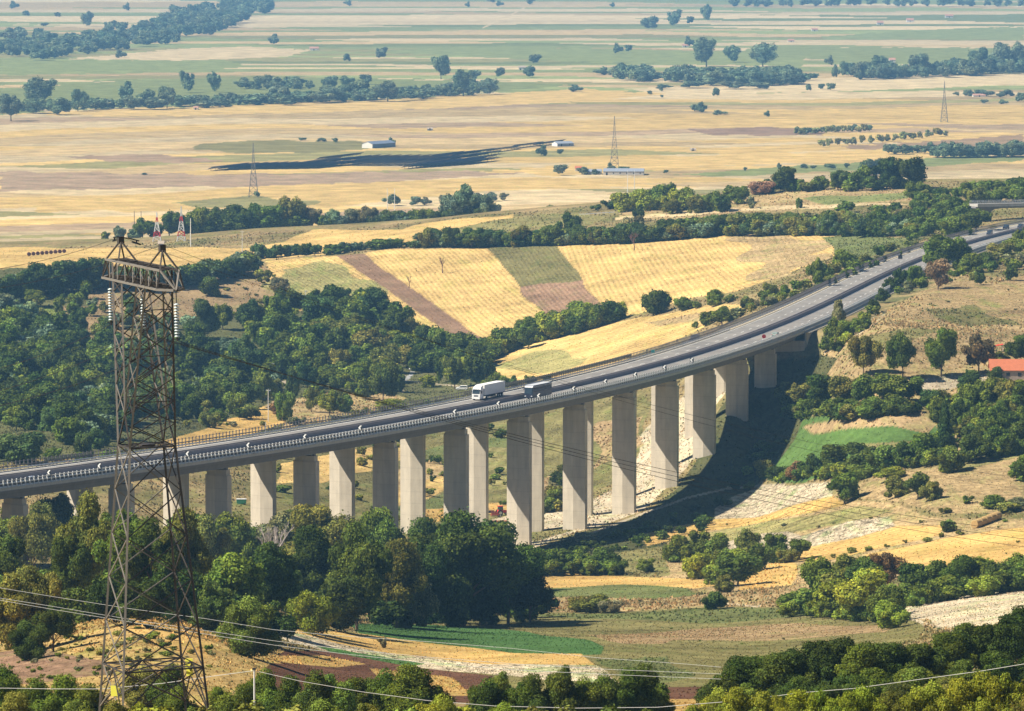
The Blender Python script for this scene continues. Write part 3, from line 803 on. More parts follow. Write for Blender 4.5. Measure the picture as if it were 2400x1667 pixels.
HEX = [(-3.3, -.85), (0, -1.45), (3.3, -.85), (3.3, .85), (0, 1.45), (-3.3, .85)]
HEXC = [(x * .885, y * .86) for x, y in HEX]
cap_me = bearing_me = None
def make_pier(s, u):
    X, D, dx, dy = line_at(s, u)
    g = float(height(X, D)) - 1.5
    mb = MB().prism(HEX, g - 66.65, -1.35)
    p = mb.build('pier', M['pier'])
    p.location = (X, D, 66.65)
    p.rotation_euler = (0, 0, math.atan2(-dx, dy))   # long side across the road
    p.parent = via; p.matrix_parent_inverse = Matrix.Translation(-Vector(via.location))
    global cap_me, bearing_me
    if cap_me is None:
        c = MB().prism(HEXC, -1.35, 0).build('pier_head', M['pier'], p); cap_me = c.data
        b = MB().box((0, 0, .26), (.75, .9, .5)).build('bearing', M['deck'], p); bearing_me = b.data
        b.location = (-2.2, 0, 0)
        b2 = b.copy(); C.objects.link(b2); b2.parent = p; b2.location = (2.2, 0, 0)
    else:
        c = bpy.data.objects.new('pier_head', cap_me); C.objects.link(c); c.parent = p
        for x in (-2.2, 2.2):
            b = bpy.data.objects.new('bearing', bearing_me); C.objects.link(b); b.parent = p; b.location = (x, 0, 0)
S0 = s_of_D(1355) + 5.0
for k in range(-8, 7):
    s = S0 + 37.4 * k
    if s > S_AB - 12: continue
    make_pier(s, 0.0)
    make_pier(s, -12.8)
# abutment and wing walls
Xa, Da, dxa, dya = line_at(S_AB, -6.4)
ab = MB()
ab.box((0, 0, -5.5), (25.0, 5.0, 17.0))
ab.box((0, 3.4, .2), (25.0, 1.8, 5.2))
o = ab.build('abutment', M['pier']); o.location = (Xa + dxa * 1.0, Da + dya * 1.0, 66.0)
o.location.z = 64.2 - .2
o.rotation_euler = (0, 0, math.atan2(-dxa, dya)); vpart(o)
for u in (6.2, -19.0):
    X, D, dx, dy = line_at(S_AB + 9, u)
    o = MB().prof([(-9, 3.2), (9, 3.2), (9, 1.2), (-6, -9), (-9, -9)], .6).build('wing_wall', M['pier'])
    o.location = (X, D, 66.6); o.rotation_euler = (0, 0, math.atan2(dy, dx)); vpart(o)

# ------------------------------------------------------------------ median barrier, rails, fences
def jersey(u, sgn):
    return [(u - .3, 70.0), (u - .3, 70.12), (u - .14, 70.42), (u - .1, 71.1), (u + .1, 71.1), (u + .14, 70.42), (u + .3, 70.12), (u + .3, 70.0)]
md = empty('median_barrier', tuple(line_at(s_of_D(1400), -6.4)[:2]) + (70.0,))
tagit(md, 'twin concrete safety barrier between the two carriageways of the motorway', 'barrier')
for u in (-5.75, -7.05):
    o = sweep(jersey(u, 1)[::-1], S_BEG, S_END, 6).build('barrier_wall', M['barrier'])
    o.parent = md; o.matrix_parent_inverse = Matrix.Translation(-Vector(md.location))
o = sweep([(-5.78, 71.28), (-5.78, 71.42), (-5.70, 71.42), (-5.70, 71.28)][::-1], S_BEG, S_END, 6).build('top_rail', M['dkzinc'])
o.parent = md; o.matrix_parent_inverse = Matrix.Translation(-Vector(md.location))

def post_run(owner, pm, mat, u, s_from, s_to, step, nmax=100, name='post'):
    """posts along the road: the nearest nmax as parts, the rest as one part"""
    ss = np.arange(s_from, s_to, step)
    rows = []
    for s in ss:
        X, D, dx, dy = line_at(s, u)
        px, py, _ = project(X, D, 70)
        rows.append((0 if 0 <= px <= 2400 else 1, D, X, dx, dy))
    rows.sort(key=lambda r: (r[0], r[1]))
    rest = MB()
    for i, (out, D, X, dx, dy) in enumerate(rows):
        rz = math.atan2(dy, dx)
        if i < nmax:
            o = bpy.data.objects.new(name, pm); C.objects.link(o)
            o.parent = owner; o.matrix_parent_inverse = Matrix.Translation(-Vector(owner.location))
            o.location = (X, D, 70); o.rotation_euler = (0, 0, rz)
        else:
            cs, sn = math.cos(rz), math.sin(rz)
            rest.add([(X + v.co.x * cs - v.co.y * sn, D + v.co.x * sn + v.co.y * cs, 70 + v.co.z) for v in pm.vertices], [tuple(p.vertices) for p in pm.polygons])
    if len(rows) > nmax:
        o = rest.build(name + '_run', mat)
        o.parent = owner; o.matrix_parent_inverse = Matrix.Translation(-Vector(owner.location)); o['kind'] = 'stuff'

def wbeam(u, z0, h=.34, t=.07):
    return [(u, z0), (u + t, z0 + h * .25), (u, z0 + h * .5), (u + t, z0 + h * .75), (u, z0 + h), (u - .02, z0 + h), (u - .02, z0)][::-1]
def rbeam(u, z0, h):
    return [(u - .16, z0 + h), (u - .02, z0 + h * .93), (u + .10, z0 + h * .62), (u + .14, z0 + h * .3), (u + .10, z0), (u - .16, z0)][::-1]
gr = empty('guard_rail', tuple(line_at(s_of_D(1300), 5.5)[:2]) + (70.0,))
tagit(gr, 'bridge parapet rail with pale posts along the outer edge of the near carriageway', 'guard rail')
pm = MB().box((0, 0, 1.0), (.17, .3, 1.95)).mesh('post'); pm.materials.append(M['zinc'])
post_run(gr, pm, M['zinc'], 5.62, S_BEG, S_END, 1.46)
for nm, pr in (('beam', rbeam(5.50, 70.14, .34)), ('beam', rbeam(5.50, 70.98, .32)), ('shade_panel', [(5.30, 70.16), (5.30, 71.66), (5.33, 71.66), (5.33, 70.16)][::-1]), ('top_rail', [(5.46, 71.80), (5.46, 71.92), (5.58, 71.92), (5.58, 71.80)][::-1])):  # dark sheet added behind the beams stands in for shaded gaps
    o = sweep(pr, S_BEG, S_END, 6).build(nm, M['zinc'] if nm == 'beam' else M['dkzinc'])
    o.parent = gr; o.matrix_parent_inverse = Matrix.Translation(-Vector(gr.location))

ff = empty('safety_fence', tuple(line_at(s_of_D(1300), -18.4)[:2]) + (70.0,))
tagit(ff, 'tall parapet fence with closely set posts along the far edge of the motorway', 'fence')
pm2 = MB().box((0, 0, 1.1), (.14, .2, 2.1)).add(*(lambda m_: (m_.v, m_.f))(MB().box((0, .0, 2.2), (.2, .22, .14)))).mesh('post'); pm2.materials.append(M['dkzinc'])
post_run(ff, pm2, M['dkzinc'], -18.4, S_BEG, S_END, 1.46)
for nm, pr, mt in (('beam', wbeam(-18.15, 70.45, .34), M['zinc']), ('middle_rail', [(-18.5, 71.05), (-18.5, 71.3), (-18.4, 71.3), (-18.4, 71.05)][::-1], M['dkzinc']),
                   ('top_rail', [(-18.45, 72.0), (-18.45, 72.08), (-18.35, 72.08), (-18.35, 72.0)][::-1], M['dkzinc'])):
    o = sweep(pr, S_BEG, S_END, 6).build(nm, mt)
    o.parent = ff; o.matrix_parent_inverse = Matrix.Translation(-Vector(ff.location))
# mesh screens fixed on some lengths of the far edge
for (xa, xb) in ((100, 215), (1085, 1480)):
    def s_at(px_):
        for s in np.arange(S_BEG, S_AB, 2.0):
            X, D, _, _ = line_at(s, -18.6)
            if project(X, D, 71)[0] > px_: return s
        return S_AB
    sa, sb = s_at(xa), s_at(xb)
    o = sweep([(-18.72, 71.3), (-18.72, 71.95), (-18.66, 71.95), (-18.66, 71.3)][::-1], sa, sb, 5).build('mesh_screen', simple('screen_mesh_green', (.28, .30, .20), .9))
    o.parent = ff; o.matrix_parent_inverse = Matrix.Translation(-Vector(ff.location))

# ------------------------------------------------------------------ chevron signs on the near parapet
def chevron_sign():
    r = empty('chevron_sign')
    MB().box((0, 0, .75), (.1, .08, 1.5)).build('post', M['dkzinc'], r)
    MB().box((0, 0, 1.75), (1.15, .05, 1.3)).build('sign_plate', M['black'], r)
    f = MB()
    # pale arrow pointing to the sign's left (the bend), proud of the plate
    a = [(-.52, 0), (.08, .6), (.52, .6), (-.02, 0), (.52, -.6), (.08, -.6)]
    n = len(a)
    f.add([(x, -.03, 1.75 + z) for x, z in a] + [(x, -.05, 1.75 + z) for x, z in a],
          [(0, 1, 2, 3)[::-1], (0, 3, 4, 5)[::-1], (n, n + 1, n + 2, n + 3), (n, n + 3, n + 4, n + 5)] + [(i, (i + 1) % n, n + (i + 1) % n, n + i) for i in range(n)])
    f.build('arrow', M['white'], r)
    return r
chev_o = [108, 222, 418, 555, 683, 806, 1020, 1118, 1207, 1287, 1358, 1425, 1490, 1552]
proto = None
ordw = ['first','second','third','fourth','fifth','sixth','seventh','eighth','ninth','tenth','eleventh','twelfth','thirteenth','fourteenth','fifteenth','sixteenth','seventeenth','eighteenth','nineteenth','twentieth']
def ordinal(i):
    tens = {2: 'twenty', 3: 'thirty', 4: 'forty', 5: 'fifty', 6: 'sixty', 7: 'seventy', 8: 'eighty', 9: 'ninety'}
    if i < 20: return ordw[i]
    n = i + 1
    if n >= 100: return 'hundred and ' + ordinal(n - 101) if n > 100 else 'hundredth'
    if n % 10 == 0: return tens[n // 10][:-1] + 'ieth'
    return tens[n // 10] + '-' + ordw[n % 10 - 1]
for i, xo in enumerate(chev_o):
    tx = xo * S
    for s in np.arange(S_BEG, S_AB + 40, .5):
        X, D, dx, dy = line_at(s, 5.25)
        if project(X, D, 71.6)[0] >= tx: break
    c = chevron_sign() if proto is None else copy_tree(proto)
    proto = proto or c
    c.location = (X, D, 70.55); c.rotation_euler = (0, 0, math.atan2(-dx, dy))
    tagit(c, f'{ordinal(i)} white chevron bend sign from the left on the viaduct parapet', 'road sign', 'chevron signs along the near edge of the viaduct')
# ------------------------------------------------------------------ leaves and wood
def leafmat():
    m = bpy.data.materials.new('foliage'); m.use_nodes = True
    nt = m.node_tree; N, L = nt.nodes, nt.links
    N.remove(N['Principled BSDF'])
    oi = N.new('ShaderNodeObjectInfo')
    at = N.new('ShaderNodeVertexColor'); at.layer_name = 'leaf'
    mx = N.new('ShaderNodeMix'); mx.data_type = 'RGBA'; mx.blend_type = 'MULTIPLY'; mx.inputs['Factor'].default_value = 1
    br = N.new('ShaderNodeVectorMath'); br.operation = 'MULTIPLY'; br.inputs[1].default_value = (1.3, 1.22, 1.0)
    L.new(oi.outputs['Color'], br.inputs[0]); L.new(br.outputs[0], mx.inputs['A']); L.new(at.outputs['Color'], mx.inputs['B'])
    d = N.new('ShaderNodeBsdfDiffuse'); t = N.new('ShaderNodeBsdfTranslucent')
    L.new(mx.outputs['Result'], d.inputs['Color']); L.new(mx.outputs['Result'], t.inputs['Color'])
    ms = N.new('ShaderNodeMixShader'); ms.inputs[0].default_value = .22
    L.new(d.outputs[0], ms.inputs[1]); L.new(t.outputs[0], ms.inputs[2])
    L.new(ms.outputs[0], N['Material Output'].inputs['Surface'])
    return m
LEAF = leafmat()
BARK = simple('bark', (.16, .115, .08), 1, 0, 0, .3, 2)
PALEBARK = simple('pale_bark', (.52, .44, .38), 1, 0, 0, .25, 2)
DEADBARK = simple('dead_bark', (.20, .12, .10), 1, 0, 0, .25, 2)

def ico(rad=1.0, sub=1):
    import bmesh
    bm = bmesh.new(); bmesh.ops.create_icosphere(bm, subdivisions=sub, radius=rad)
    v = np.array([p.co[:] for p in bm.verts]); f = [tuple(q.index for q in p.verts) for p in bm.faces]
    bm.free(); return v, f
IV, IF = ico(1, 2)

def crown_mesh(name, seed, nleaf, lsize, kind='tree', lobes=15):
    """leaf clumps on many lobes round a dark heart; width about 1, height 0..1"""
    r = np.random.RandomState(seed)
    cs = []; rs = []
    if kind == 'tree':      # rounded, widest a little above the middle, clear stem below
        z0, zc, rx, rz = .16, .58, .34, .30
    elif kind == 'bush':
        z0, zc, rx, rz = .0, .40, .36, .34
    elif kind == 'tall':
        z0, zc, rx, rz = .05, .52, .26, .40
    elif kind == 'cone':
        z0, zc, rx, rz = .02, .45, .3, .45
    elif kind == 'open':
        z0, zc, rx, rz = .22, .62, .36, .28
    for i in range(lobes):
        for _ in range(40):
            p = r.normal(size=3); p /= np.linalg.norm(p)
            p *= r.uniform(.55, 1.12)
            c = np.array([p[0] * rx, p[1] * rx, zc + p[2] * rz])
            rad = r.uniform(.085, .19)
            if kind == 'cone':
                t = (i + .5) / lobes
                wv = (1 - t) * .30 + .05
                a = i * 2.4
                c = np.array([math.cos(a) * wv * .6, math.sin(a) * wv * .6, .08 + t * .84]); rad = .08 + (1 - t) * .13
            if kind == 'open': rad *= .82
            if c[2] - rad < z0 - .03: c[2] = z0 + rad
            if all(np.linalg.norm(c - q) > .085 for q in cs): break
        cs.append(c); rs.append(rad)
    if kind in ('tree', 'bush', 'tall'):
        cs.append(np.array([0, 0, zc])); rs.append(min(rx, rz) * .72)
    cs = np.array(cs); rs = np.array(rs)
    # leaves
    area = rs ** 2; pr = area / area.sum()
    L_ = r.choice(len(rs), nleaf * 2, p=pr)
    n = r.normal(size=(nleaf * 2, 3)); n /= np.linalg.norm(n, axis=1)[:, None]
    bumpy = 1 + .10 * np.sin(n[:, 0] * 7 + L_) * np.sin(n[:, 1] * 6 + L_ * 2) + .08 * np.sin(n[:, 2] * 9 + L_)
    rad = rs[L_] * bumpy * r.uniform(.84, 1.06, nleaf * 2)
    sprig = r.rand(nleaf * 2) < .07
    rad = rad * np.where(sprig, r.uniform(1.05, 1.35, nleaf * 2), 1)
    P = cs[L_] + n * rad[:, None]
    d = np.linalg.norm(P[:, None] - cs[None], axis=2) / rs[None]
    d[np.arange(len(P)), L_] = 9
    keep = (d.min(1) > .80) & (P[:, 2] > .005)
    P = P[keep][:nleaf]; n = n[keep][:nleaf]; Li = L_[keep][:nleaf]
    k = len(P)
    nn = n + r.normal(size=(k, 3)) * .55 + np.array([0, 0, .15]); nn /= np.linalg.norm(nn, axis=1)[:, None]
    t1 = np.cross(nn, r.normal(size=(k, 3))); t1 /= np.linalg.norm(t1, axis=1)[:, None]
    t2 = np.cross(nn, t1)
    sz = lsize * r.uniform(.6, 1.35, k)[:, None]
    a = P + t1 * sz * .62; b = P + t2 * sz * .5 + nn * sz * .12; c = P - t1 * sz * .62; e = P - t2 * sz * .5 - nn * sz * .10
    V = np.stack([a, b, c, e], 1).reshape(-1, 3)
    V[:, 2] = np.maximum(V[:, 2], 0.0)
    Fq = [(4 * i, 4 * i + 1, 4 * i + 2, 4 * i + 3) for i in range(k)]
    lobe_t = r.uniform(.62, 1.4, len(rs)); lobe_h = r.uniform(-1, 1, len(rs))
    tone = lobe_t[Li] * r.uniform(.6, 1.55, k)
    hue = lobe_h[Li] * .10 + r.normal(size=k) * .06
    col = np.stack([tone * (1 + hue), tone, tone * (1 - hue)], 1)
    colv = np.repeat(col, 4, 0)
    # heart: added opaque blobs, toned darker, to block light between the leaves
    HV = []; HF = []; base = len(V)
    for c0, r0 in zip(cs, rs):
        jit = r.uniform(.68, .86, len(IV))[:, None]
        vv = c0 + IV * r0 * jit
        vv[:, 2] = np.maximum(vv[:, 2], 0.0)
        HF += [tuple(i + base + len(HV) for i in f) for f in IF]
        HV += vv.tolist()
    V = np.concatenate([V, np.array(HV)]); colv = np.concatenate([colv, np.full((len(HV), 3), .75)])
    V[:, 2] /= np.percentile(V[:, 2], 99.7)
    V[:, :2] *= .5 / np.percentile(np.hypot(V[:, 0], V[:, 1]), 98.5)
    me = bpy.data.meshes.new(name)
    me.from_pydata(V.tolist(), [], Fq + HF)
    at = me.color_attributes.new('leaf', 'FLOAT_COLOR', 'POINT')
    at.data.foreach_set('color', np.concatenate([colv, np.ones((len(V), 1))], 1).reshape(-1).astype(np.float32))
    me.materials.append(LEAF)
    return me

def trunk_mesh(name, seed, kind='tree'):
    r = random.Random(seed)
    mb = MB()
    top = {'tree': .55, 'bush': .35, 'tall': .6, 'cone': .8, 'open': .6}[kind]
    w0 = .035
    pts = [Vector((0, 0, -.06)), Vector((r.uniform(-.02, .02), r.uniform(-.02, .02), top * .35)), Vector((r.uniform(-.03, .03), r.uniform(-.03, .03), top))]
    mb.tube(pts, [w0, w0 * .7, w0 * .3], 7)
    for i in range(5):
        a = r.uniform(0, 6.28); h = top * r.uniform(.3, .7)
        q = Vector((0, 0, h)); e = q + Vector((math.cos(a) * .26, math.sin(a) * .26, r.uniform(.12, .26)))
        mb.tube([q, (q + e) / 2 + Vector((0, 0, .03)), e], [w0 * .5, w0 * .33, w0 * .12], 5)
    me = mb.mesh(name); me.materials.append(BARK)
    return me

PROTO = {}
def protos(kind, lod):
    key = (kind, lod)
    if key not in PROTO:
        nl, ls = {'far': (420, .105), 'fill': (1300, .062), 'mid': (3200, .044), 'near': (7000, .030), 'close': (15000, .020)}[lod]
        n = {'far': 4, 'fill': 4, 'mid': 6, 'near': 4, 'close': 4}[lod]
        if kind in ('cone', 'tall', 'open'): n = 2
        sd = sum(map(ord, kind + lod))
        PROTO[key] = [(crown_mesh('crown', sd * 10 + i, nl, ls, kind, {'far': 10, 'fill': 12}.get(lod, 18) if kind != 'cone' else 14), trunk_mesh('trunk', sd * 7 + i, kind)) for i in range(n)]
    return PROTO[key]

TONES = {  # name in labels, colour
 'DG': ('dark green', (.066, .100, .022)), 'MG': ('mid green', (.112, .158, .030)), 'BG': ('bluish green', (.060, .100, .034)),
 'OL': ('olive green', (.150, .160, .040)), 'YG': ('yellow green', (.185, .225, .030)), 'BR': ('brownish', (.17, .115, .06)),
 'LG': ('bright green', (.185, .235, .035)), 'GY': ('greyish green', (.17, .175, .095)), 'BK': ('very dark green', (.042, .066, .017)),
 'HZ': ('bluish green', (.135, .190, .125)), 'OR': ('pale olive', (.27, .29, .13)), 'PI': ('bare pinkish brown', (.26, .17, .12)),  # HZ: leaf colour paled to carry part of the distance haze
}
PLANTS = []   # specs, built at the end
def plant(xo, yo, ho, wo, tone='DG', kind='tree', cluster='', after=None, keep=False, label=None, group=None):
    """base point, height and width in tracing units"""
    px, py, hp, wp = xo * S, yo * S, ho * S, wo * S
    p = ground(px, py, after)
    dist = p.y * CP - (p.z - CAMZ) * SP
    v = R.uniform(.84, 1.18)
    c = TONES[tone][1]
    PLANTS.append(dict(p=p, dist=dist, H=hp * dist / F, W=wp * dist / F, px=px, py=py, scr=hp * 1024 / 2400, area=hp * wp * (1 if py - hp < 1667 else 0), tone=tone, kind=kind, cluster=cluster,
        keep=keep, label=label, group=group, ri=R.random(), rot=R.uniform(0, 6.28), sy=R.uniform(.9, 1.1), par=None,
        col=(c[0] * v * R.uniform(.9, 1.12), c[1] * v, c[2] * v * R.uniform(.9, 1.1), 1)))

def build_plants(limit=295):
    trees = sorted([q for q in PLANTS if q['kind'] != 'bush'], key=lambda q: -q['area'] - 1e9 * q['keep'])
    bushes = sorted([q for q in PLANTS if q['kind'] == 'bush'], key=lambda q: -q['area'] - 1e9 * q['keep'])
    for L_, nm in ((trees, 'distant_woodland'), (bushes, 'undergrowth')):
        for q in L_[:limit]: build_plant(q)
        join_plants(nm, L_[limit:] + [f for f in FILL if (f['kind'] == 'bush') == (nm == 'undergrowth')])
    return trees[:limit] + bushes[:limit]

def build_plant(q):
    dist, H, Wd, kind, p = q['dist'], q['H'], q['W'], q['kind'], q['p']
    scr = q['scr']
    lod = 'far' if scr < 13 else ('mid' if scr < 40 else 'near')
    if dist < 620 or scr > 75: lod = 'close'
    pr = protos(kind, lod)
    cm, tm = pr[int(q['ri'] * len(pr)) % len(pr)]
    name = 'bush' if kind == 'bush' else 'tree'
    scl = (Wd * 1.06, Wd * 1.06 * q['sy'], H * 1.0)
    if scr > 20:
        o = empty(name, p - Vector((0, 0, .1)), q['rot'])
        c = bpy.data.objects.new('crown', cm); C.objects.link(c); c.parent = o; c.scale = scl; c.color = q['col']
        if kind != 'bush':
            t = bpy.data.objects.new('trunk', tm); C.objects.link(t); t.parent = o; t.scale = (Wd * .8, Wd * .8, H)
    else:
        o = bpy.data.objects.new(name, cm); C.objects.link(o)
        o.location = p - Vector((0, 0, .1 if kind == 'bush' else H * .10)); o.scale = scl; o.color = q['col']
        o.rotation_euler = (0, 0, q['rot'])
    q['obj'] = o

FILL = []
def fill(poly, n, h, wr, tones, kind='bush', after=None):
    """unnamed leafy filling between the plants of a thicket"""
    xs = [p[0] for p in poly]; ys = [p[1] for p in poly]; k = 0
    while k < n:
        x, y = R.uniform(min(xs), max(xs)), R.uniform(min(ys), max(ys))
        if not in_poly(np.array([x]), np.array([y]), poly)[0]: continue
        k += 1
        hh = R.uniform(*h)
        plant(x, y, hh, hh * R.uniform(*wr), R.choice(tones), kind, '', after)
        FILL.append(PLANTS.pop())
def fill_line(pts, n, h, wr, tones, kind='bush', after=None, jit=3):
    pts = [Vector(p) for p in pts]; L = [0]
    for a, b in zip(pts[:-1], pts[1:]): L.append(L[-1] + (b - a).length)
    for i in range(n):
        t = R.random() * L[-1]
        j = max(k for k in range(len(pts) - 1) if L[k] <= t)
        p = pts[j].lerp(pts[j + 1], (t - L[j]) / max(L[j + 1] - L[j], 1e-6))
        hh = R.uniform(*h)
        plant(p.x, p.y + R.uniform(-jit, jit) * .5, hh, hh * R.uniform(*wr), R.choice(tones), kind, '', after)
        FILL.append(PLANTS.pop())

def join_plants(name, qs):
    V = []; cols = []; LS = []; F4 = []; F3 = []; base = 0
    cache = {}
    for q in qs:
        lod = 'far' if q['scr'] < 13 else 'fill'
        pr = protos(q['kind'], lod)
        me = pr[int(q['ri'] * len(pr)) % len(pr)][0]
        if me.name not in cache:
            n = len(me.vertices); co_ = np.empty(n * 3, np.float32); me.vertices.foreach_get('co', co_)
            cc = np.empty(n * 4, np.float32); me.color_attributes['leaf'].data.foreach_get('color', cc)
            li = np.empty(len(me.loops), np.int32); me.loops.foreach_get('vertex_index', li)
            lt = np.empty(len(me.polygons), np.int32); me.polygons.foreach_get('loop_total', lt)
            n4 = int((lt == 4).sum())
            cache[me.name] = (co_.reshape(-1, 3), cc.reshape(-1, 4), li[:n4 * 4].reshape(-1, 4), li[n4 * 4:].reshape(-1, 3))
        co_, cc, f4, f3 = cache[me.name]
        Wd, H, p = q['W'] * 1.1, q['H'], q['p']
        cs, sn = math.cos(q['rot']) * Wd, math.sin(q['rot']) * Wd
        V.append(np.stack([p.x + co_[:, 0] * cs - co_[:, 1] * sn, p.y + co_[:, 0] * sn + co_[:, 1] * cs, p.z - (.12 if q['kind'] != 'bush' else .02) * H + co_[:, 2] * H], 1))
        k = cc.copy(); k[:, :3] *= np.array(q['col'][:3]); cols.append(k)
        F4.append(f4 + base); F3.append(f3 + base); base += len(co_)
    if not V: return
    V = np.concatenate(V); cols = np.concatenate(cols); F4 = np.concatenate(F4); F3 = np.concatenate(F3)
    me = bpy.data.meshes.new(name)
    me.vertices.add(len(V)); me.vertices.foreach_set('co', V.reshape(-1).astype(np.float32))
    me.loops.add(F4.size + F3.size); me.polygons.add(len(F4) + len(F3))
    me.loops.foreach_set('vertex_index', np.concatenate([F4.reshape(-1), F3.reshape(-1)]).astype(np.int32))
    me.polygons.foreach_set('loop_start', np.concatenate([np.arange(0, F4.size, 4), F4.size + np.arange(0, F3.size, 3)]).astype(np.int32))
    me.update(calc_edges=True)
    at = me.color_attributes.new('leaf', 'FLOAT_COLOR', 'POINT'); at.data.foreach_set('color', cols.reshape(-1))
    me.materials.append(LEAF)
    o = bpy.data.objects.new(name, me); C.objects.link(o); o['kind'] = 'stuff'; o.color = (1, 1, 1, 1)

def hedge(pts, n, h, wr, tones, cluster, kind='bush', jit=4, after=None):
    """plants along a line of base points"""
    pts = [Vector(p) for p in pts]
    L = [0]
    for a, b in zip(pts[:-1], pts[1:]): L.append(L[-1] + (b - a).length)
    for i in range(n):
        t = (i + .5 + R.uniform(-.35, .35)) / n * L[-1]
        j = max(k for k in range(len(pts) - 1) if L[k] <= t)
        f = (t - L[j]) / max(L[j + 1] - L[j], 1e-6)
        p = pts[j].lerp(pts[j + 1], f)
        hh = R.uniform(*h)
        plant(p.x, p.y + R.uniform(-jit, jit) * .4, hh, hh * R.uniform(*wr), R.choice(tones), R.choice(kind) if isinstance(kind, (list, tuple)) else kind, cluster, after=after)

def scatter(poly, n, h, wr, tones, cluster, kind=('bush', 'tree'), after=None, sep=.55):
    """plants spread over a region, back ones first"""
    xs = [p[0] for p in poly]; ys = [p[1] for p in poly]
    got = []; tries = 0
    while len(got) < n and tries < n * 60:
        tries += 1
        x, y = R.uniform(min(xs), max(xs)), R.uniform(min(ys), max(ys))
        if not in_poly(np.array([x]), np.array([y]), poly)[0]: continue
        hh = R.uniform(*h)
        if any(abs(x - a) < hh * sep and abs(y - b) < hh * sep * .45 for a, b, _ in got): continue
        got.append((x, y, hh))
    for x, y, hh in sorted(got, key=lambda g: g[1]):
        plant(x, y, hh, hh * R.uniform(*wr), R.choice(tones), R.choice(kind) if isinstance(kind, (list, tuple)) else kind, cluster, after=after)

# ================================================================= the big dark grove before the viaduct
G1 = 'in the dark grove before the viaduct'
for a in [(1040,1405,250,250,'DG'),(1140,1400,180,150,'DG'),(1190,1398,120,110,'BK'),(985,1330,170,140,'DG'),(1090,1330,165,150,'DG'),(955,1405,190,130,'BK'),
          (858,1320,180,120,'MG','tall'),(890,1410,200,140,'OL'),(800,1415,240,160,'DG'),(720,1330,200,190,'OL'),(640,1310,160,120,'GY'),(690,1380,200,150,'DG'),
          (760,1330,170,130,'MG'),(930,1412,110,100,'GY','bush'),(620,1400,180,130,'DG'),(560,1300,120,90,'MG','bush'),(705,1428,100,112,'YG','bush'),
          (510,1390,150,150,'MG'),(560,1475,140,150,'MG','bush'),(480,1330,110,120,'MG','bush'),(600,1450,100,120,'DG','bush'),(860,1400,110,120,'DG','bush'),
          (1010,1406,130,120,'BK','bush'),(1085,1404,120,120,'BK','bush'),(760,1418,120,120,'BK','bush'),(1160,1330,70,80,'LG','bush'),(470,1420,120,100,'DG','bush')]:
    plant(a[0], a[1], a[2], a[3], a[4], a[5] if len(a) > 5 else 'tree', G1)
G2 = 'in the grove behind the lattice pylon'
for a in [(30,1240,110,100,'DG'),(70,1320,190,110,'OL'),(130,1260,150,110,'DG'),(190,1375,270,130,'OL','open'),(225,1350,200,130,'DG','open'),(285,1385,240,140,'MG','open'),
          (340,1395,230,130,'DG','open'),(400,1380,240,140,'OL','open'),(455,1340,190,120,'OL'),(500,1310,160,110,'MG'),(150,1380,180,110,'DG','tree'),(30,1300,140,120,'MG'),
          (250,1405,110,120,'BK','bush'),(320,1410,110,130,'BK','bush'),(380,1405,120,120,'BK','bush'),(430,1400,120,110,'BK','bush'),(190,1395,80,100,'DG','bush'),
          (430,1300,150,110,'MG'),(10,1330,130,90,'DG')]:
    plant(a[0], a[1], a[2], a[3], a[4], a[5] if len(a) > 5 else 'tree', G2)
for a in [(40,1470,190,150,'OL'),(95,1455,190,120,'OL'),(120,1460,110,90,'DG'),(10,1440,150,120,'MG'),(70,1480,90,90,'DG','bush')]:
    plant(a[0], a[1], a[2], a[3], a[4], a[5] if len(a) > 5 else 'tree', 'beside the straw-coloured slope behind the pylon')
# bushes on the hillside just below the camera
G3 = 'on the near hillside under the white wire'
for a in [(10,1640,150,130,'MG'),(70,1650,130,110,'DG'),(130,1650,140,130,'MG'),(190,1660,130,120,'MG'),(30,1700,130,130,'OL'),(250,1690,110,100,'OL'),(330,1600,110,120,'OL'),(375,1610,120,110,'DG'),
          (410,1660,120,110,'MG'),(300,1690,90,100,'YG'),(350,1700,100,110,'YG'),(500,1650,110,110,'MG'),(545,1660,130,100,'DG'),(590,1650,150,110,'MG'),(640,1655,140,110,'DG'),(460,1690,90,90,'OL'),
          (700,1660,160,120,'DG'),(750,1650,140,120,'MG'),(560,1700,100,120,'OL'),(640,1700,90,110,'OL')]:
    plant(a[0], a[1], a[2], a[3], a[4], a[5] if len(a) > 5 else 'bush', G3)
G4 = 'along the near hillside below the ploughed strip'
for a in [(800,1640,120,110,'DG'),(850,1630,130,110,'DG'),(905,1640,150,140,'MG'),(960,1640,140,120,'DG'),(1080,1640,120,110,'DG'),(1120,1630,125,110,'MG'),(1160,1640,110,110,'DG'),(1210,1640,130,110,'DG'),
          (1260,1640,150,110,'DG'),(1310,1640,120,110,'MG'),(1350,1640,130,100,'DG'),(1400,1640,145,120,'DG'),(1450,1640,150,120,'DG'),(1480,1640,100,80,'MG'),(740,1690,110,120,'MG'),(820,1690,100,110,'OL'),
          (975,1690,120,120,'LG'),(1030,1690,90,100,'LG'),(1140,1690,105,110,'LG'),(1190,1690,90,100,'OL'),(890,1700,90,110,'MG'),(1270,1700,90,100,'OL'),(1350,1700,90,110,'DG'),(1430,1700,90,110,'MG'),(1500,1690,70,80,'OL')]:
    plant(a[0], a[1], a[2], a[3], a[4], a[5] if len(a) > 5 else 'bush', G4)
G5 = 'in the dark wood at the lower right corner'
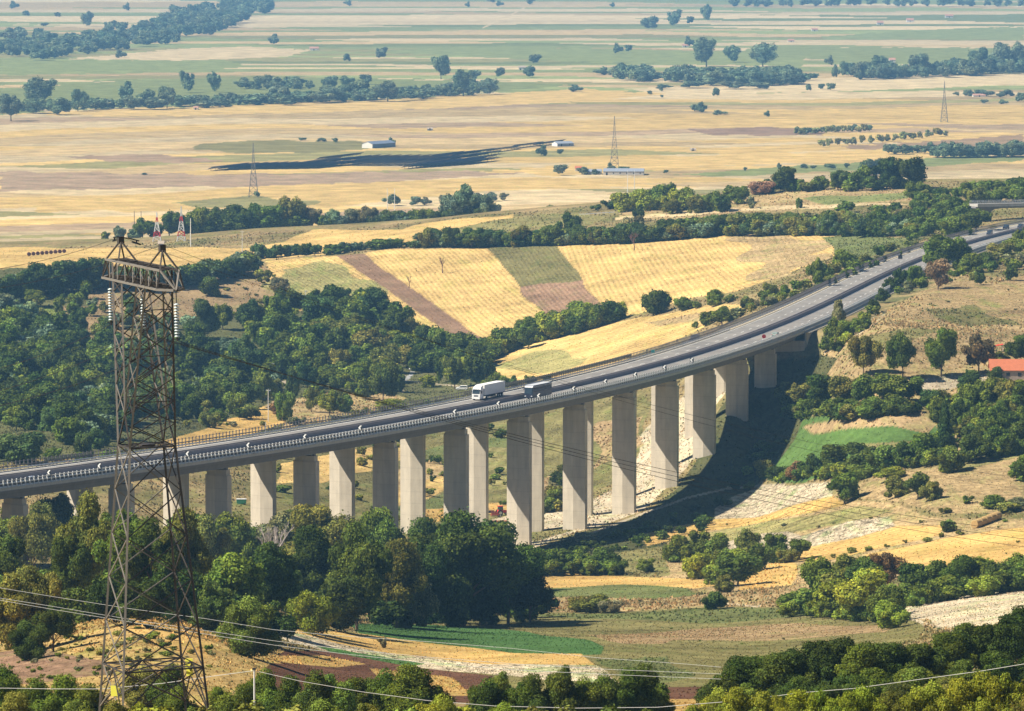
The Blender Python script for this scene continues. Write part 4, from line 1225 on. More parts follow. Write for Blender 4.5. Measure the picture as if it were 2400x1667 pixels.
for a in [(1660,1610,140,130,'DG'),(1710,1600,130,120,'MG'),(1620,1640,120,110,'DG'),(1770,1600,140,130,'DG'),(1830,1590,150,140,'BK'),(1890,1580,150,130,'BK'),(1940,1580,140,130,'MG'),(2000,1570,130,130,'DG'),
          (2060,1560,120,130,'DG'),(2120,1540,120,130,'MG'),(2180,1530,130,130,'DG'),(2240,1520,140,130,'BK'),(2300,1510,150,140,'BK'),(1800,1620,100,110,'DG'),(1960,1610,110,120,'MG'),(2060,1600,110,120,'MG'),
          (2160,1590,110,120,'DG'),(2250,1570,110,120,'DG'),(2310,1560,100,110,'BK'),(1880,1620,100,110,'DG'),(1690,1640,100,110,'MG'),(2110,1610,90,100,'OL'),(2010,1630,100,100,'OL')]:
    plant(a[0], a[1], a[2], a[3], a[4], a[5] if len(a) > 5 else 'tree', G5)
G6 = 'on the near slope at the lower right'
for i, a in enumerate([(1560,1680,100,110),(1600,1670,130,100),(1650,1680,140,110),(1700,1690,130,110),(1750,1690,120,110),(1800,1700,130,120),(1850,1690,130,110),(1900,1700,130,120),(1950,1690,140,110),
          (2000,1700,130,120),(2050,1690,140,120),(2110,1700,150,120),(2160,1690,160,120),(2210,1690,170,130),(2260,1690,170,120),(2310,1690,180,130),(1580,1710,80,100),(1730,1720,90,120),(1880,1720,90,120),(2030,1720,100,120),(2190,1720,120,120)]):
    plant(a[0], a[1], a[2], a[3], 'LG' if i < 4 or i == 16 else ('OL' if i % 6 == 3 else 'YG'), 'bush', G6)

# ================================================================= right of the valley
hedge([(1160,1290),(1240,1285),(1390,1290)], 12, (38,62), (1.0,1.5), ['MG','LG','DG'], 'in the low hedge under the tallest pier')
for a in [(1450,1285,32,55,'MG'),(1530,1240,34,50,'OL'),(1330,1376,44,90,'OL'),(1295,1374,36,60,'OL'),(1370,1376,30,60,'GY'),(1600,1368,40,60,'DG'),(860,1455,26,24,'GY'),(1310,1216,22,60,'GY'),(2130,1196,28,40,'DG')]:
    plant(a[0], a[1], a[2], a[3], a[4], 'bush', 'standing alone in the lower fields')
G7 = 'in the thicket between the golden fields'
for a in [(1520,1262,60,60,'MG'),(1570,1255,66,70,'MG'),(1615,1255,60,60,'MG'),(1680,1255,66,70,'OL'),(1740,1262,66,80,'MG'),(1790,1258,48,60,'MG','tree'),(1640,1290,60,80,'LG'),(1655,1315,76,100,'MG','tree'),
          (1570,1300,58,70,'LG'),(1600,1312,46,60,'LG'),(1700,1280,60,70,'DG'),(1530,1240,40,50,'MG'),(1625,1330,40,56,'OL')]:
    plant(a[0], a[1], a[2], a[3], a[4], a[5] if len(a) > 5 else 'bush', G7)
G8 = 'in the big thicket below the orange field'
for a in [(1850,1370,120,100,'MG','tree'),(1905,1365,120,120,'OL','tree'),(1950,1360,110,100,'DG','tree'),(1985,1330,90,90,'BR','tree'),(1800,1378,60,100,'MG'),(1870,1385,80,110,'LG'),(1930,1395,120,140,'LG','tree'),
          (1990,1400,90,90,'MG'),(2000,1412,66,80,'LG'),(1775,1372,44,60,'MG'),(2060,1345,80,90,'DG','tree'),(2110,1340,84,100,'MG','tree'),(2160,1335,90,100,'DG','tree'),(2210,1330,80,100,'MG','tree'),(2245,1328,66,80,'DG','tree'),
          (2290,1322,80,80,'MG','tree'),(2040,1360,50,80,'MG'),(2120,1350,56,100,'MG'),(2200,1340,50,90,'LG'),(1760,1380,30,40,'OL')]:
    plant(a[0], a[1], a[2], a[3], a[4], a[5] if len(a) > 5 else 'bush', G8)
for i in range(9):
    plant(1820 + i * 42 + R.uniform(-8, 8), 1258 - i * 7 + R.uniform(-3, 3), R.uniform(8, 15), R.uniform(12, 26), 'OL', 'bush', 'low on the weedy strip in the orange field')
G9 = 'in the scrub row beyond the bridge shadow'
for a in [(1712,1072,40,44,'OL'),(1750,1082,36,60,'BK'),(1790,1082,44,60,'BR'),(1830,1080,58,60,'BK'),(1880,1070,70,80,'DG','tree'),(1930,1062,70,90,'DG','tree'),(1980,1060,60,80,'MG'),(2030,1050,60,70,'DG'),
          (2085,1040,70,70,'MG','tree'),(2130,1062,60,70,'MG'),(2180,1040,66,80,'DG','tree'),(2240,1025,70,80,'MG','tree'),(2290,1015,70,80,'DG','tree'),(1930,1078,36,70,'MG'),(2000,1078,30,70,'LG'),(2190,1024,60,70,'DG'),(2120,1014,80,50,'BK','cone')]:
    plant(a[0], a[1], a[2], a[3], a[4], a[5] if len(a) > 5 else 'bush', G9)
G10 = 'on the rough bank above the cream field'
for a in [(1895,1132,72,86,'MG','tree'),(2010,1118,50,60,'OL'),(2060,1122,60,66,'DG','tree'),(2090,1125,44,50,'OL'),(2230,1140,30,60,'MG'),(2260,1150,26,60,'OL'),(2285,1145,30,50,'GY'),(2170,1130,18,30,'MG'),(2120,1155,14,30,'OL'),(2298,1080,60,60,'MG')]:
    plant(a[0], a[1], a[2], a[3], a[4], a[5] if len(a) > 5 else 'bush', G10)
G11 = 'in the thick hedge above the green terrace'
for a in [(1765,905,44,60,'OL'),(1800,918,60,70,'OL','tree'),(1850,925,78,80,'DG','tree'),(1900,922,70,80,'OL','tree'),(1950,915,76,80,'MG','tree'),(2000,912,72,90,'MG','tree'),(2040,905,60,66,'MG','tree'),(1780,930,44,60,'DG'),
          (1830,938,44,70,'MG'),(1900,940,40,80,'DG'),(1960,935,44,80,'MG'),(2020,930,44,70,'DG'),(2090,925,50,56,'BG','tree'),(1800,948,22,60,'MG'),(1870,942,20,70,'MG'),(1940,935,20,70,'LG'),(2000,926,18,60,'MG')]:
    plant(a[0], a[1], a[2], a[3], a[4], a[5] if len(a) > 5 else 'bush', G11)
for a, nm in [((1938,850,94,76,'OL'),'round'),((2026,850,104,70,'DG'),'upright'),((2112,846,110,84,'MG'),'broad'),((2196,838,88,78,'BR'),'reddish')]:
    plant(a[0], a[1], a[2], a[3], a[4], 'tree', '*', keep=True, group='row of trees beside the shed track',
          label=f'{nm} {TONES[a[4]][0]} tree, {ordinal([1938,2026,2112,2196].index(a[0]))} in the row left of the red shed')
G12 = 'round the shed yard'
for a in [(2280,815,56,60,'DG','tree'),(2240,818,30,50,'OL'),(2240,858,36,44,'BG'),(2298,800,50,50,'MG','tree'),(2170,940,80,60,'MG','tree'),(2210,925,78,70,'MG','tree'),(2255,918,66,60,'OL','tree'),(2290,925,66,60,'DG','tree'),
          (2150,960,66,50,'DG','tree'),(2190,965,60,60,'MG'),(2120,1000,100,40,'BK','cone'),(2240,960,60,60,'MG','tree'),(2230,1000,80,80,'MG','tree'),(2270,985,60,60,'DG','tree'),(2180,880,50,60,'BG','bush'),(2100,950,44,40,'DG'),(2298,968,60,50,'MG')]:
    plant(a[0], a[1], a[2], a[3], a[4], a[5] if len(a) > 5 else 'bush', G12)
G13 = 'between the motorway and the big dry field'
for a in [(1880,738,66,32,'GY','tall'),(1870,770,56,40,'MG'),(1895,770,50,50,'MG'),(1915,755,40,44,'MG'),(1940,735,36,36,'LG'),(1960,705,34,34,'DG'),(1980,680,34,34,'DG'),(2000,655,34,38,'DG'),(2022,645,50,34,'DG','tree'),
          (2050,640,44,44,'MG'),(2120,615,88,100,'MG','tree'),(2095,600,50,60,'LG','tree'),(2150,600,60,60,'BG','tree'),(2105,650,70,60,'PI','tree'),(2180,612,44,60,'MG'),(2200,600,34,50,'MG'),(2220,595,30,40,'OL'),
          (2245,580,36,60,'OL'),(2280,570,40,60,'MG','tree'),(2200,640,30,28,'DG'),(2270,630,40,32,'DG'),(2300,560,50,50,'MG','tree'),(2225,610,26,40,'MG'),(1855,790,36,40,'MG'),(1880,800,30,40,'DG')]:
    plant(a[0], a[1], a[2], a[3], a[4], a[5] if len(a) > 5 else 'bush', G13)

# ================================================================= beyond the viaduct
G14 = 'along the far verge of the motorway'
for a in [(1620,735,46,60,'MG','tree'),(1590,730,30,40,'MG'),(1680,700,34,34,'OL'),(1715,685,34,30,'MG'),(1730,672,44,40,'OL','tree'),(1760,668,30,30,'MG'),(1790,655,26,34,'MG'),(1830,645,66,44,'MG','tree'),(1850,630,44,40,'DG','tree'),
          (1900,612,52,70,'MG'),(1870,618,30,40,'OL'),(1940,600,30,40,'OL'),(1975,575,26,34,'MG'),(2000,565,20,40,'OL'),(2040,560,20,40,'OL'),(1655,715,26,30,'GY'),(1810,650,24,30,'OL')]:
    plant(a[0], a[1], a[2], a[3], a[4], a[5] if len(a) > 5 else 'bush', G14, after=1640)
for a in [(1475,706,54,64,'DG'),(1535,698,32,50,'MG'),(1605,686,38,48,'MG'),(1562,694,18,30,'MG'),(1640,680,18,36,'MG')]:
    plant(a[0], a[1], a[2], a[3], a[4], 'bush', 'at the foot of the pale striped field', after=1640)
G15 = 'in the hedge below the striped hillside field'
hedge([(1050,850),(1110,800),(1180,770),(1260,755),(1340,735),(1400,715)], 26, (34,62), (.9,1.3), ['MG','LG','MG','DG'], G15, ('bush','bush','tree'), after=1640)
for a in [(1300,742,66,80,'LG','tree'),(1240,760,50,50,'MG','tree'),(1185,782,50,50,'DG','tree'),(1375,712,36,40,'MG','tree'),(1340,730,40,50,'LG')]:
    plant(a[0], a[1], a[2], a[3], a[4], a[5] if len(a) > 5 else 'bush', G15, after=1640)
G16 = 'in the wood beside the lower road'
scatter([(560,740),(700,690),(850,690),(920,760),(1080,800),(1090,850),(990,830),(880,845),(840,870),(700,830),(600,790)], 44, (46,84), (.8,1.15), ['MG','DG','BG','DG','OL'], G16, ('tree','tree','bush'), after=1640)
for a in [(860,915,110,70,'DG','tree'),(820,880,70,70,'MG','tree'),(890,880,60,50,'MG'),(990,860,60,26,'DG','tree'),(1020,872,74,60,'MG','tree'),(1075,872,84,70,'DG','tree'),(1110,880,44,60,'MG'),(1190,872,30,30,'DG'),
          (1150,868,26,30,'DG'),(1230,868,24,30,'MG'),(960,870,30,50,'LG'),(1130,905,24,60,'MG'),(880,925,30,80,'LG'),(740,935,60,60,'LG','tree'),(700,925,56,40,'OL','tree'),(640,945,66,46,'MG'),(770,925,40,50,'MG'),(640,850,60,50,'DG'),(800,950,24,50,'OL'),
          (560,920,60,60,'BG','tree'),(590,905,70,60,'MG','tree'),(530,930,50,60,'MG'),(480,920,50,60,'MG'),(470,960,36,50,'OL'),(430,940,56,60,'DG'),(655,905,80,40,'BG','tall'),(690,880,70,50,'BG','tree'),(1040,935,26,60,'OL'),(620,930,26,40,'BR')]:
    plant(a[0], a[1], a[2], a[3], a[4], a[5] if len(a) > 5 else 'bush', G16, after=1500)
G17 = 'in the dense wood behind the pylon head'
scatter([(-20,790),(60,760),(160,780),(260,800),(420,820),(560,810),(620,880),(560,905),(420,930),(330,960),(200,1000),(-20,960)], 62, (56,96), (.85,1.2), ['DG','BG','MG','DG','DG'], G17, ('tree','tree','bush'), after=1450)
scatter([(-20,880),(120,900),(250,930),(300,960),(180,1010),(-20,960)], 12, (40,66), (1,1.4), ['BG','MG'], 'on the bank beyond the left end of the viaduct', 'bush', after=1400)
for a in [(50,1040,70,110,'BG'),(20,1035,60,70,'DG'),(120,1035,30,40,'MG'),(190,1030,60,50,'BG'),(180,1050,36,40,'MG'),(220,1010,50,50,'BG'),(290,950,60,50,'MG'),(110,1030,24,24,'MG'),(250,1045,34,50,'MG')]:
    plant(a[0], a[1], a[2], a[3], a[4], 'bush', 'on the bank beyond the left end of the viaduct', after=1250)
G18 = 'on the scrubby slope under the long golden field'
hedge([(0,680),(120,660),(240,648)], 14, (50,80), (.7,1.0), ['DG','BG','MG'], 'in the wood edge under the long golden field', ('tree','tall'), after=1500)
hedge([(250,650),(330,655),(430,640),(560,620)], 12, (34,54), (.9,1.3), ['DG','BG'], 'in the wood edge under the long golden field', ('bush','tree'), after=1500)
for a in [(475,665,44,56,'DG','bush'),(192,672,48,30,'DG','tall'),(595,640,40,44,'OL','open'),(630,672,50,44,'GY','tree'),(655,690,36,40,'DG','bush'),(865,706,30,26,'DG','bush'),(130,700,34,30,'MG','bush'),(160,710,34,30,'MG','bush'),
          (80,690,44,50,'MG','tree'),(300,720,50,50,'MG','tree'),(460,760,90,60,'BG','tall'),(430,780,60,60,'DG','tree'),(560,750,80,66,'BG','tree'),(610,740,76,60,'MG','tall'),(500,740,60,50,'MG','tree'),(240,760,50,50,'MG','tree'),
          (180,750,60,50,'DG','tree'),(330,770,66,50,'DG','tree'),(20,760,70,80,'LG','bush'),(120,765,40,60,'LG','bush'),(380,740,40,40,'DG','bush'),(290,690,36,40,'BG','bush')]:
    plant(a[0], a[1], a[2], a[3], a[4], a[5], G18, after=1500)
G19 = 'in the hedge along the top of the striped field'
hedge([(575,582),(640,575),(720,568)], 9, (20,34), (1.1,1.7), ['DG','BG'], G19, 'bush', after=2100)
hedge([(720,572),(860,558),(960,556)], 9, (12,22), (1.2,2), ['DG'], G19, 'bush', after=2100)
hedge([(950,556),(1100,554),(1260,550),(1420,545),(1600,528),(1800,528),(1960,532),(2050,530)], 44, (30,48), (1.0,1.5), ['DG','MG','BG','DG','OL'], G19, ('bush','bush','tree'), after=2100)
hedge([(1500,535),(1700,515),(1900,512),(2040,510)], 22, (28,44), (1.0,1.6), ['DG','MG','OL'], G19, 'bush', after=2100)
for a in [(1280,545,70,60,'DG'),(1425,540,56,60,'GY'),(2040,545,40,60,'MG')]:
    plant(a[0], a[1], a[2], a[3], a[4], 'tree', G19, after=2100)
G20 = 'on the green knoll behind the striped field'
for a in [(1400,476,44,60,'LG'),(1450,474,50,60,'LG'),(1490,470,60,60,'MG','tree'),(1530,472,52,60,'LG'),(1560,478,40,50,'OL'),(1600,474,46,50,'MG'),(1625,476,40,36,'DG'),(1420,470,30,40,'MG'),(1370,470,22,40,'BG'),(1435,498,44,30,'BK','tree'),(1685,468,28,22,'GY'),
          (1510,480,34,50,'OL'),(1340,472,14,30,'BG'),(1792,468,24,18,'DG'),(1580,466,30,50,'MG'),(1660,458,40,50,'MG')]:
    plant(a[0], a[1], a[2], a[3], a[4], a[5] if len(a) > 5 else 'bush', G20, after=2100)
G21 = 'by the dark trees above the overpass'
for a in [(1760,430,56,58,'DG','tree'),(1880,428,46,58,'BG','tree'),(1935,428,56,60,'MG','tree'),(1990,424,72,70,'BK','tree'),(2045,424,72,80,'BK','tree'),(1960,395,44,60,'BG','tree'),(2060,458,50,60,'MG','tree'),(2100,452,30,40,'BG'),(1815,430,22,50,'OL'),
          (1710,436,30,60,'PI'),(1640,440,24,40,'MG'),(1665,440,22,30,'OL'),(1840,420,30,26,'GY','tree'),(1905,430,28,40,'MG'),(1960,428,30,50,'DG'),(2150,440,20,40,'MG'),(2190,435,24,50,'MG'),(2240,432,28,60,'MG'),(2280,428,30,60,'DG'),
          (2150,500,60,70,'MG','tree'),(2110,500,50,60,'MG'),(2190,520,50,70,'DG','tree'),(2140,530,44,70,'MG'),(2080,530,44,60,'MG'),(2060,500,36,60,'DG'),(2010,480,26,50,'DG'),(1970,482,22,50,'MG'),(1900,478,26,50,'MG'),(2190,470,50,60,'OL','tree'),
          (2120,462,24,50,'MG'),(2230,455,30,60,'MG'),(2280,452,28,60,'MG'),(2260,440,24,50,'DG'),(2180,488,36,60,'MG')]:
    plant(a[0], a[1], a[2], a[3], a[4], a[5] if len(a) > 5 else 'bush', G21, after=2050)

# ================================================================= the plain, trees fading to blue
G22 = 'in the tree belt behind the golden fields'
hedge([(430,560),(520,555),(600,548),(640,540)], 16, (48,64), (.9,1.3), ['DG','MG'], G22, ('tree','bush'), after=2600)
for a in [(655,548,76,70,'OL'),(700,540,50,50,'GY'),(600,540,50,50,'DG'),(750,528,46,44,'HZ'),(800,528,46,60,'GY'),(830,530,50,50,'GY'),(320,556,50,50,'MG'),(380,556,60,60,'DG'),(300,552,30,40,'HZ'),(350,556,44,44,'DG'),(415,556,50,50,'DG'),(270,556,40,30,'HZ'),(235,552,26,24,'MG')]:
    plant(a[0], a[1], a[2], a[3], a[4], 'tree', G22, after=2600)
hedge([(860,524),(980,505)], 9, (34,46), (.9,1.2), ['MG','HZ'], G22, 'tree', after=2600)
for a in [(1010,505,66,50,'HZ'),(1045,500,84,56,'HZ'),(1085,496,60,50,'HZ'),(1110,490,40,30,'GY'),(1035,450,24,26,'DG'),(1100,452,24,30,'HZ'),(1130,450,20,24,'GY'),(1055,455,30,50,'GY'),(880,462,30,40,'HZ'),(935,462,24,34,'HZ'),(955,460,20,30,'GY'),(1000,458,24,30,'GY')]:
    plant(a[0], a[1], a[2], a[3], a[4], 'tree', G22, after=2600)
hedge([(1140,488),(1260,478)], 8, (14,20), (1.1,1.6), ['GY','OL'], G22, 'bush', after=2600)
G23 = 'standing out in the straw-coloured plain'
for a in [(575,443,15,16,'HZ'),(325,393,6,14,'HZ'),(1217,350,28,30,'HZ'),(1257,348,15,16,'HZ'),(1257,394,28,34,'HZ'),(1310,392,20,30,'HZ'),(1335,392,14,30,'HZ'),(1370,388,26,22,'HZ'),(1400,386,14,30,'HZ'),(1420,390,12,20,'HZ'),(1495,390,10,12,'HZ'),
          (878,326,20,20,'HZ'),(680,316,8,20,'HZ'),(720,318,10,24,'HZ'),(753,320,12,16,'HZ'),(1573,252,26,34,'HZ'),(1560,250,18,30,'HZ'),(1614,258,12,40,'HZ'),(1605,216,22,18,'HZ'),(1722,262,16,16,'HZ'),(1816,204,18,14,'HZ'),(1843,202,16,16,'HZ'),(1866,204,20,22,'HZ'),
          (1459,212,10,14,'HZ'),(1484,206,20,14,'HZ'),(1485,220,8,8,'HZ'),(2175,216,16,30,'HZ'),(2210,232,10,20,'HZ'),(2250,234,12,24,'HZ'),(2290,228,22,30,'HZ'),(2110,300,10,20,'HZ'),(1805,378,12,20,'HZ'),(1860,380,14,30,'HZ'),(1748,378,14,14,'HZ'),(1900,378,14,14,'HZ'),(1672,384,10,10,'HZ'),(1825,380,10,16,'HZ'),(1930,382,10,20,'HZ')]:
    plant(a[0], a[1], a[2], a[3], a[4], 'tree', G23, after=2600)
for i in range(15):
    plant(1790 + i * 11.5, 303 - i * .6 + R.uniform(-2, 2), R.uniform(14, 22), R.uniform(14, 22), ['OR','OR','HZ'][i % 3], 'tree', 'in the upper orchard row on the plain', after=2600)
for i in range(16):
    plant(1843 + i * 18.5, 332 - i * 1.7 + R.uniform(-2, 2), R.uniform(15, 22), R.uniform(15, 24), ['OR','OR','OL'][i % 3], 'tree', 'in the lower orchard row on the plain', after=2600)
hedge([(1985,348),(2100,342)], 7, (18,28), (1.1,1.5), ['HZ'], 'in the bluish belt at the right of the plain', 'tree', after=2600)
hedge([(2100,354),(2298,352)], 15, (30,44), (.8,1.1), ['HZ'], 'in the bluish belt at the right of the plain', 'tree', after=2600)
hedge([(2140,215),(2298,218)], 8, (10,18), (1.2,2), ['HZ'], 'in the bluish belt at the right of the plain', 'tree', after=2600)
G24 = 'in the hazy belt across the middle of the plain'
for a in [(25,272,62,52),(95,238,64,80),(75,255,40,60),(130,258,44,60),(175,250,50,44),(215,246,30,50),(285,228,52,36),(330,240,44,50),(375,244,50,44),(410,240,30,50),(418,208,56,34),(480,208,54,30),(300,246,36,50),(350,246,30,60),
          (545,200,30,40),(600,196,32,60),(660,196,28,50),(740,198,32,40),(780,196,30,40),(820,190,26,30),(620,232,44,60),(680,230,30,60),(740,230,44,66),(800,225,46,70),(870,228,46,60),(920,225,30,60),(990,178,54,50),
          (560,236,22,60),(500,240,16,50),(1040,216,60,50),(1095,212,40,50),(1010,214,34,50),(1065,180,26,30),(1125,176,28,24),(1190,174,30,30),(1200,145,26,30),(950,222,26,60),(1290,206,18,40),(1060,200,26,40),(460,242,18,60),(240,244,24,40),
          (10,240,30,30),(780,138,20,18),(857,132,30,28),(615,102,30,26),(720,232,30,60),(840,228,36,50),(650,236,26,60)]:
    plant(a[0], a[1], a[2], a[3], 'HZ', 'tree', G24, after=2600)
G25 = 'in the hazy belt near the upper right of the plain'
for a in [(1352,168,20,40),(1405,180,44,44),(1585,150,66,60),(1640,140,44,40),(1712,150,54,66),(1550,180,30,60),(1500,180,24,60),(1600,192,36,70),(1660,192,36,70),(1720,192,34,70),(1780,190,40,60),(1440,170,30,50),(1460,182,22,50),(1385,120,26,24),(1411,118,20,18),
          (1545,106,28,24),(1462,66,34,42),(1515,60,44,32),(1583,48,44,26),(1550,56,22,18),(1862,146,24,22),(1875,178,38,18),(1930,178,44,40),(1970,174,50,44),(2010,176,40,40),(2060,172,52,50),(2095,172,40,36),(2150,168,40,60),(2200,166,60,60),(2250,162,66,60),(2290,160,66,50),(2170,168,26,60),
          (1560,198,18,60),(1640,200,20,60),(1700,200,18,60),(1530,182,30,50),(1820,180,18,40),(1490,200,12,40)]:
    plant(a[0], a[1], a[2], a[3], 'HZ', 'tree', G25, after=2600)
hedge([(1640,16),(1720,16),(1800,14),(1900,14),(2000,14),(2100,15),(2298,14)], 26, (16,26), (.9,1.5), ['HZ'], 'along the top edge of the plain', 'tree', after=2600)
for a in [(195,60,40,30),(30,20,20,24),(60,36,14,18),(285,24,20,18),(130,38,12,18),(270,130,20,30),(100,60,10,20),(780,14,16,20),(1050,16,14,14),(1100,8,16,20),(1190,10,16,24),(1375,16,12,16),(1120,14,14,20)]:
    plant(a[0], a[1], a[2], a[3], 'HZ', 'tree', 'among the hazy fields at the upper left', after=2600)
# far-off woods that read as one mass, and the filling of thickets and hedges
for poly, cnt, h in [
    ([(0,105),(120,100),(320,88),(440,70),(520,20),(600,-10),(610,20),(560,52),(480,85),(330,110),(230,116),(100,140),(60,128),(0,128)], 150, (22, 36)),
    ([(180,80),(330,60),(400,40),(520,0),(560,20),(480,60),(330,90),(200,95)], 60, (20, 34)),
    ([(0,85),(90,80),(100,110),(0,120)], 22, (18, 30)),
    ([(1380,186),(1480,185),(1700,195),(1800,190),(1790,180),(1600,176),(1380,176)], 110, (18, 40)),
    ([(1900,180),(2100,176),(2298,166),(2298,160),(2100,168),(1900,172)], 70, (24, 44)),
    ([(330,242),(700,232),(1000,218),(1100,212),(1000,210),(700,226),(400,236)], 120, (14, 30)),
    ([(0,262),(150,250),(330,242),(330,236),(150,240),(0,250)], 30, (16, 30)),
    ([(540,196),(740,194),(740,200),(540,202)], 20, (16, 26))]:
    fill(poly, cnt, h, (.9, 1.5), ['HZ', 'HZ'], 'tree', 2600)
fill([(-20,700),(60,730),(160,770),(260,790),(420,800),(560,790),(640,880),(560,915),(420,940),(330,960),(200,1000),(-20,960)], 165, (30, 62), (.9,1.4), ['DG','HZ','MG','DG','MG'], 'bush', 1450)
fill([(560,740),(700,700),(850,700),(920,760),(1080,800),(1090,850),(990,840),(900,830),(880,845),(840,900),(700,880),(600,860)], 150, (28, 56), (.9,1.4), ['MG','DG','MG','LG','DG'], 'bush', 1500)
fill([(420,900),(620,880),(780,900),(860,930),(700,905),(480,960),(420,950)], 40, (16, 34), (1,1.6), ['MG','DG','OL'], 'bush', 1500)
fill_line([(0,665),(120,655),(240,648),(330,650),(430,640),(565,612)], 70, (30, 52), (.9,1.4), ['DG','HZ','MG'], 'bush', 1500)
fill([(0,670),(240,650),(330,690),(300,700),(560,760),(400,790),(160,770),(0,760)], 34, (18, 40), (1,1.4), ['DG','MG','OL','HZ'], 'bush', 1500)
fill_line([(1050,850),(1110,800),(1180,770),(1260,755),(1340,735),(1400,715)], 60, (24, 44), (1,1.4), ['MG','LG','DG'], 'bush', 1640)
fill_line([(940,555),(1100,553),(1260,550),(1420,545),(1600,530),(1800,528),(1960,532),(2060,528)], 130, (22, 40), (1,1.5), ['DG','MG','HZ','OL'], 'bush', 2100)
fill_line([(1480,528),(1700,512),(1900,506),(2060,500)], 90, (20, 36), (1,1.6), ['DG','MG','OL','GY'], 'bush', 2100)
fill_line([(570,582),(640,575),(720,568),(860,556),(950,555)], 36, (12, 24), (1.2,2), ['DG','HZ'], 'bush', 2100)
fill_line([(1370,474),(1500,470),(1630,474)], 26, (22, 40), (1,1.4), ['LG','MG','OL'], 'bush', 2100)
fill([(2060,440),(2298,425),(2298,455),(2200,460),(2190,530),(2060,540),(2040,500)], 80, (18, 36), (1,1.5), ['MG','DG','OL','MG'], 'bush', 2050)
fill_line([(1720,432),(1850,426),(1960,424),(2060,424)], 30, (16, 34), (1,1.5), ['DG','MG'], 'bush', 2100)
fill_line([(430,560),(640,545),(720,532),(860,526),(980,508),(1120,492)], 60, (24, 44), (1,1.4), ['MG','HZ','DG'], 'tree', 2600)
fill_line([(2100,354),(2298,352)], 26, (24, 40), (.9,1.3), ['HZ'], 'tree', 2600)
fill_line([(1770,940),(1900,945),(2060,925)], 60, (20, 40), (1,1.5), ['MG','DG','OL'], 'bush')
fill_line([(1740,1085),(1900,1075),(2050,1052),(2298,1018)], 60, (20, 40), (1,1.5), ['MG','DG','LG'], 'bush')
fill([(2090,900),(2298,880),(2298,1010),(2120,1010)], 80, (20, 44), (1,1.4), ['MG','DG','OL','LG'], 'bush')
fill_line([(1755,1385),(1860,1388),(2010,1405)], 26, (24, 44), (1,1.5), ['MG','LG','DG'], 'bush')
fill_line([(2010,1375),(2100,1352),(2298,1325)], 40, (28, 52), (1,1.4), ['MG','DG'], 'bush')
fill_line([(1500,1262),(1700,1262),(1790,1262)], 20, (18, 34), (1,1.6), ['MG','OL'], 'bush')
fill_line([(1160,1292),(1390,1290)], 20, (24, 40), (1,1.5), ['MG','LG'], 'bush')
fill([(1860,800),(1900,745),(2000,660),(2040,640),(2298,560),(2298,620),(2060,650),(1990,680),(1930,770),(1880,810)], 80, (10, 26), (1,1.6), ['MG','OL','DG','LG','GY'], 'bush', 1560)
fill_line([(1560,740),(1700,695),(1860,640),(2040,565)], 50, (10, 22), (1,1.7), ['MG','OL','GY'], 'bush', 1640)
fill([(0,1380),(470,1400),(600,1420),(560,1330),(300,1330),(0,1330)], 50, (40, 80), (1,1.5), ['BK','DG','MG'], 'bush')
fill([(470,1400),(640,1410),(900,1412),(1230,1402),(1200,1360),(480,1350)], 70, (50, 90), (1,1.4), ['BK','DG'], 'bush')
fill([(1200,1080),(1290,1060),(1290,1180),(1210,1150)], 14, (14, 40), (1,1.5), ['MG','DG','OL'], 'bush', 1290)
fill([(1140,1262),(1300,1255),(1500,1225),(1600,1180),(1700,1090),(1780,990),(1700,1000),(1600,1130),(1400,1205),(1180,1240)], 60, (8, 22), (1.2,2.2), ['DG','BK','MG'], 'bush', 1200)
fill([(580,1000),(1140,960),(1140,1150),(600,1200)], 50, (6, 22), (1.2,2.2), ['MG','DG','OL'], 'bush', 1290)
# dry tussocks and weeds over the rough ground
fill([(1480,1300),(1640,1165),(1990,1130),(2298,1165),(2298,1330),(1700,1340)], 22, (3, 7), (1.5,2.6), ['OL','GY','MG'], 'bush')
fill([(1860,850),(1990,680),(2298,625),(2298,840)], 20, (2.5, 5), (1.5,3), ['OL','GY','MG'], 'bush')
fill([(430,700),(600,600),(700,700),(600,720)], 40, (3, 9), (1.5,2.6), ['OL','MG'], 'bush', 1700)
fill([(1240,1385),(1600,1370),(2050,1400),(1900,1460),(1500,1540)], 12, (3, 6), (1.6,3), ['OL','GY','MG'], 'bush')
fill([(0,1440),(130,1370),(470,1430),(480,1510),(0,1540)], 90, (4, 14), (1.4,2.6), ['OL','GY','MG'], 'bush')
fill_line([(400,960),(640,955),(840,930),(1060,900),(1300,860)], 40, (8, 20), (1,1.8), ['MG','OL','GY'], 'bush', 1330)

# ------------------------------------------------------------------ bare trees
def bare_tree(px, py, hpx, label, mat, seed, after=None, spread=.55, lvl=4):
    p = ground(px * S, py * S, after)
    H = hpx * S * p.y / F
    r = random.Random(seed)
    root = empty('bare_tree', p)
    tr = MB(); br = MB()
    def grow(a, d, ln, w, l):
        d = d.normalized()
        b = a + d * ln
        mid = (a + b) / 2 + Vector((r.uniform(-1, 1), r.uniform(-1, 1), 0)) * ln * .06
        (tr if l == 0 else br).tube([a, mid, b], [w, w * .8, w * .62], 5 if l else 7, l == 0)
        if l >= lvl: return
        for i in range(3 if l else 4):
            v = Vector((r.uniform(-1, 1), r.uniform(-1, 1), r.uniform(-.1, .8))) * spread
            grow(a.lerp(b, r.uniform(.55, 1.0)), d + v * 1.25, ln * r.uniform(.52, .72), w * .55, l + 1)
    grow(Vector((0, 0, -.3)), Vector((r.uniform(-.1, .1), 0, 1)), H * .40, H * .028, 0)
    tr.build('trunk', mat, root); br.build('crown', mat, root)
    tagit(root, label, 'tree')
    return root
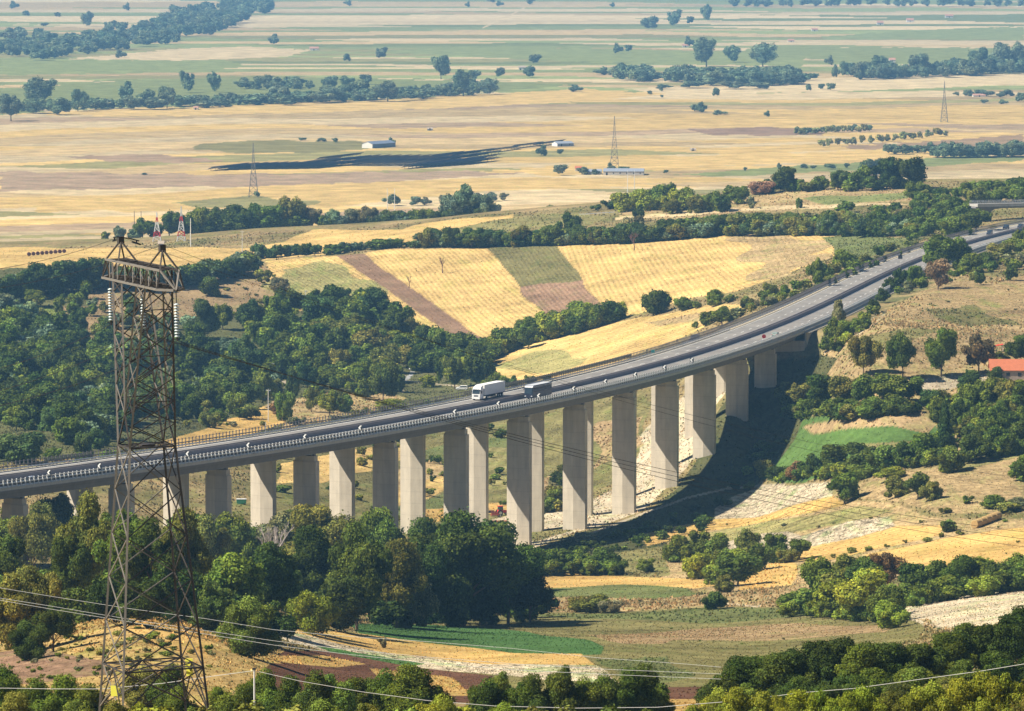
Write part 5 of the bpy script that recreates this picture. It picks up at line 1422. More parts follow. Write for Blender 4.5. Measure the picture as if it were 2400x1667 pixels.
bare_tree(993, 613, 46, 'bare dead tree casting a shadow in the middle of the striped field', DEADBARK, 3, 1900, .6)
bare_tree(918, 646, 36, 'thin leafless sapling beside the brown ploughed strip', DEADBARK, 5, 1900, .4, 3)
bare_tree(1423, 562, 52, 'greyish half-bare tree at the top corner of the pale striped field', DEADBARK, 8, 1900, .8, 5)
bare_tree(615, 1345, 200, 'pale dead birch rising from the dark grove under the viaduct', PALEBARK, 12, None, .45, 5)
bare_tree(607, 1330, 130, 'smaller pale dead birch leaning beside the tall one', PALEBARK, 14, None, .5, 4)
# ------------------------------------------------------------------ the near lattice pylon
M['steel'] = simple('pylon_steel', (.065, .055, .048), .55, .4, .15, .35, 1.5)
M['steel_lit'] = simple('pylon_steel_lit', (.22, .195, .165), .5, .5, .1, .2, 1.5)  # paler copy of the pylon steel, sunlight on the lit bars put into colour
M['insul'] = simple('insulator_glass', (.62, .68, .66), .25, .6)
M['yellow'] = simple('yellow_plate', (.85, .80, .10), .6)
M['cable'] = simple('cable', (.05, .05, .05), .6, .3)
M['cable_l'] = simple('bright_cable', (.75, .74, .70), .5, .4)
M['rust'] = simple('rust_red', (.38, .10, .06), .7)
PYO = at_z(361 , 1662, 153.4)
PYO = Vector((PYO.x, PYO.y, 153.4))
a_ = Vector((.34, -.9404, 0)); b_ = Vector((.9404, .34, 0))     # along the cross-arm, along the line
def PL(a, b, z): return a_ * a + b_ * b + Vector((0, 0, z))
LEAN = Matrix.Rotation(-.0215, 3, 'Y').to_euler()
LM = Matrix.Rotation(-.0215, 3, 'Y')
def pylon():
    root = empty('power_pylon', PYO)
    root.rotation_euler = LEAN
    tagit(root, 'tall rusty steel lattice pylon with a flat cross-arm and glass insulator strings', 'pylon')
    zw, za = 15.6, 25.15         # waist, underside of the arm
    hb0a, hb0b = 2.5, 2.62; hwa, hwb = 1.28, 1.38
    hta, htb = 3.5, .80
    def low(sa, sb, z):
        t = z / zw
        return PL(sa * (hb0a + (hwa - hb0a) * t), sb * (hb0b + (hwb - hb0b) * t), z)
    def up(sa, sb, z):
        t = (z - zw) / (za - zw)
        return PL(sa * (hwa + (hta - hwa) * t), sb * (hwb + (htb - hwb) * t), z)
    for sa in (-1, 1):
        for sb in (-1, 1):
            m = MB()
            m.bar(low(sa, sb, -1.5), low(sa, sb, zw), .125); m.bar(up(sa, sb, zw), up(sa, sb, za + 1.0), .11)
            m.build('leg', M['steel_lit'] if (sa, sb) in ((-1, -1), (1, -1)) else M['steel'], root)  # left legs painted pale as sunlit, right legs dark as unlit
    lat = MB(); lat2 = MB()
    zs = [0.0, 2.6, 5.2, 7.8, 10.4, 13.0, 15.6]
    for face in range(4):
        c0, c1 = [((-1, -1), (1, -1)), ((1, -1), (1, 1)), ((1, 1), (-1, 1)), ((-1, 1), (-1, -1))][face]
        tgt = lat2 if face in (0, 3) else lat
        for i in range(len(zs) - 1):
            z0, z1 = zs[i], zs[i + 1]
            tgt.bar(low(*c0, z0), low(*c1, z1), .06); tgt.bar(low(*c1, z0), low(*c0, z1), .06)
        for z in (2.6, zw):
            lat.bar(low(*c0, z), low(*c1, z), .08)
        m0 = (low(*c0, 2.6) + low(*c1, 2.6)) / 2
        lat.bar(m0, low(*c0, 0), .07); lat.bar(m0, low(*c1, 0), .07)
        lat.bar(m0, low(*c0, 1.3), .05); lat.bar(m0, low(*c1, 1.3), .05)
    for z in (2.6, zw):
        lat.bar(low(-1, -1, z), low(1, 1, z), .07); lat.bar(low(1, -1, z), low(-1, 1, z), .07)
        mids = [(low(*p, z) + low(*q, z)) / 2 for p, q in (((-1, -1), (1, -1)), ((1, -1), (1, 1)), ((1, 1), (-1, 1)), ((-1, 1), (-1, -1)))]
        for i in range(4): lat.bar(mids[i], mids[(i + 1) % 4], .06)
    lat.box(PL(0, 0, zw), (.8, .8, .18), math.atan2(a_.y, a_.x))
    # forked head: inner struts meet low in the middle of both long faces
    zn = zw + 1.9
    for sb in (-1, 1):
        def node(z):
            t = (z - zw) / (za - zw); return PL(0, sb * (hwb + (htb - hwb) * t), z)
        def inner(sa, z):
            t = (z - zn) / (za - zn); q = node(z); return q + a_ * (sa * 1.6 * t)
        for sa in (-1, 1):
            lat2.bar(node(zn), inner(sa, za), .10)
            lat.bar(node(zn), low(sa, sb, zw), .08)
            zz = [zn, zn + 1.6, zn + 3.1, zn + 4.5, zn + 5.8, zn + 7.0, za]
            for i in range(len(zz) - 1):
                tgt = lat if (i + (sa > 0)) % 2 else lat2
                tgt.bar(inner(sa, zz[i]), up(sa, sb, zz[i + 1]), .05); tgt.bar(up(sa, sb, zz[i]), inner(sa, zz[i + 1]), .05)
            lat.bar(inner(sa, zz[4]), up(sa, sb, zz[4]), .055)
    for sa in (-1, 1):     # narrow side faces of the fork, outer and inner
        zz = np.linspace(zw, za, 8)
        for i in range(7):
            s_ = 1 if i % 2 else -1
            lat.bar(up(sa, s_, zz[i]), up(sa, -s_, zz[i + 1]), .06); lat.bar(up(sa, -s_, zz[i]), up(sa, s_, zz[i + 1]), .06)
        for z in (zz[2], zz[4], zz[6]): lat.bar(up(sa, -1, z), up(sa, 1, z), .055)
        for k in range(5):
            t0, t1 = k / 5, (k + 1) / 5
            q = lambda sb, t: PL(sa * 1.6 * t, sb * (hwb + (htb - hwb) * ((zn + (za - zn) * t - zw) / (za - zw))), zn + (za - zn) * t)
            lat.bar(q(-1, t0), q(1, t1), .05)
    lat.build('lattice', M['steel'], root); lat2.build('lattice', M['steel_lit'], root)
    # cross-arm
    ca = MB(); cb = MB()
    h = 1.08; Lb = 7.1; Lt = 5.9
    for sb in (-1, 1):
        (cb if sb < 0 else ca).bar(PL(-Lb, sb * .12, za), PL(-Lt, sb * htb, za), .13)
        (cb if sb < 0 else ca).bar(PL(-Lt, sb * htb, za), PL(Lt, sb * htb, za), .12)
        (cb if sb < 0 else ca).bar(PL(Lt, sb * htb, za), PL(Lb, sb * .12, za), .13)
        (cb if sb < 0 else ca).bar(PL(-Lt, sb * htb * .7, za + h), PL(Lt, sb * htb * .7, za + h), .12)
        n = 7
        for i in range(n):
            t0, t1 = -Lt + 2 * Lt * i / n, -Lt + 2 * Lt * (i + 1) / n
            tm = (t0 + t1) / 2
            ca.bar(PL(t0, sb * htb, za), PL(tm, sb * htb * .7, za + h), .06)
            cb.bar(PL(tm, sb * htb * .7, za + h), PL(t1, sb * htb, za), .05)
            if i % 2: ca.bar(PL(tm, sb * htb * .7, za + h), PL(tm + .05, sb * htb, za), .06)
        for s_ in (-1, 1):
            cb.bar(PL(s_ * Lt, sb * htb * .7, za + h), PL(s_ * Lb, 0, za), .09)
            ca.bar(PL(s_ * Lt, sb * htb * .7, za + h), PL(s_ * Lt, sb * htb, za), .08)
    n = 8
    for i in range(n):
        t0, t1 = -Lt + 2 * Lt * i / n, -Lt + 2 * Lt * (i + 1) / n
        for z, k in ((za, 1), (za + h, .7)):
            ca.bar(PL(t0, -htb * k, z), PL(t1, htb * k, z), .045); ca.bar(PL(t0, htb * k, z), PL(t1, -htb * k, z), .045); ca.bar(PL(t0, -htb * k, z), PL(t0, htb * k, z), .05)
    ca.build('crossarm_lattice', M['steel'], root); cb.build('crossarm_lattice', M['steel_lit'], root)
    for s_ in (-1, 1):     # earth-wire peaks
        m = MB(); apex = PL(s_ * 4.45, 0, za + h + 1.15)
        for da in (-1.35, 1.35):
            for sb in (-1, 1):
                m.bar(PL(s_ * 4.45 + da, sb * htb * .7, za + h), apex + a_ * (.08 if da > 0 else -.08), .08)
        m.box(apex + Vector((0, 0, .05)), (.34, .34, .42), .4)
        m.build('peak', M['steel'], root)
    # insulator strings
    im = MB()
    for i in range(12):
        z = -.75 - i * .165
        pts = [(0, 0, z + .06), (0, 0, z + .02), (0, 0, z - .03), (0, 0, z - .06)]
        im.tube(pts, [.05, .13, .165, .07], 12)
    caps = MB().tube([(0, 0, 0), (0, 0, -.7)], .035, 6).tube([(0, 0, -.68), (0, 0, -2.75)], .035, 6)
    caps.bar((-.22, 0, -2.72), (.22, 0, -2.72), .06).box((0, 0, -2.78), (.10, .10, .18)).bar((-.12, 0, -.72), (.12, 0, -.72), .05)
    ends = []
    for k, t in enumerate((-Lb, 0, Lb)):
        r = empty('insulator'); r.parent = root; r.location = PL(t, 0, za - .05)
        im.build('discs', M['insul'], r, smoothf=True); caps.build('fitting', M['steel'], r)
        ends.append(PYO + LM @ PL(t, 0, za - .05 - 2.85))
    # danger plates on the lower bars
    for (sa, sb, z, o_) in ((-1, -1, 1.0, .62), (1, 1, 2.0, .2)):
        p = low(-1, -1, 1.35).lerp(low(1, -1, 1.35), .62) if sa < 0 else low(-1, 1, 2.45).lerp(low(1, 1, 2.45), .35)
        m = MB().box((0, 0, 0), (.46, .03, .62)).box((.02, 0, -.48 if sa > 0 else .0), (.40, .031, .5))
        q = m.build('danger_plate', M['yellow'], root); q.location = p + Vector((0, -.12, 0)); q.rotation_euler = (0, 0, -.25)
    return ends, [PYO + LM @ PL(s_ * 4.45, 0, za + h + 1.4) for s_ in (-1, 1)]
ends, peaks = pylon()

# ------------------------------------------------------------------ cables
def catenary(a, b, sag, n=40):
    return [a.lerp(b, t) + Vector((0, 0, -4 * sag * t * (1 - t))) for t in [i / n for i in range(n + 1)]]
def cable(pts, r, mat, label, group, name='power_cable'):
    m = MB().tube(pts, r, 5)
    o = m.build(name, mat)
    tagit(o, label, 'cable', group)
    return o
nextp = [at_d(2900, 1300 + k * 14, 540) for k in (-1.2, 0, 1.4)]
prevp = [at_d(-700, y, 190) for y in (905, 985, 1010)]
nm3 = ('far', 'middle', 'near')
for k in range(3):
    cable(catenary(ends[k], nextp[k], 3.0), .019, M['cable'], f'dark power line running over the viaduct from the {nm3[k]} insulator string', 'power lines leaving the pylon')
    cable(catenary(ends[k], prevp[k], 1.5), .018, M['cable'], f'dark power line leaving leftward from the {nm3[k]} insulator string', 'power lines leaving the pylon')
for k, (pk, nm) in enumerate(zip(peaks, ('far', 'near'))):
    cable(catenary(pk, at_d(-500, 640 + 60 * k, 220), 1), .014, M['cable'], f'thin earth wire leaving leftward from the {nm} pylon peak', 'earth wires')
    cable(catenary(pk, at_d(2900, 1150 + 30 * k, 540), 4), .012, M['cable'], f'thin earth wire running rightward from the {nm} pylon peak', 'earth wires')
    if k == 0:
        for sgn, dirp in ((-1, at_d(-500, 640, 220)), (1, at_d(2900, 1150, 540))):
            d = (dirp - pk).normalized()
            m = MB().tube([pk + Vector((0, 0, -.05)), pk + d * 1.0 + Vector((0, 0, .02)), pk + d * 2.4], .04, 6).tube([pk + d * 1.5 + Vector((0, 0, -.16)), pk + d * 2.6 + Vector((0, 0, -.2))], .05, 6).box(pk + d * 2.1 + Vector((0, 0, -.08)), (.08, .08, .22))
            tagit(m.build('vibration_damper', M['cable']), f'dark damper bar on the earth wire {"left" if sgn < 0 else "right"} of the far pylon peak', 'damper', 'wire dampers')
# pale service wires crossing low in front of the slope
def wire_px(pts, D, r, label, group):
    P = [at_d(x, y, d) for (x, y), d in zip(pts, D if isinstance(D, (list, tuple)) else [D] * len(pts))]
    Q = []
    for i in range(len(P) - 1):
        n = 8
        for j in range(n): Q.append(P[i].lerp(P[i + 1], j / n))
    Q.append(P[-1])
    cable(Q, r, M['cable_l'], label, group)
wire_px([(-60,1372),(0,1378),(120,1398),(305,1427),(480,1450),(640,1476),(790,1490),(1000,1504),(1200,1520),(1400,1542),(1600,1556),(1690,1564)], 380, .015, 'uppermost pale wire sagging across the straw slope behind the pylon', 'pale wires on the near slope')
wire_px([(-60,1392),(0,1402),(120,1421),(305,1452),(480,1478),(640,1502),(800,1521),(1000,1540),(1200,1556),(1400,1568),(1690,1580)], 375, .015, 'second pale wire sagging across the straw slope behind the pylon', 'pale wires on the near slope')
wire_px([(-60,1396),(0,1407),(120,1428),(305,1458),(480,1486),(640,1512),(800,1532),(1000,1554),(1200,1570),(1400,1580),(1690,1592)], 370, .015, 'third and lowest pale wire across the straw slope behind the pylon', 'pale wires on the near slope')
PW = [(-100,1612),(0,1613),(120,1615),(240,1615),(380,1602),(500,1585),(596,1572)]
wire_px(PW, 335, .018, 'pale wire coming from the left to the first thin pole', 'pole wire on the near slope')
wire_px([(596,1572),(700,1596),(850,1622),(1000,1642),(1160,1655),(1350,1660),(1540,1658),(1700,1645),(1800,1634),(1873,1624)], 335, .018, 'pale wire sagging between the two thin poles', 'pole wire on the near slope')
wire_px([(1873,1624),(2000,1614),(2160,1592),(2300,1573),(2500,1540)], 335, .018, 'pale wire rising right from the second thin pole', 'pole wire on the near slope')
for (x, y, w_) in ((596, 1570, 'left'), (1873, 1622, 'right')):
    p = at_d(x, y, 335)
    g = float(height(p.x, p.y))
    m = MB().tube([(0, 0, g - p.z - .3), (0, 0, .12)], [.075, .055], 8)
    r_ = empty('utility_pole', p); m.build('pole', M['zinc'], r_); MB().box((0, 0, .06), (.22, .16, .12)).build('clamp', M['cable'], r_)
    tagit(r_, f'thin grey pole carrying the pale wire, the {w_}most of two', 'pole', 'thin poles on the near slope')
for (x, y) in ((2033, 1560),):
    p = ground(x, 1620, None)

# ------------------------------------------------------------------ distant masts, poles and pylons
def pole_px(x, ytop, ybase, label, r=.16, mat=None, after=None, arm=True, group='thin line poles'):
    p = ground(x, ybase, after); top = at_d(x, ytop, p.y)
    h = top.z - p.z
    root = empty('utility_pole', p)
    MB().tube([(0, 0, -.5), (0, 0, h)], [r * 1.3, r * .8], 7).build('pole', mat or M['zinc'], root)
    if arm: MB().box((0, 0, h - .5), (1.6, .14, .14)).box((-.6, 0, h - .3), (.12, .12, .3)).box((.6, 0, h - .3), (.12, .12, .3)).build('crossbar', mat or M['zinc'], root)
    tagit(root, label, 'pole', group)
pole_px(447, 512, 578, 'white line pole against the dark trees behind the golden strip', .22, M['white'], 2100, False)
pole_px(568, 541, 600, 'thin pole at the end of the golden strip behind the pylon', .14, M['zinc'], 2100)
pole_px(717, 680, 752, 'pale pole at the lower corner of the striped field', .13, M['zinc'], 1700)
pole_px(629, 912, 988, 'pale pole above the orange field by the viaduct', .12, M['zinc'], 1400)
pole_px(623, 990, 1022, 'short pole just beyond the viaduct fence', .1, M['zinc'], 1290, False)
pole_px(638, 850, 905, 'slim pale pole among the trees by the timber lorry', .11, M['zinc'], 1500)
for i, x in enumerate((315, 331)):
    pole_px(x, 495, 555, f'faint thin pole on the plain, {("left", "right")[i]} one of a pair above the pylon', .2, M['steel'], 2700, False)
for i, x in enumerate((908, 925)):
    pole_px(x, 442, 520, f'faint thin pole on the plain, {("left", "right")[i]} one behind the middle tree belt', .2, M['zinc'], 2700, False)
for i, x in enumerate((1471, 1487)):
    pole_px(x, 400, 452, f'faint thin pole on the plain, {("left", "right")[i]} one below the farmyard', .2, M['zinc'], 2700, False)
def small_pylon(x, ytop, ybase, label, mats, after=2600, wfac=.17, group='distant lattice pylons', arms=True, bar=.28, segs=9):
    p = ground(x, ybase, after); h = at_d(x, ytop, p.y).z - p.z
    root = empty('power_pylon', p)
    hw = h * wfac / 2
    def q(sa, sb, t):
        k = 1 - .82 * min(t / .72, 1) if t < .72 else .18 * (1 - (t - .72) / .28) + .02
        return Vector((sa * hw * k, sb * hw * k, t * h))
    ms = [MB() for _ in (range(segs) if len(mats) > 1 else mats)]
    for i in range(segs):
        t0, t1 = i / segs, (i + 1) / segs
        m = ms[i % len(ms)]
        cor = [(-1, -1), (1, -1), (1, 1), (-1, 1)]
        for j in range(4):
            c, d = cor[j], cor[(j + 1) % 4]
            m.bar(q(*c, t0), q(*c, t1), bar); m.bar(q(*c, t0), q(*d, t1), bar * .6); m.bar(q(*d, t0), q(*c, t1), bar * .6)
            m.bar(q(*c, t1), q(*d, t1), bar * .6)
    for i, m in enumerate(ms): m.build('lattice', mats[i % len(mats)], root)
    if arms:
        a = MB()
        for t, L_ in ((.74, .13), (.84, .11), (.94, .08)):
            a.bar((-h * L_, 0, t * h), (h * L_, 0, t * h), bar * .8); a.bar((-h * L_, 0, t * h), (0, 0, (t + .05) * h), bar * .5); a.bar((h * L_, 0, t * h), (0, 0, (t + .05) * h), bar * .5)
        a.build('crossarm', mats[-1], root)
    tagit(root, label, 'pylon', group)
M['hazysteel'] = simple('grey_steel', (.22, .21, .2), .6, .3)
small_pylon(594, 335, 462, 'grey lattice pylon standing before the solar rows on the plain', [M['hazysteel']], arms=False)
small_pylon(1440, 272, 398, 'grey lattice pylon standing behind the long farmyard roofs', [M['hazysteel']], arms=False)
small_pylon(2213, 190, 287, 'faint grey lattice pylon right of the hazy tree belt', [M['hazysteel']], arms=False, bar=.3)
small_pylon(368, 498, 566, 'shorter red and white banded mast behind the near pylon', [M['white'], M['red'], M['white']], 2200, .28, 'red and white masts', False, .34, 6)
small_pylon(425, 484, 566, 'taller red and white banded mast behind the near pylon', [M['white'], M['red'], M['white']], 2200, .24, 'red and white masts', False, .34, 7)
# ------------------------------------------------------------------ vehicles
M['lorrywhite'] = simple('lorry_white', (.80, .79, .76), .45, .5)
M['tarp'] = simple('tarpaulin_pale', (.82, .80, .75), .7, .2, 0, .04, .8)
M['navy'] = simple('dark_blue_paint', (.022, .030, .06), .3, .6)
M['navyroof'] = simple('pale_roof', (.62, .62, .62), .4, .5)
M['lamp'] = simple('lamp_glass', (.75, .76, .75), .2, .7)
M['chassis'] = simple('chassis_black', (.03, .03, .035), .7, .3)
M['silver'] = simple('silver_paint', (.45, .49, .56), .3, .6, .3)
def wheel_mesh(r, w):
    t = MB().tube([(0, -w / 2, 0), (0, w / 2, 0)], r, 18)
    rim = MB().tube([(0, -w / 2 - .02, 0), (0, w / 2 + .02, 0)], r * .55, 12)
    return t, rim
def add_wheel(root, x, y, r, w):
    t, rim = wheel_mesh(r, w)
    o = t.build('wheel', M['black'], root); o.location = (x, y, r)
    q = rim.build('rim', M['zinc'], o)
def semi(label):
    """articulated lorry, front towards +x"""
    root = empty('articulated_lorry')
    # cab
    MB().prof([(8.2, .45), (8.2, 1.5), (8.05, 2.7), (7.75, 3.15), (6.0, 3.15), (6.0, .45)], 2.46).build('cab', M['lorrywhite'], root, .08)
    MB().prof([(7.7, 3.1), (7.3, 3.6), (6.3, 3.92), (6.0, 3.92), (6.0, 3.1)], 2.2).build('wind_deflector', M['lorrywhite'], root, .08)
    MB().prof([(8.17, 1.75), (8.09, 2.72), (8.00, 2.72), (8.08, 1.75)], 2.2).add(*(lambda m: ([(v[0] + .06, v[1], v[2]) for v in m.v], m.f))(MB().prof([(8.13, 1.75), (8.04, 2.72), (7.96, 2.72), (8.05, 1.75)], 2.16))).build('windscreen', M['glass'], root)
    for y in (-1.25, 1.25):
        MB().box((7.35, y, 2.15), (.85, .03, .75)).build('side_window', M['glass'], root)
        MB().box((7.9, y * 1.14, 2.35), (.18, .16, .7)).build('mirror', M['chassis'], root)
        MB().box((8.2, y * .72, .85), (.08, .42, .28)).build('headlight', M['lamp'], root)
    g = MB()
    for z in (1.05, 1.25, 1.45): g.box((8.215, 0, z), (.05, 1.3, .09))
    g.build('grille', M['chassis'], root)
    MB().box((8.2, 0, .55), (.2, 2.3, .3)).build('bumper', M['lorrywhite'], root, .04)
    MB().prof([(8.0, 3.02), (8.32, 2.92), (8.32, 2.88), (7.98, 2.94)], 2.2).build('sun_visor', M['glass'], root)
    # trailer
    MB().box((-1.15, 0, 2.62), (13.3, 2.52, 2.76)).build('trailer_box', M['tarp'], root, .05)
    f = MB()
    for z in (1.27, 3.97):
        for y in (-1.26, 1.26): f.box((-1.15, y, z), (13.34, .07, .10))
    for x in (-7.8, 5.5):
        for y in (-1.26, 1.26): f.box((x, y, 2.62), (.1, .08, 2.8))
    f.build('trailer_frame', M['lorrywhite'], root)
    MB().box((-1.0, 0, 1.08), (13.0, 1.1, .3)).box((4.0, 0, .9), (5.5, 1.0, .25)).build('chassis', M['chassis'], root)
    sg = MB()
    for y in (-1.2, 1.2): sg.box((1.2, y, .82), (4.6, .05, .5))
    sg.build('side_guard', M['chassis'], root)
    for x in (7.1, 3.6, -3.6, -4.9, -6.2):
        for y in (-1.05, 1.05): add_wheel(root, x, y, .5, .34)
    for y in (-.9, .9): MB().box((-7.82, y, 1.05), (.06, .4, .16)).build('tail_light', M['red'], root)
    tagit(root, label, 'lorry')
    return root
def coach(label):
    """dark coach-like lorry, front towards +x"""
    root = empty('coach')
    MB().prof([(5.6, .35), (5.72, 1.3), (5.5, 3.0), (5.25, 3.42), (-5.6, 3.42), (-5.7, 3.2), (-5.7, .35)], 2.5).build('body', M['navy'], root, .08)
    MB().box((-.2, 0, 3.47), (10.7, 2.3, .09)).build('roof', M['navyroof'], root, .03)
    MB().prof([(5.70, 1.45), (5.53, 2.95), (5.58, 2.95), (5.76, 1.45)], 2.25).build('windscreen', M['glass'], root)
    for y in (-1.262, 1.262):
        MB().box((-.2, y, 2.35), (10.2, .03, .95)).build('window_band', M['glass'], root)
        MB().box((-.2, y * 1.001, 3.15), (10.4, .035, .07)).build('trim_strip', M['zinc'], root)
        MB().box((5.5, y * 1.14, 2.7), (.16, .2, .6)).build('mirror', M['chassis'], root)
        MB().box((5.74, y * .72, .85), (.07, .4, .2)).build('headlight', M['lamp'], root)
    MB().box((5.62, 0, 3.0), (.2, 2.3, .09)).build('front_strip', M['navyroof'], root)
    for x in (3.6, -2.9, -4.1):
        for y in (-1.08, 1.08): add_wheel(root, x, y, .5, .3)
    for y in (-1, 1): MB().box((-5.72, y, 1.1), (.05, .3, .4)).build('tail_light', M['red'], root)
    tagit(root, label, 'coach')
    return root
def car(label, paint, kind='hatch', group=None):
    root = empty('car')
    if kind == 'suv':
        pr = [(2.2, .35), (2.22, .85), (2.05, 1.05), (1.15, 1.12), (.55, 1.72), (-1.9, 1.76), (-2.15, 1.1), (-2.2, .35)]
    else:
        pr = [(2.1, .3), (2.12, .62), (1.9, .82), (1.0, .95), (.3, 1.42), (-1.3, 1.44), (-1.95, 1.0), (-2.1, .8), (-2.1, .3)]
    MB().prof(pr, 1.72).build('body', paint, root, .09)
    top = 1.72 if kind == 'suv' else 1.42
    b0 = 1.12 if kind == 'suv' else .92
    MB().prof([(1.1 if kind == 'suv' else 1.0, b0 + .02), (.56 if kind == 'suv' else .31, top - .03), (.62 if kind == 'suv' else .38, top), (1.2, b0 + .04)], 1.45).build('windscreen', M['glass'], root)
    x0 = -1.95 if kind == 'suv' else -1.35
    for y in (-.865, .865):
        MB().prof([(.85, b0 + .03), (.42, top - .08), (x0 + .25, top - .08), (x0, b0 + .05)], .02).build('side_window', M['glass'], root).location = (0, y, 0)
        MB().box((2.1, y * .75, .62 if kind != 'suv' else .8), (.06, .3, .14)).build('headlight', M['lamp'], root)
        MB().box((-2.13, y * .8, .85), (.05, .22, .16)).build('tail_light', M['red'], root)
    MB().box((-2.02 if kind == 'suv' else -1.7, 0, top - .32), (.06, 1.3, .36)).build('rear_window', M['glass'], root)
    for x in (1.35, -1.35):
        for y in (-.78, .78): add_wheel(root, x, y, .33, .2)
    tagit(root, label, 'car', group)
    return root
def on_road(o, px_target, u, toward=True):
    best = None
    for s in np.arange(S_BEG, S_END - 5, .5):
        X, D, dx, dy = line_at(s, u)
        e = abs(project(X, D, 71)[0] - px_target)
        if best is None or e < best[0]: best = (e, s, X, D, dx, dy)
    _, s, X, D, dx, dy = best
    o.location = (X, D, 70.03)
    o.rotation_euler = (0, 0, math.atan2(-dy, -dx) if toward else math.atan2(dy, dx))
    return o
on_road(semi('white articulated lorry driving on the far carriageway of the viaduct'), 1146, -14.3)
k_ = on_road(coach('dark blue coach with a pale roof behind the white lorry'), 1262, -2.6); k_.scale = (1.12, 1.0, 1.08)
on_road(car('silver blue car on the near carriageway at the left end of the viaduct', M['silver']), 72, 2.4)
for i, (px_, u, lb) in enumerate(((2319, -10.5, 'nearest dark car coming out from under the overpass'), (2358, -14.4, 'second dark car in the shade of the overpass'), (2392, -10.5, 'farthest dark car beneath the overpass'))):
    on_road(car(lb, M['navy'], 'suv', 'cars under the overpass'), px_, u)
c = car('dark blue car stopped behind the far parapet of the viaduct', M['navy'], 'suv'); on_road(c, 1628, -20.4)
c.scale = (1.25, 1.1, 1.0); c.location.z = 69.6
# a narrow bay carries that stopped car
X, D, dx, dy = line_at(s_of_D(c.location.y) , -20.6)
lb_ = MB().box((0, 0, -.25), (16, 4.4, .45)).build('lay_by', M['deck']); lb_.location = (c.location.x, c.location.y, 69.6); lb_.rotation_euler = (0, 0, math.atan2(dy, dx)); lb_['kind'] = 'structure'
def on_ground(o, px_, py_, after=None, rz=0.0):
    p = ground(px_, py_, after); o.location = p; o.rotation_euler = (0, 0, rz); return o
on_ground(car('white hatchback on the lower road among the trees', M['lorrywhite']), 972, 868, 1700, math.radians(160))
on_ground(car('white off-road car with a dark rear parked beyond the white lorry', M['lorrywhite'], 'suv'), 1083, 915, 1640, math.radians(172))
MB()
def timber_lorry():
    root = empty('timber_lorry')
    MB().prof([(4.6, .6), (4.6, 2.9), (3.0, 2.9), (3.0, .6)], 2.3).build('cab', simple('orange_red', (.50, .13, .06), .5), root, .08)
    MB().box((4.62, 0, 2.1), (.05, 2.0, .8)).build('windscreen', M['glass'], root)
    MB().box((-1.0, 0, .95), (7.8, 2.2, .3)).build('bed', M['chassis'], root)
    for x in (-4.8, -2.3, .2, 2.7): MB().box((x, -1.15, 1.9), (.14, .1, 1.7)).box((x, 1.15, 1.9), (.14, .1, 1.7)).build('stake', M['rust'], root)
    wood_ = simple('cut_logs', (.50, .33, .17), .95, 0, 0, .3, 1.5)
    r = random.Random(2)
    for row in range(5):
        for k in range(5 if row < 4 else 3):
            y = -.88 + k * .44 + (.2 if row % 2 and k < 4 else 0); z = 1.33 + row * .38
            MB().tube([(-4.9 + r.uniform(-.2, .2), y * .95, z), (2.8 + r.uniform(-.2, .2), y * .95, z + r.uniform(-.03, .03))], .2, 8).build('log', wood_, root)
    for x in (3.8, -2.6, -3.8):
        for y in (-.95, .95): add_wheel(root, x, y, .48, .3)
    tagit(root, 'orange-red timber lorry loaded with cut logs on the track in the wood', 'lorry')
    return root
on_ground(timber_lorry(), 520, 912, 1700, math.radians(183))

# ------------------------------------------------------------------ road signs
def sign_post(label, shape, mat, px_, u, hgt=2.2, size=.9, back=False):
    root = empty('road_sign')
    MB().tube([(0, 0, 0), (0, 0, hgt)], .045, 6).build('post', M['zinc'], root)
    if shape == 'disc':
        n = 20; m = MB(); pts = [(math.cos(2 * math.pi * i / n) * size / 2, math.sin(2 * math.pi * i / n) * size / 2) for i in range(n)]
        m.add([(x, -.07, hgt + z) for x, z in pts] + [(x, -.10, hgt + z) for x, z in pts], [tuple(range(n)), tuple(range(n, 2 * n))[::-1]] + [(i, n + i, n + (i + 1) % n, (i + 1) % n) for i in range(n)])
        m.build('plate', mat, root)
    else:
        MB().box((0, -.08, hgt), (size * 1.1, .03, size * .9)).build('plate', mat, root)
    tagit(root, label, 'road sign', None)
    on_road(root, px_, u); root.rotation_euler = (0, 0, .2)
    return root
sign_post('small round red sign standing on the near carriageway edge', 'disc', M['red'], 1790, 3.2, 2.0, 1.3)
sign_post('small turquoise plate on a post by the far carriageway', 'rect', simple('turquoise_plate', (.10, .45, .42), .5), 1530, -17.7, 1.2, 1.0)
M['dkplate'] = simple('sign_back_grey', (.10, .10, .115), .6)
sign_post('tall dark narrow sign board on the median beyond the viaduct end', 'rect', M['dkplate'], 2110, -6.4, 4.2, 1.5)
sign_post('low dark sign post beside the far carriageway', 'rect', M['dkplate'], 2072, -17.8, 1.8, .7)
sign_post('low dark sign post on the near edge by the leafy tree', 'rect', M['dkplate'], 2160, 4.8, 1.6, .8)
# translucent-looking grey van, far along the near lane
on_road(car('greenish grey car driving away on the near carriageway past the red sign', simple('grey_green_paint', (.26, .31, .28), .45, .4)), 1818, 1.6, False)

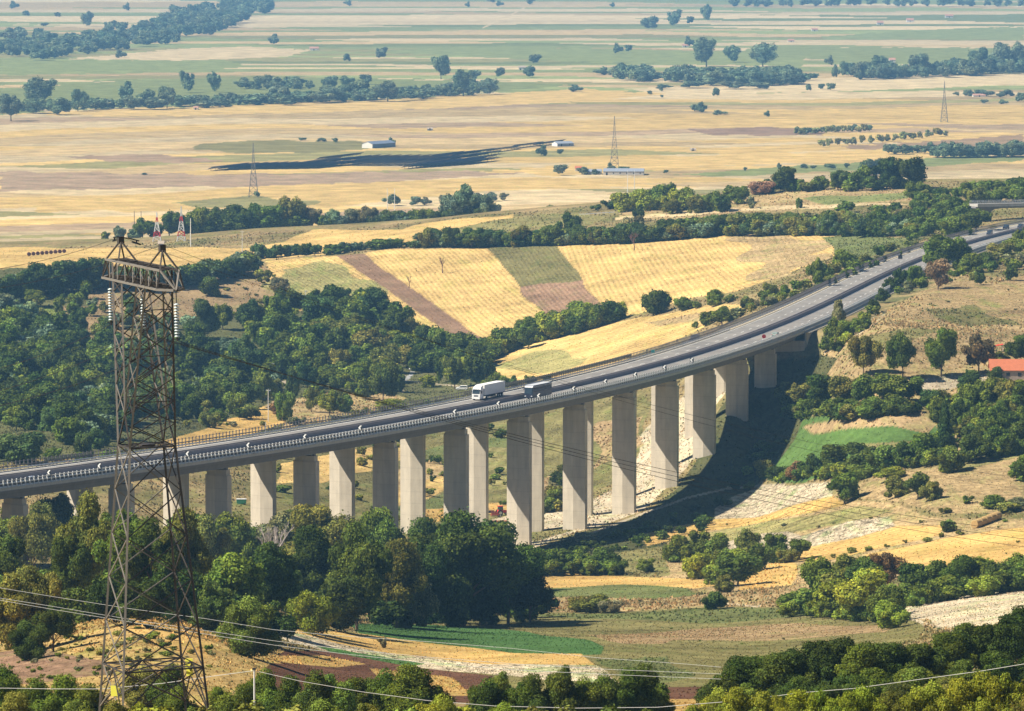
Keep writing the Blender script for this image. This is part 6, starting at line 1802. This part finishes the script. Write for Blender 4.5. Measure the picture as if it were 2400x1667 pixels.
# ------------------------------------------------------------------ overpass
def overpass():
    A = at_z(2292, 479, 76.2); B = at_z(2560, 474, 76.2)
    mid = (A + B) / 2; d = (B - A); L_ = d.length + 4; rz = math.atan2(d.y, d.x)
    root = empty('overpass', Vector((mid.x, mid.y, 70)), rz)
    z = 6.2
    MB().prof([(-L_ / 2, z - .9), (-L_ / 2, z), (L_ / 2, z), (L_ / 2, z - .9)], 9.0).build('deck', M['kerb'], root)
    MB().prof([(-L_ / 2, z - 1.7), (-L_ / 2, z - .9), (L_ / 2, z - .9), (L_ / 2, z - 1.7)], 5.2).build('girder', M['deck'], root)
    for y in (-4.35, 4.35):
        MB().box((0, y, z + .2), (L_, .35, .4)).build('kerb', M['kerb'], root)
        m = MB()
        for k in range(int(L_ / 2.5)): m.box((-L_ / 2 + 1.2 + k * 2.5, y, z + .9), (.1, .1, 1.0))
        m.bar((-L_ / 2, y, z + 1.35), (L_ / 2, y, z + 1.35), .12); m.bar((-L_ / 2, y, z + .85), (L_ / 2, y, z + .85), .2)
        m.build('railing_lattice', M['zinc'], root)
    g = at_z(2332, 520, 69.0)
    rel = (Vector((g.x, g.y, 0)) - Vector((mid.x, mid.y, 0)))
    for off in (rel.dot(d.normalized()), rel.dot(d.normalized()) + 34):
        o = MB().prof([(-1.1, -3), (-1.1, 3.2), (-3.4, z - 1.7), (3.4, z - 1.7), (1.1, 3.2), (1.1, -3)], 1.6).build('pier', M['deck'], root); o.location = (off, 0, 0)
    tagit(root, 'light concrete overpass crossing the motorway near the right edge', 'bridge')
overpass()
# guard rail of the lane on the green knoll
def lane_rail():
    A = at_d(1358, 490, 2400); B = at_d(1440, 484, 2400)
    A.z = float(height(A.x, A.y)); B.z = float(height(B.x, B.y))
    root = empty('guard_rail', A)
    rel = B - A
    MB().bar((0, 0, .75), (rel.x, rel.y, rel.z + .75), .12, .34).build('beam', M['zinc'], root)
    for k in range(8):
        q = rel * (k / 7)
        MB().box((q.x, q.y, q.z + .4), (.12, .12, .9)).build('post', M['zinc'], root)
    tagit(root, 'short grey guard rail on the lane by the bright green bushes', 'guard rail')
lane_rail()

# ------------------------------------------------------------------ buildings
M['rooftile'] = simple('orange_roof_tiles', (.50, .165, .085), .85, 0, 0, .22, 1.2)
M['pinkroof'] = simple('faded_roof_tiles', (.48, .26, .18), .9)
M['palewall'] = simple('pale_wall', (.62, .57, .48), .9, 0, 0, .1, .6)
M['greyroof'] = simple('grey_sheet_roof', (.30, .33, .38), .6, .3, 0, .12, .3)
M['stone'] = simple('stone_wall', (.42, .34, .26), .95, 0, 0, .35, 1.4)
M['whitewall'] = simple('white_wall', (.80, .76, .68), .9)
M['shadewall'] = simple('shaded_sheet_wall', (.20, .24, .32), .7)  # blue-grey puts the unlit side's shade into the wall colour
def shed(p, L_, Wd, hw, hr, rz, wall, roof, label, name='shed', cat='shed', group=None, eave=.35, openings=3, endwall=None):
    root = empty(name, p, rz)
    MB().box((0, 0, hw / 2 - .3), (L_, Wd, hw + .6)).build('wall', wall, root)
    gb = MB()
    for s_ in (-1, 1):
        x = s_ * (L_ / 2 - .06)
        gb.add([(x - .06, -Wd / 2, hw), (x - .06, Wd / 2, hw), (x - .06, 0, hw + hr), (x + .06, -Wd / 2, hw), (x + .06, Wd / 2, hw), (x + .06, 0, hw + hr)], [(0, 1, 2), (5, 4, 3), (0, 3, 4, 1), (1, 4, 5, 2), (2, 5, 3, 0)])
    gb.build('gable', endwall or wall, root)
    r = MB(); t = .16
    for s_ in (-1, 1):
        y0 = s_ * (Wd / 2 + eave); z0 = hw - eave * hr / (Wd / 2)
        r.add([(-L_ / 2 - eave, y0, z0), (L_ / 2 + eave, y0, z0), (L_ / 2 + eave, 0, hw + hr), (-L_ / 2 - eave, 0, hw + hr), (-L_ / 2 - eave, y0, z0 + t), (L_ / 2 + eave, y0, z0 + t), (L_ / 2 + eave, 0, hw + hr + t), (-L_ / 2 - eave, 0, hw + hr + t)],
              [(0, 1, 2, 3), (7, 6, 5, 4), (0, 4, 5, 1), (1, 5, 6, 2), (2, 6, 7, 3), (3, 7, 4, 0)])
    r.build('roof', roof, root)
    for i in range(openings):
        x = -L_ / 2 + L_ * (i + .5) / openings
        dd = i == 0
        MB().box((x, -Wd / 2 - .02, (1.1 if dd else hw * .58)), (1.4 if dd else 1.0, .08, 2.2 if dd else 1.0)).build('door' if dd else 'window', M['glass'] if not dd else M['chassis'], root)
    if endwall: MB().box((-L_ / 2 - .02, 0, hw / 2), (.08, Wd * .98, hw)).build('end_wall', endwall, root)
    tagit(root, label, cat, group)
    return root
p = ground(2365, 893); shed(p + Vector((3, 3, 0)), 16, 7.5, 2.9, 2.6, math.radians(-2), M['stone'], M['rooftile'], 'long low stone shed with an orange-red tiled roof at the right edge', openings=5)
def bldg(x, y, wpx, hpx, label, wall, roof, Wd=10, rz=0., name='barn', cat='barn', after=2600, rise=.3, openings=3, endwall=None, group=None):
    p = ground(x * S, y * S, after); k = p.y / F * S
    shed(p, wpx * k, Wd, hpx * k * (1 - rise), hpx * k * rise + .6, rz, wall, roof, label, name, cat, group, .3, openings, endwall)
bldg(850, 331, 92, 13, 'long barn with a white end wall and shaded side above the solar rows', M['shadewall'], M['shadewall'], 11, 1.0, openings=0, endwall=M['whitewall'])
bldg(1263, 328, 42, 9, 'small grey barn with a pale end wall right of the solar rows', M['greyroof'], M['greyroof'], 10, .5, openings=2, endwall=M['whitewall'])
bldg(1330, 391, 40, 9, 'short grey-roofed farm building beside the round tree', M['palewall'], M['greyroof'], 12, -.05, openings=3, group='farmyard buildings')
bldg(1400, 392, 90, 12, 'long grey-roofed farm shed in the middle of the farmyard', M['palewall'], M['greyroof'], 20, -.05, openings=6, group='farmyard buildings')
bldg(1298, 384, 14, 9, 'little red-roofed house behind the farmyard trees', M['palewall'], M['rooftile'], 10, 0, 'house', 'house', openings=1, group='farmyard buildings')
bldg(1172, 157, 16, 8, 'white farmhouse beside two blue-green trees on the hazy plain', M['whitewall'], M['stone'], 14, 0, 'house', 'house', openings=2)
for x, y, w_, h_, lb in [(705, 113, 20, 7, 'tiny red-roofed house near the hazy wood at the upper left'), (1538, 106, 14, 6, 'tiny white house behind the pair of round hazy trees'), (2002, 140, 14, 9, 'pinkish house at the left end of the hazy poplar belt'),
                         (1975, 56, 14, 8, 'small pinkish house, left of two on the far fields'), (2042, 50, 16, 8, 'small pinkish house, right of two on the far fields'), (2130, 40, 18, 7, 'low pinkish house beside the far green field'),
                         (2197, 217, 28, 5, 'low white shed among the bushes at the right of the plain'), (440, 246, 10, 6, 'tiny white hut under the blue tree belt at the left'), (1828, 70, 14, 6, 'small pale hut alone on the far pink field'),
                         (1775, 94, 14, 5, 'low red-roofed house on the far track')]:
    bldg(x, y, w_, h_, lb, M['whitewall'], M['pinkroof'], 12, 0, 'house', 'house', openings=1, rise=.4)
bldg(362, 556, 12, 12, 'small yellowish hut under the taller red and white mast', simple('yellow_wall', (.62, .52, .25), .9), M['stone'], 5, 0, 'hut', 'hut', 2300, .2, 1)
for i, (x, y) in enumerate(((965, 293), (1555, 339))):
    bldg(x, y, 12, 5, ('small grey hut' if i == 0 else 'tiny white hut') + (' alone in the upper straw fields' if i == 0 else ' below the fields right of the tall pylon'), M['greyroof'] if i == 0 else M['whitewall'], M['stone'], 6, 0, 'hut', 'hut', openings=1)

# red awning behind the reddish tree
p = ground(2333, 822); r_ = empty('awning', p)
MB().prof([(-2.2, 1.15), (2.2, 1.9), (2.2, 2.0), (-2.2, 1.25)], 2.4).build('sheet', simple('red_sheet', (.72, .06, .03), .7), r_)
for x in (-2.1, 2.1):
    for y in (-1.1, 1.1): MB().bar((x, y, -.3), (x, y, 1.2 if x < 0 else 1.9), .1).build('post', M['zinc'], r_)
tagit(r_, 'bright red sheet awning on posts above the orange-roofed shed', 'awning')
# junk beside the shed: a covered boat-like car and heaps
c = car('pale covered car parked before the orange-roofed shed', M['lorrywhite']); on_ground(c, 2375, 912, None, math.radians(8))
r = random.Random(9)
jk = [(2325, 898, 'rusty brown crate at the left end of the shed wall', M['rust']), (2340, 905, 'pale plastic tank in front of the shed door', M['whitewall']), (2358, 900, 'grey metal drum by the shed wall', M['zinc']), (2392, 900, 'dark machine part at the right end of the shed wall', M['chassis'])]
for i, (x, y, lb, mt) in enumerate(jk):
    p = ground(x, y)
    if i == 2: o = MB().tube([(0, 0, 0), (0, 0, .45), (0, 0, .47), (0, 0, .95)], [.45, .45, .48, .45], 14).build('drum', mt)
    elif i == 1: o = MB().tube([(-.7, 0, .5), (-.6, 0, .5), (.6, 0, .5), (.7, 0, .5)], [.3, .5, .5, .3], 14).build('tank', mt)
    else: o = MB().box((0, 0, .4), (1.3, .9, .8)).box((0, 0, .85), (1.4, 1.0, .08)).box((.2, 0, 1.0), (.5, .5, .25)).build('crate' if i == 0 else 'machine_part', mt)
    o.location = p; o.rotation_euler = (0, 0, r.uniform(0, 3)); tagit(o, lb, 'junk', 'odds and ends by the shed')
# plastic-covered beds at the right
for i in range(4):
    p = ground(2275 + i * 13, 1018 + i * 2 - 3)
    o = MB().tube([(-.0, -3.2, .1), (0, -3.0, .25), (0, 3.0, .25), (0, 3.2, .1)], [.2, .45, .45, .2], 10).build('garden_tunnel', simple('film_pink', (.62, .48, .46), .5))
    o.location = p; o.rotation_euler = (0, 0, math.radians(-62)); tagit(o, f'pinkish film tunnel in the kitchen garden, {ordinal(i)} from the left', 'garden tunnel', 'film tunnels in the kitchen garden')
# tractor and machinery between the piers
def tractor(p, rz):
    root = empty('tractor', p, rz)
    MB().prof([(.2, .7), (.2, 1.5), (2.0, 1.35), (2.1, .7)], .8).build('bonnet', M['red'], root, .05)
    MB().prof([(-1.2, .9), (-1.2, 1.6), (.2, 1.6), (.2, .9)], 1.2).build('body', M['red'], root, .05)
    MB().prof([(-1.1, 1.6), (-1.0, 2.6), (.1, 2.6), (.3, 1.6)], 1.2).build('cab', M['glass'], root, .04)
    MB().box((-.45, 0, 2.65), (1.4, 1.4, .12)).build('roof', M['red'], root)
    for y in (-.85, .85):
        add_wheel(root, -.8, y, .8, .4); add_wheel(root, 1.6, y, .45, .28)
    tagit(root, 'red tractor parked between the tall piers', 'tractor')
tractor(ground(1176, 1208, 1290), .4)
for i, (x, y, lb) in enumerate(((1150, 1206, 'dark harrow with raised bars left of the red tractor'), (1161, 1212, 'rusty seed drill just left of the red tractor'))):
    root = empty('farm_implement', ground(x, y, 1290), .3 * i)
    MB().box((0, 0, .6), (2.6, 1.2, .25)).box((0, 0, .9), (2.2, .2, .5)).build('frame', M['chassis'] if i == 0 else M['rust'], root)
    m = MB()
    for k in range(8): m.bar((-1.1 + k * .31, -.5, .1), (-1.2 + k * .31, .3, 2.0 - .12 * k), .08)
    m.build('tine_rib', M['rust'] if i else M['chassis'], root)
    for y_ in (-.7, .7): add_wheel(root, 1.2, y_, .38, .2)
    tagit(root, lb, 'farm implement', 'implements by the tractor')
p = ground(1170, 1232, 1290); root = empty('trailer', p, .05)
MB().box((0, 0, .85), (5.4, 2.0, .7)).build('body', M['chassis'], root, .05); MB().box((0, 0, 1.25), (5.5, 2.1, .12)).build('rim_edge', M['rust'], root)
for x in (-1.4, -.4):
    for y in (-.9, .9): add_wheel(root, x, y, .4, .25)
tagit(root, 'long dark flat trailer in front of the tractor', 'trailer')
# green bin under the viaduct, left
p = ground(566, 1183, 1290); root = empty('bin', p); MB().box((0, 0, .7), (2.4, 1.2, 1.2), 0, 1.1).build('body', simple('green_bin', (.07, .24, .14), .5), root, .06); MB().box((0, 0, 1.36), (2.7, 1.4, .12)).build('lid', M['zinc'], root, .03)
tagit(root, 'green waste container beyond the viaduct piers at the left', 'bin')

# ------------------------------------------------------------------ bales
M['bale'] = simple('straw_bale', (.50, .33, .14), 1, 0, 0, .25, 3)
M['dkbale'] = simple('old_bale', (.15, .07, .055), 1, 0, 0, .3, 3)
M['palebale'] = simple('pale_bale', (.62, .50, .34), 1, 0, 0, .2, 3)
def bale(p, rz, r, L_, mt, label, group):
    o = MB().tube([(0, -L_ / 2, 0), (0, -L_ / 2 + .08, 0), (0, L_ / 2 - .08, 0), (0, L_ / 2, 0)], [r * .9, r, r, r * .9], 16).build('bale', mt)
    o.location = p + Vector((0, 0, r * .95)); o.rotation_euler = (0, 0, rz); tagit(o, label, 'bale', group)
for i in range(9):
    bale(ground(68 + i * 10.3, 600 - i * .9, 2100), .25, .88, 1.5, M['dkbale'], f'dark round bale, {ordinal(i)} from the left in the row on the golden strip', 'row of dark bales')
pA = ground(2288, 1238); pB = ground(2338, 1218)
for i in range(5):
    q = pA.lerp(pB, i / 4.0 * .92 + .02); q.z = float(height(q.x, q.y))
    d = pB - pA
    bale(q, math.atan2(d.y, d.x) - math.pi / 2, .95, (pB - pA).length / 4.6, M['bale'], f'straw round bale, {ordinal(i)} from the left in the roll by the orange field', 'roll of straw bales')
def cow(p, rz, mt, label, sc_=1.0):
    """pale cattle resting and grazing by the hedge"""
    me = bpy.data.meshes.new('cow')
    pts = [(0, 0, 1.05), (.75, 0, 1.15), (1.15, 0, 1.25), (1.45, 0, 1.05), (1.78, 0, .85), (-.75, 0, 1.1), (-.95, 0, 1.0), (-1.0, 0, .55),
           (.7, .22, .8), (.72, .24, .42), (.7, .24, .02), (.7, -.22, .8), (.68, -.24, .42), (.7, -.24, .02), (-.72, .24, .8), (-.85, .24, .45), (-.78, .24, .02), (-.72, -.24, .8), (-.85, -.24, .45), (-.78, -.24, .02),
           (1.42, .18, 1.2), (1.42, -.18, 1.2)]
    rad = [.42, .36, .26, .19, .10, .36, .10, .04, .15, .09, .07, .15, .09, .07, .17, .09, .07, .17, .09, .07, .05, .05]
    ed = [(0, 1), (1, 2), (2, 3), (3, 4), (0, 5), (5, 6), (6, 7), (1, 8), (8, 9), (9, 10), (1, 11), (11, 12), (12, 13), (5, 14), (14, 15), (15, 16), (5, 17), (17, 18), (18, 19), (3, 20), (3, 21)]
    me.from_pydata(pts, ed, [])
    o = bpy.data.objects.new('cow', me); C.objects.link(o)
    o.modifiers.new('skin', 'SKIN'); 
    for i, r__ in enumerate(rad): me.skin_vertices[0].data[i].radius = (r__, r__)
    me.skin_vertices[0].data[0].use_root = True
    o.modifiers.new('sub', 'SUBSURF').levels = 1; o.modifiers['sub'].render_levels = 1
    me.materials.append(mt)
    o.location = p; o.rotation_euler = (0, 0, rz); o.scale = (sc_,) * 3
    tagit(o, label, 'cow', 'cattle by the hedge')
for i, (x, y, rz, mt) in enumerate(((1787, 548, .3, 'palebale'), (1812, 548, 2.9, 'palebale'), (1828, 550, .1, 'stone'), (1853, 551, .5, 'stone'), (1868, 550, 1.9, 'palebale'))):
    cow(ground(x, y, 2100), rz, M[mt], f'{"pale" if mt == "palebale" else "brownish"} cow, {ordinal(i)} from the left along the hedge above the green corner', 1.15)

# ------------------------------------------------------------------ solar field on the plain
M['solar'] = simple('solar_glass', (.045, .075, .19), .4, .4)
def solar():
    n = 0
    L_ = 76.0
    me = None
    rows = []
    # (start column, start row, number of segments end to end)
    top = [(470,381),(560,376),(640,370),(700,352),(760,350),(820,350),(880,349),(940,349),(1000,344),(1060,338),(1110,334),(1160,331),(1200,328)]
    bot = [(470,384),(560,381),(640,380),(700,379),(760,373),(820,373),(880,373),(940,374),(1000,371),(1060,360),(1110,337),(1160,333),(1200,329)]
    tx = [p[0] for p in top]
    x = 470.0
    while x < 1205:
        yt = np.interp(x, tx, [p[1] + 5 for p in top]); yb = np.interp(x, tx, [p[1] for p in bot])
        y = yb
        k = 0
        while True:
            rows.append((x + k * 6, y)); k += 1
            y -= 8.5
            if y < yt + 3: break
        x += 23 if x < 1040 else 52
    for i in range(9):
        rows.append((905 + i * 17, 380 - i * 1.2))
    out = []
    for (x, y) in rows:
        p = ground(x * S, y * S, 2700)
        out.append(p)
    d = Vector((.34, .94, 0)).normalized()
    base = None
    out = out[:150]
    for i, p in enumerate(out):
        if base is None:
            root = empty('solar_table', (0, 0, 0))
            c_, s_ = math.cos(math.radians(24)), math.sin(math.radians(24))
            w_ = 5.5
            MB().add([(-c_ * w_ / 2, 0, 2.3 - s_ * w_ / 2), (c_ * w_ / 2, 0, 2.3 + s_ * w_ / 2), (c_ * w_ / 2, L_, 2.3 + s_ * w_ / 2), (-c_ * w_ / 2, L_, 2.3 - s_ * w_ / 2),
                      (-c_ * w_ / 2, 0, 2.2 - s_ * w_ / 2), (c_ * w_ / 2, 0, 2.2 + s_ * w_ / 2), (c_ * w_ / 2, L_, 2.2 + s_ * w_ / 2), (-c_ * w_ / 2, L_, 2.2 - s_ * w_ / 2)],
                     [(0, 1, 2, 3), (7, 6, 5, 4), (0, 4, 5, 1), (1, 5, 6, 2), (2, 6, 7, 3), (3, 7, 4, 0)]).build('panel', M['solar'], root)
            m = MB()
            for k in range(9): m.box((0, 3 + k * 8.7, 1.0), (.2, .2, 2.2))
            m.build('support_frame', M['hazysteel'], root)
            base = root; o = root
        else: o = copy_tree(base)
        o.location = p; o.rotation_euler = (0, 0, math.atan2(d.y, d.x) - math.pi / 2)
        tagit(o, 'long dark blue table of solar panels among the straw-coloured fields', 'solar table', 'rows of solar tables on the plain')
    print('solar', len(out))
solar()
# ------------------------------------------------------------------ a label for every plant
def label_plants(recs):
    cl = {}
    for q in recs:
        q['kw'] = 'bush' if q['kind'] == 'bush' else 'tree'
        if q['label']: tagit(q['obj'], q['label'], q['kw'], q['group'])
        else: cl.setdefault((q['cluster'], q['kw']), []).append(q)
    for (cluster, kw), rs in cl.items():
        rs.sort(key=lambda r: r['px'])
        hs = sorted(r['H'] for r in rs)
        lo, hi = hs[len(hs) // 3], hs[(2 * len(hs)) // 3]
        for i, q in enumerate(rs):
            size = 'small' if q['H'] < lo else ('tall' if q['H'] > hi else 'medium')
            tone = TONES[q['tone']][0]
            n_ = ordinal(i).replace('hundred and ', 'hundred-and-')
            lab = f'{size} {tone} {kw} {cluster}' if len(rs) == 1 else f'{size} {tone} {kw}, {n_} from left {cluster}'
            for w_ in (size + ' ', tone + ' '):
                if len(lab.replace('-', ' ').split()) > 16: lab = lab.replace(w_, '', 1)
            tagit(q['obj'], lab, kw, ('bushes ' if kw == 'bush' else 'trees ') + cluster)
label_plants(build_plants())
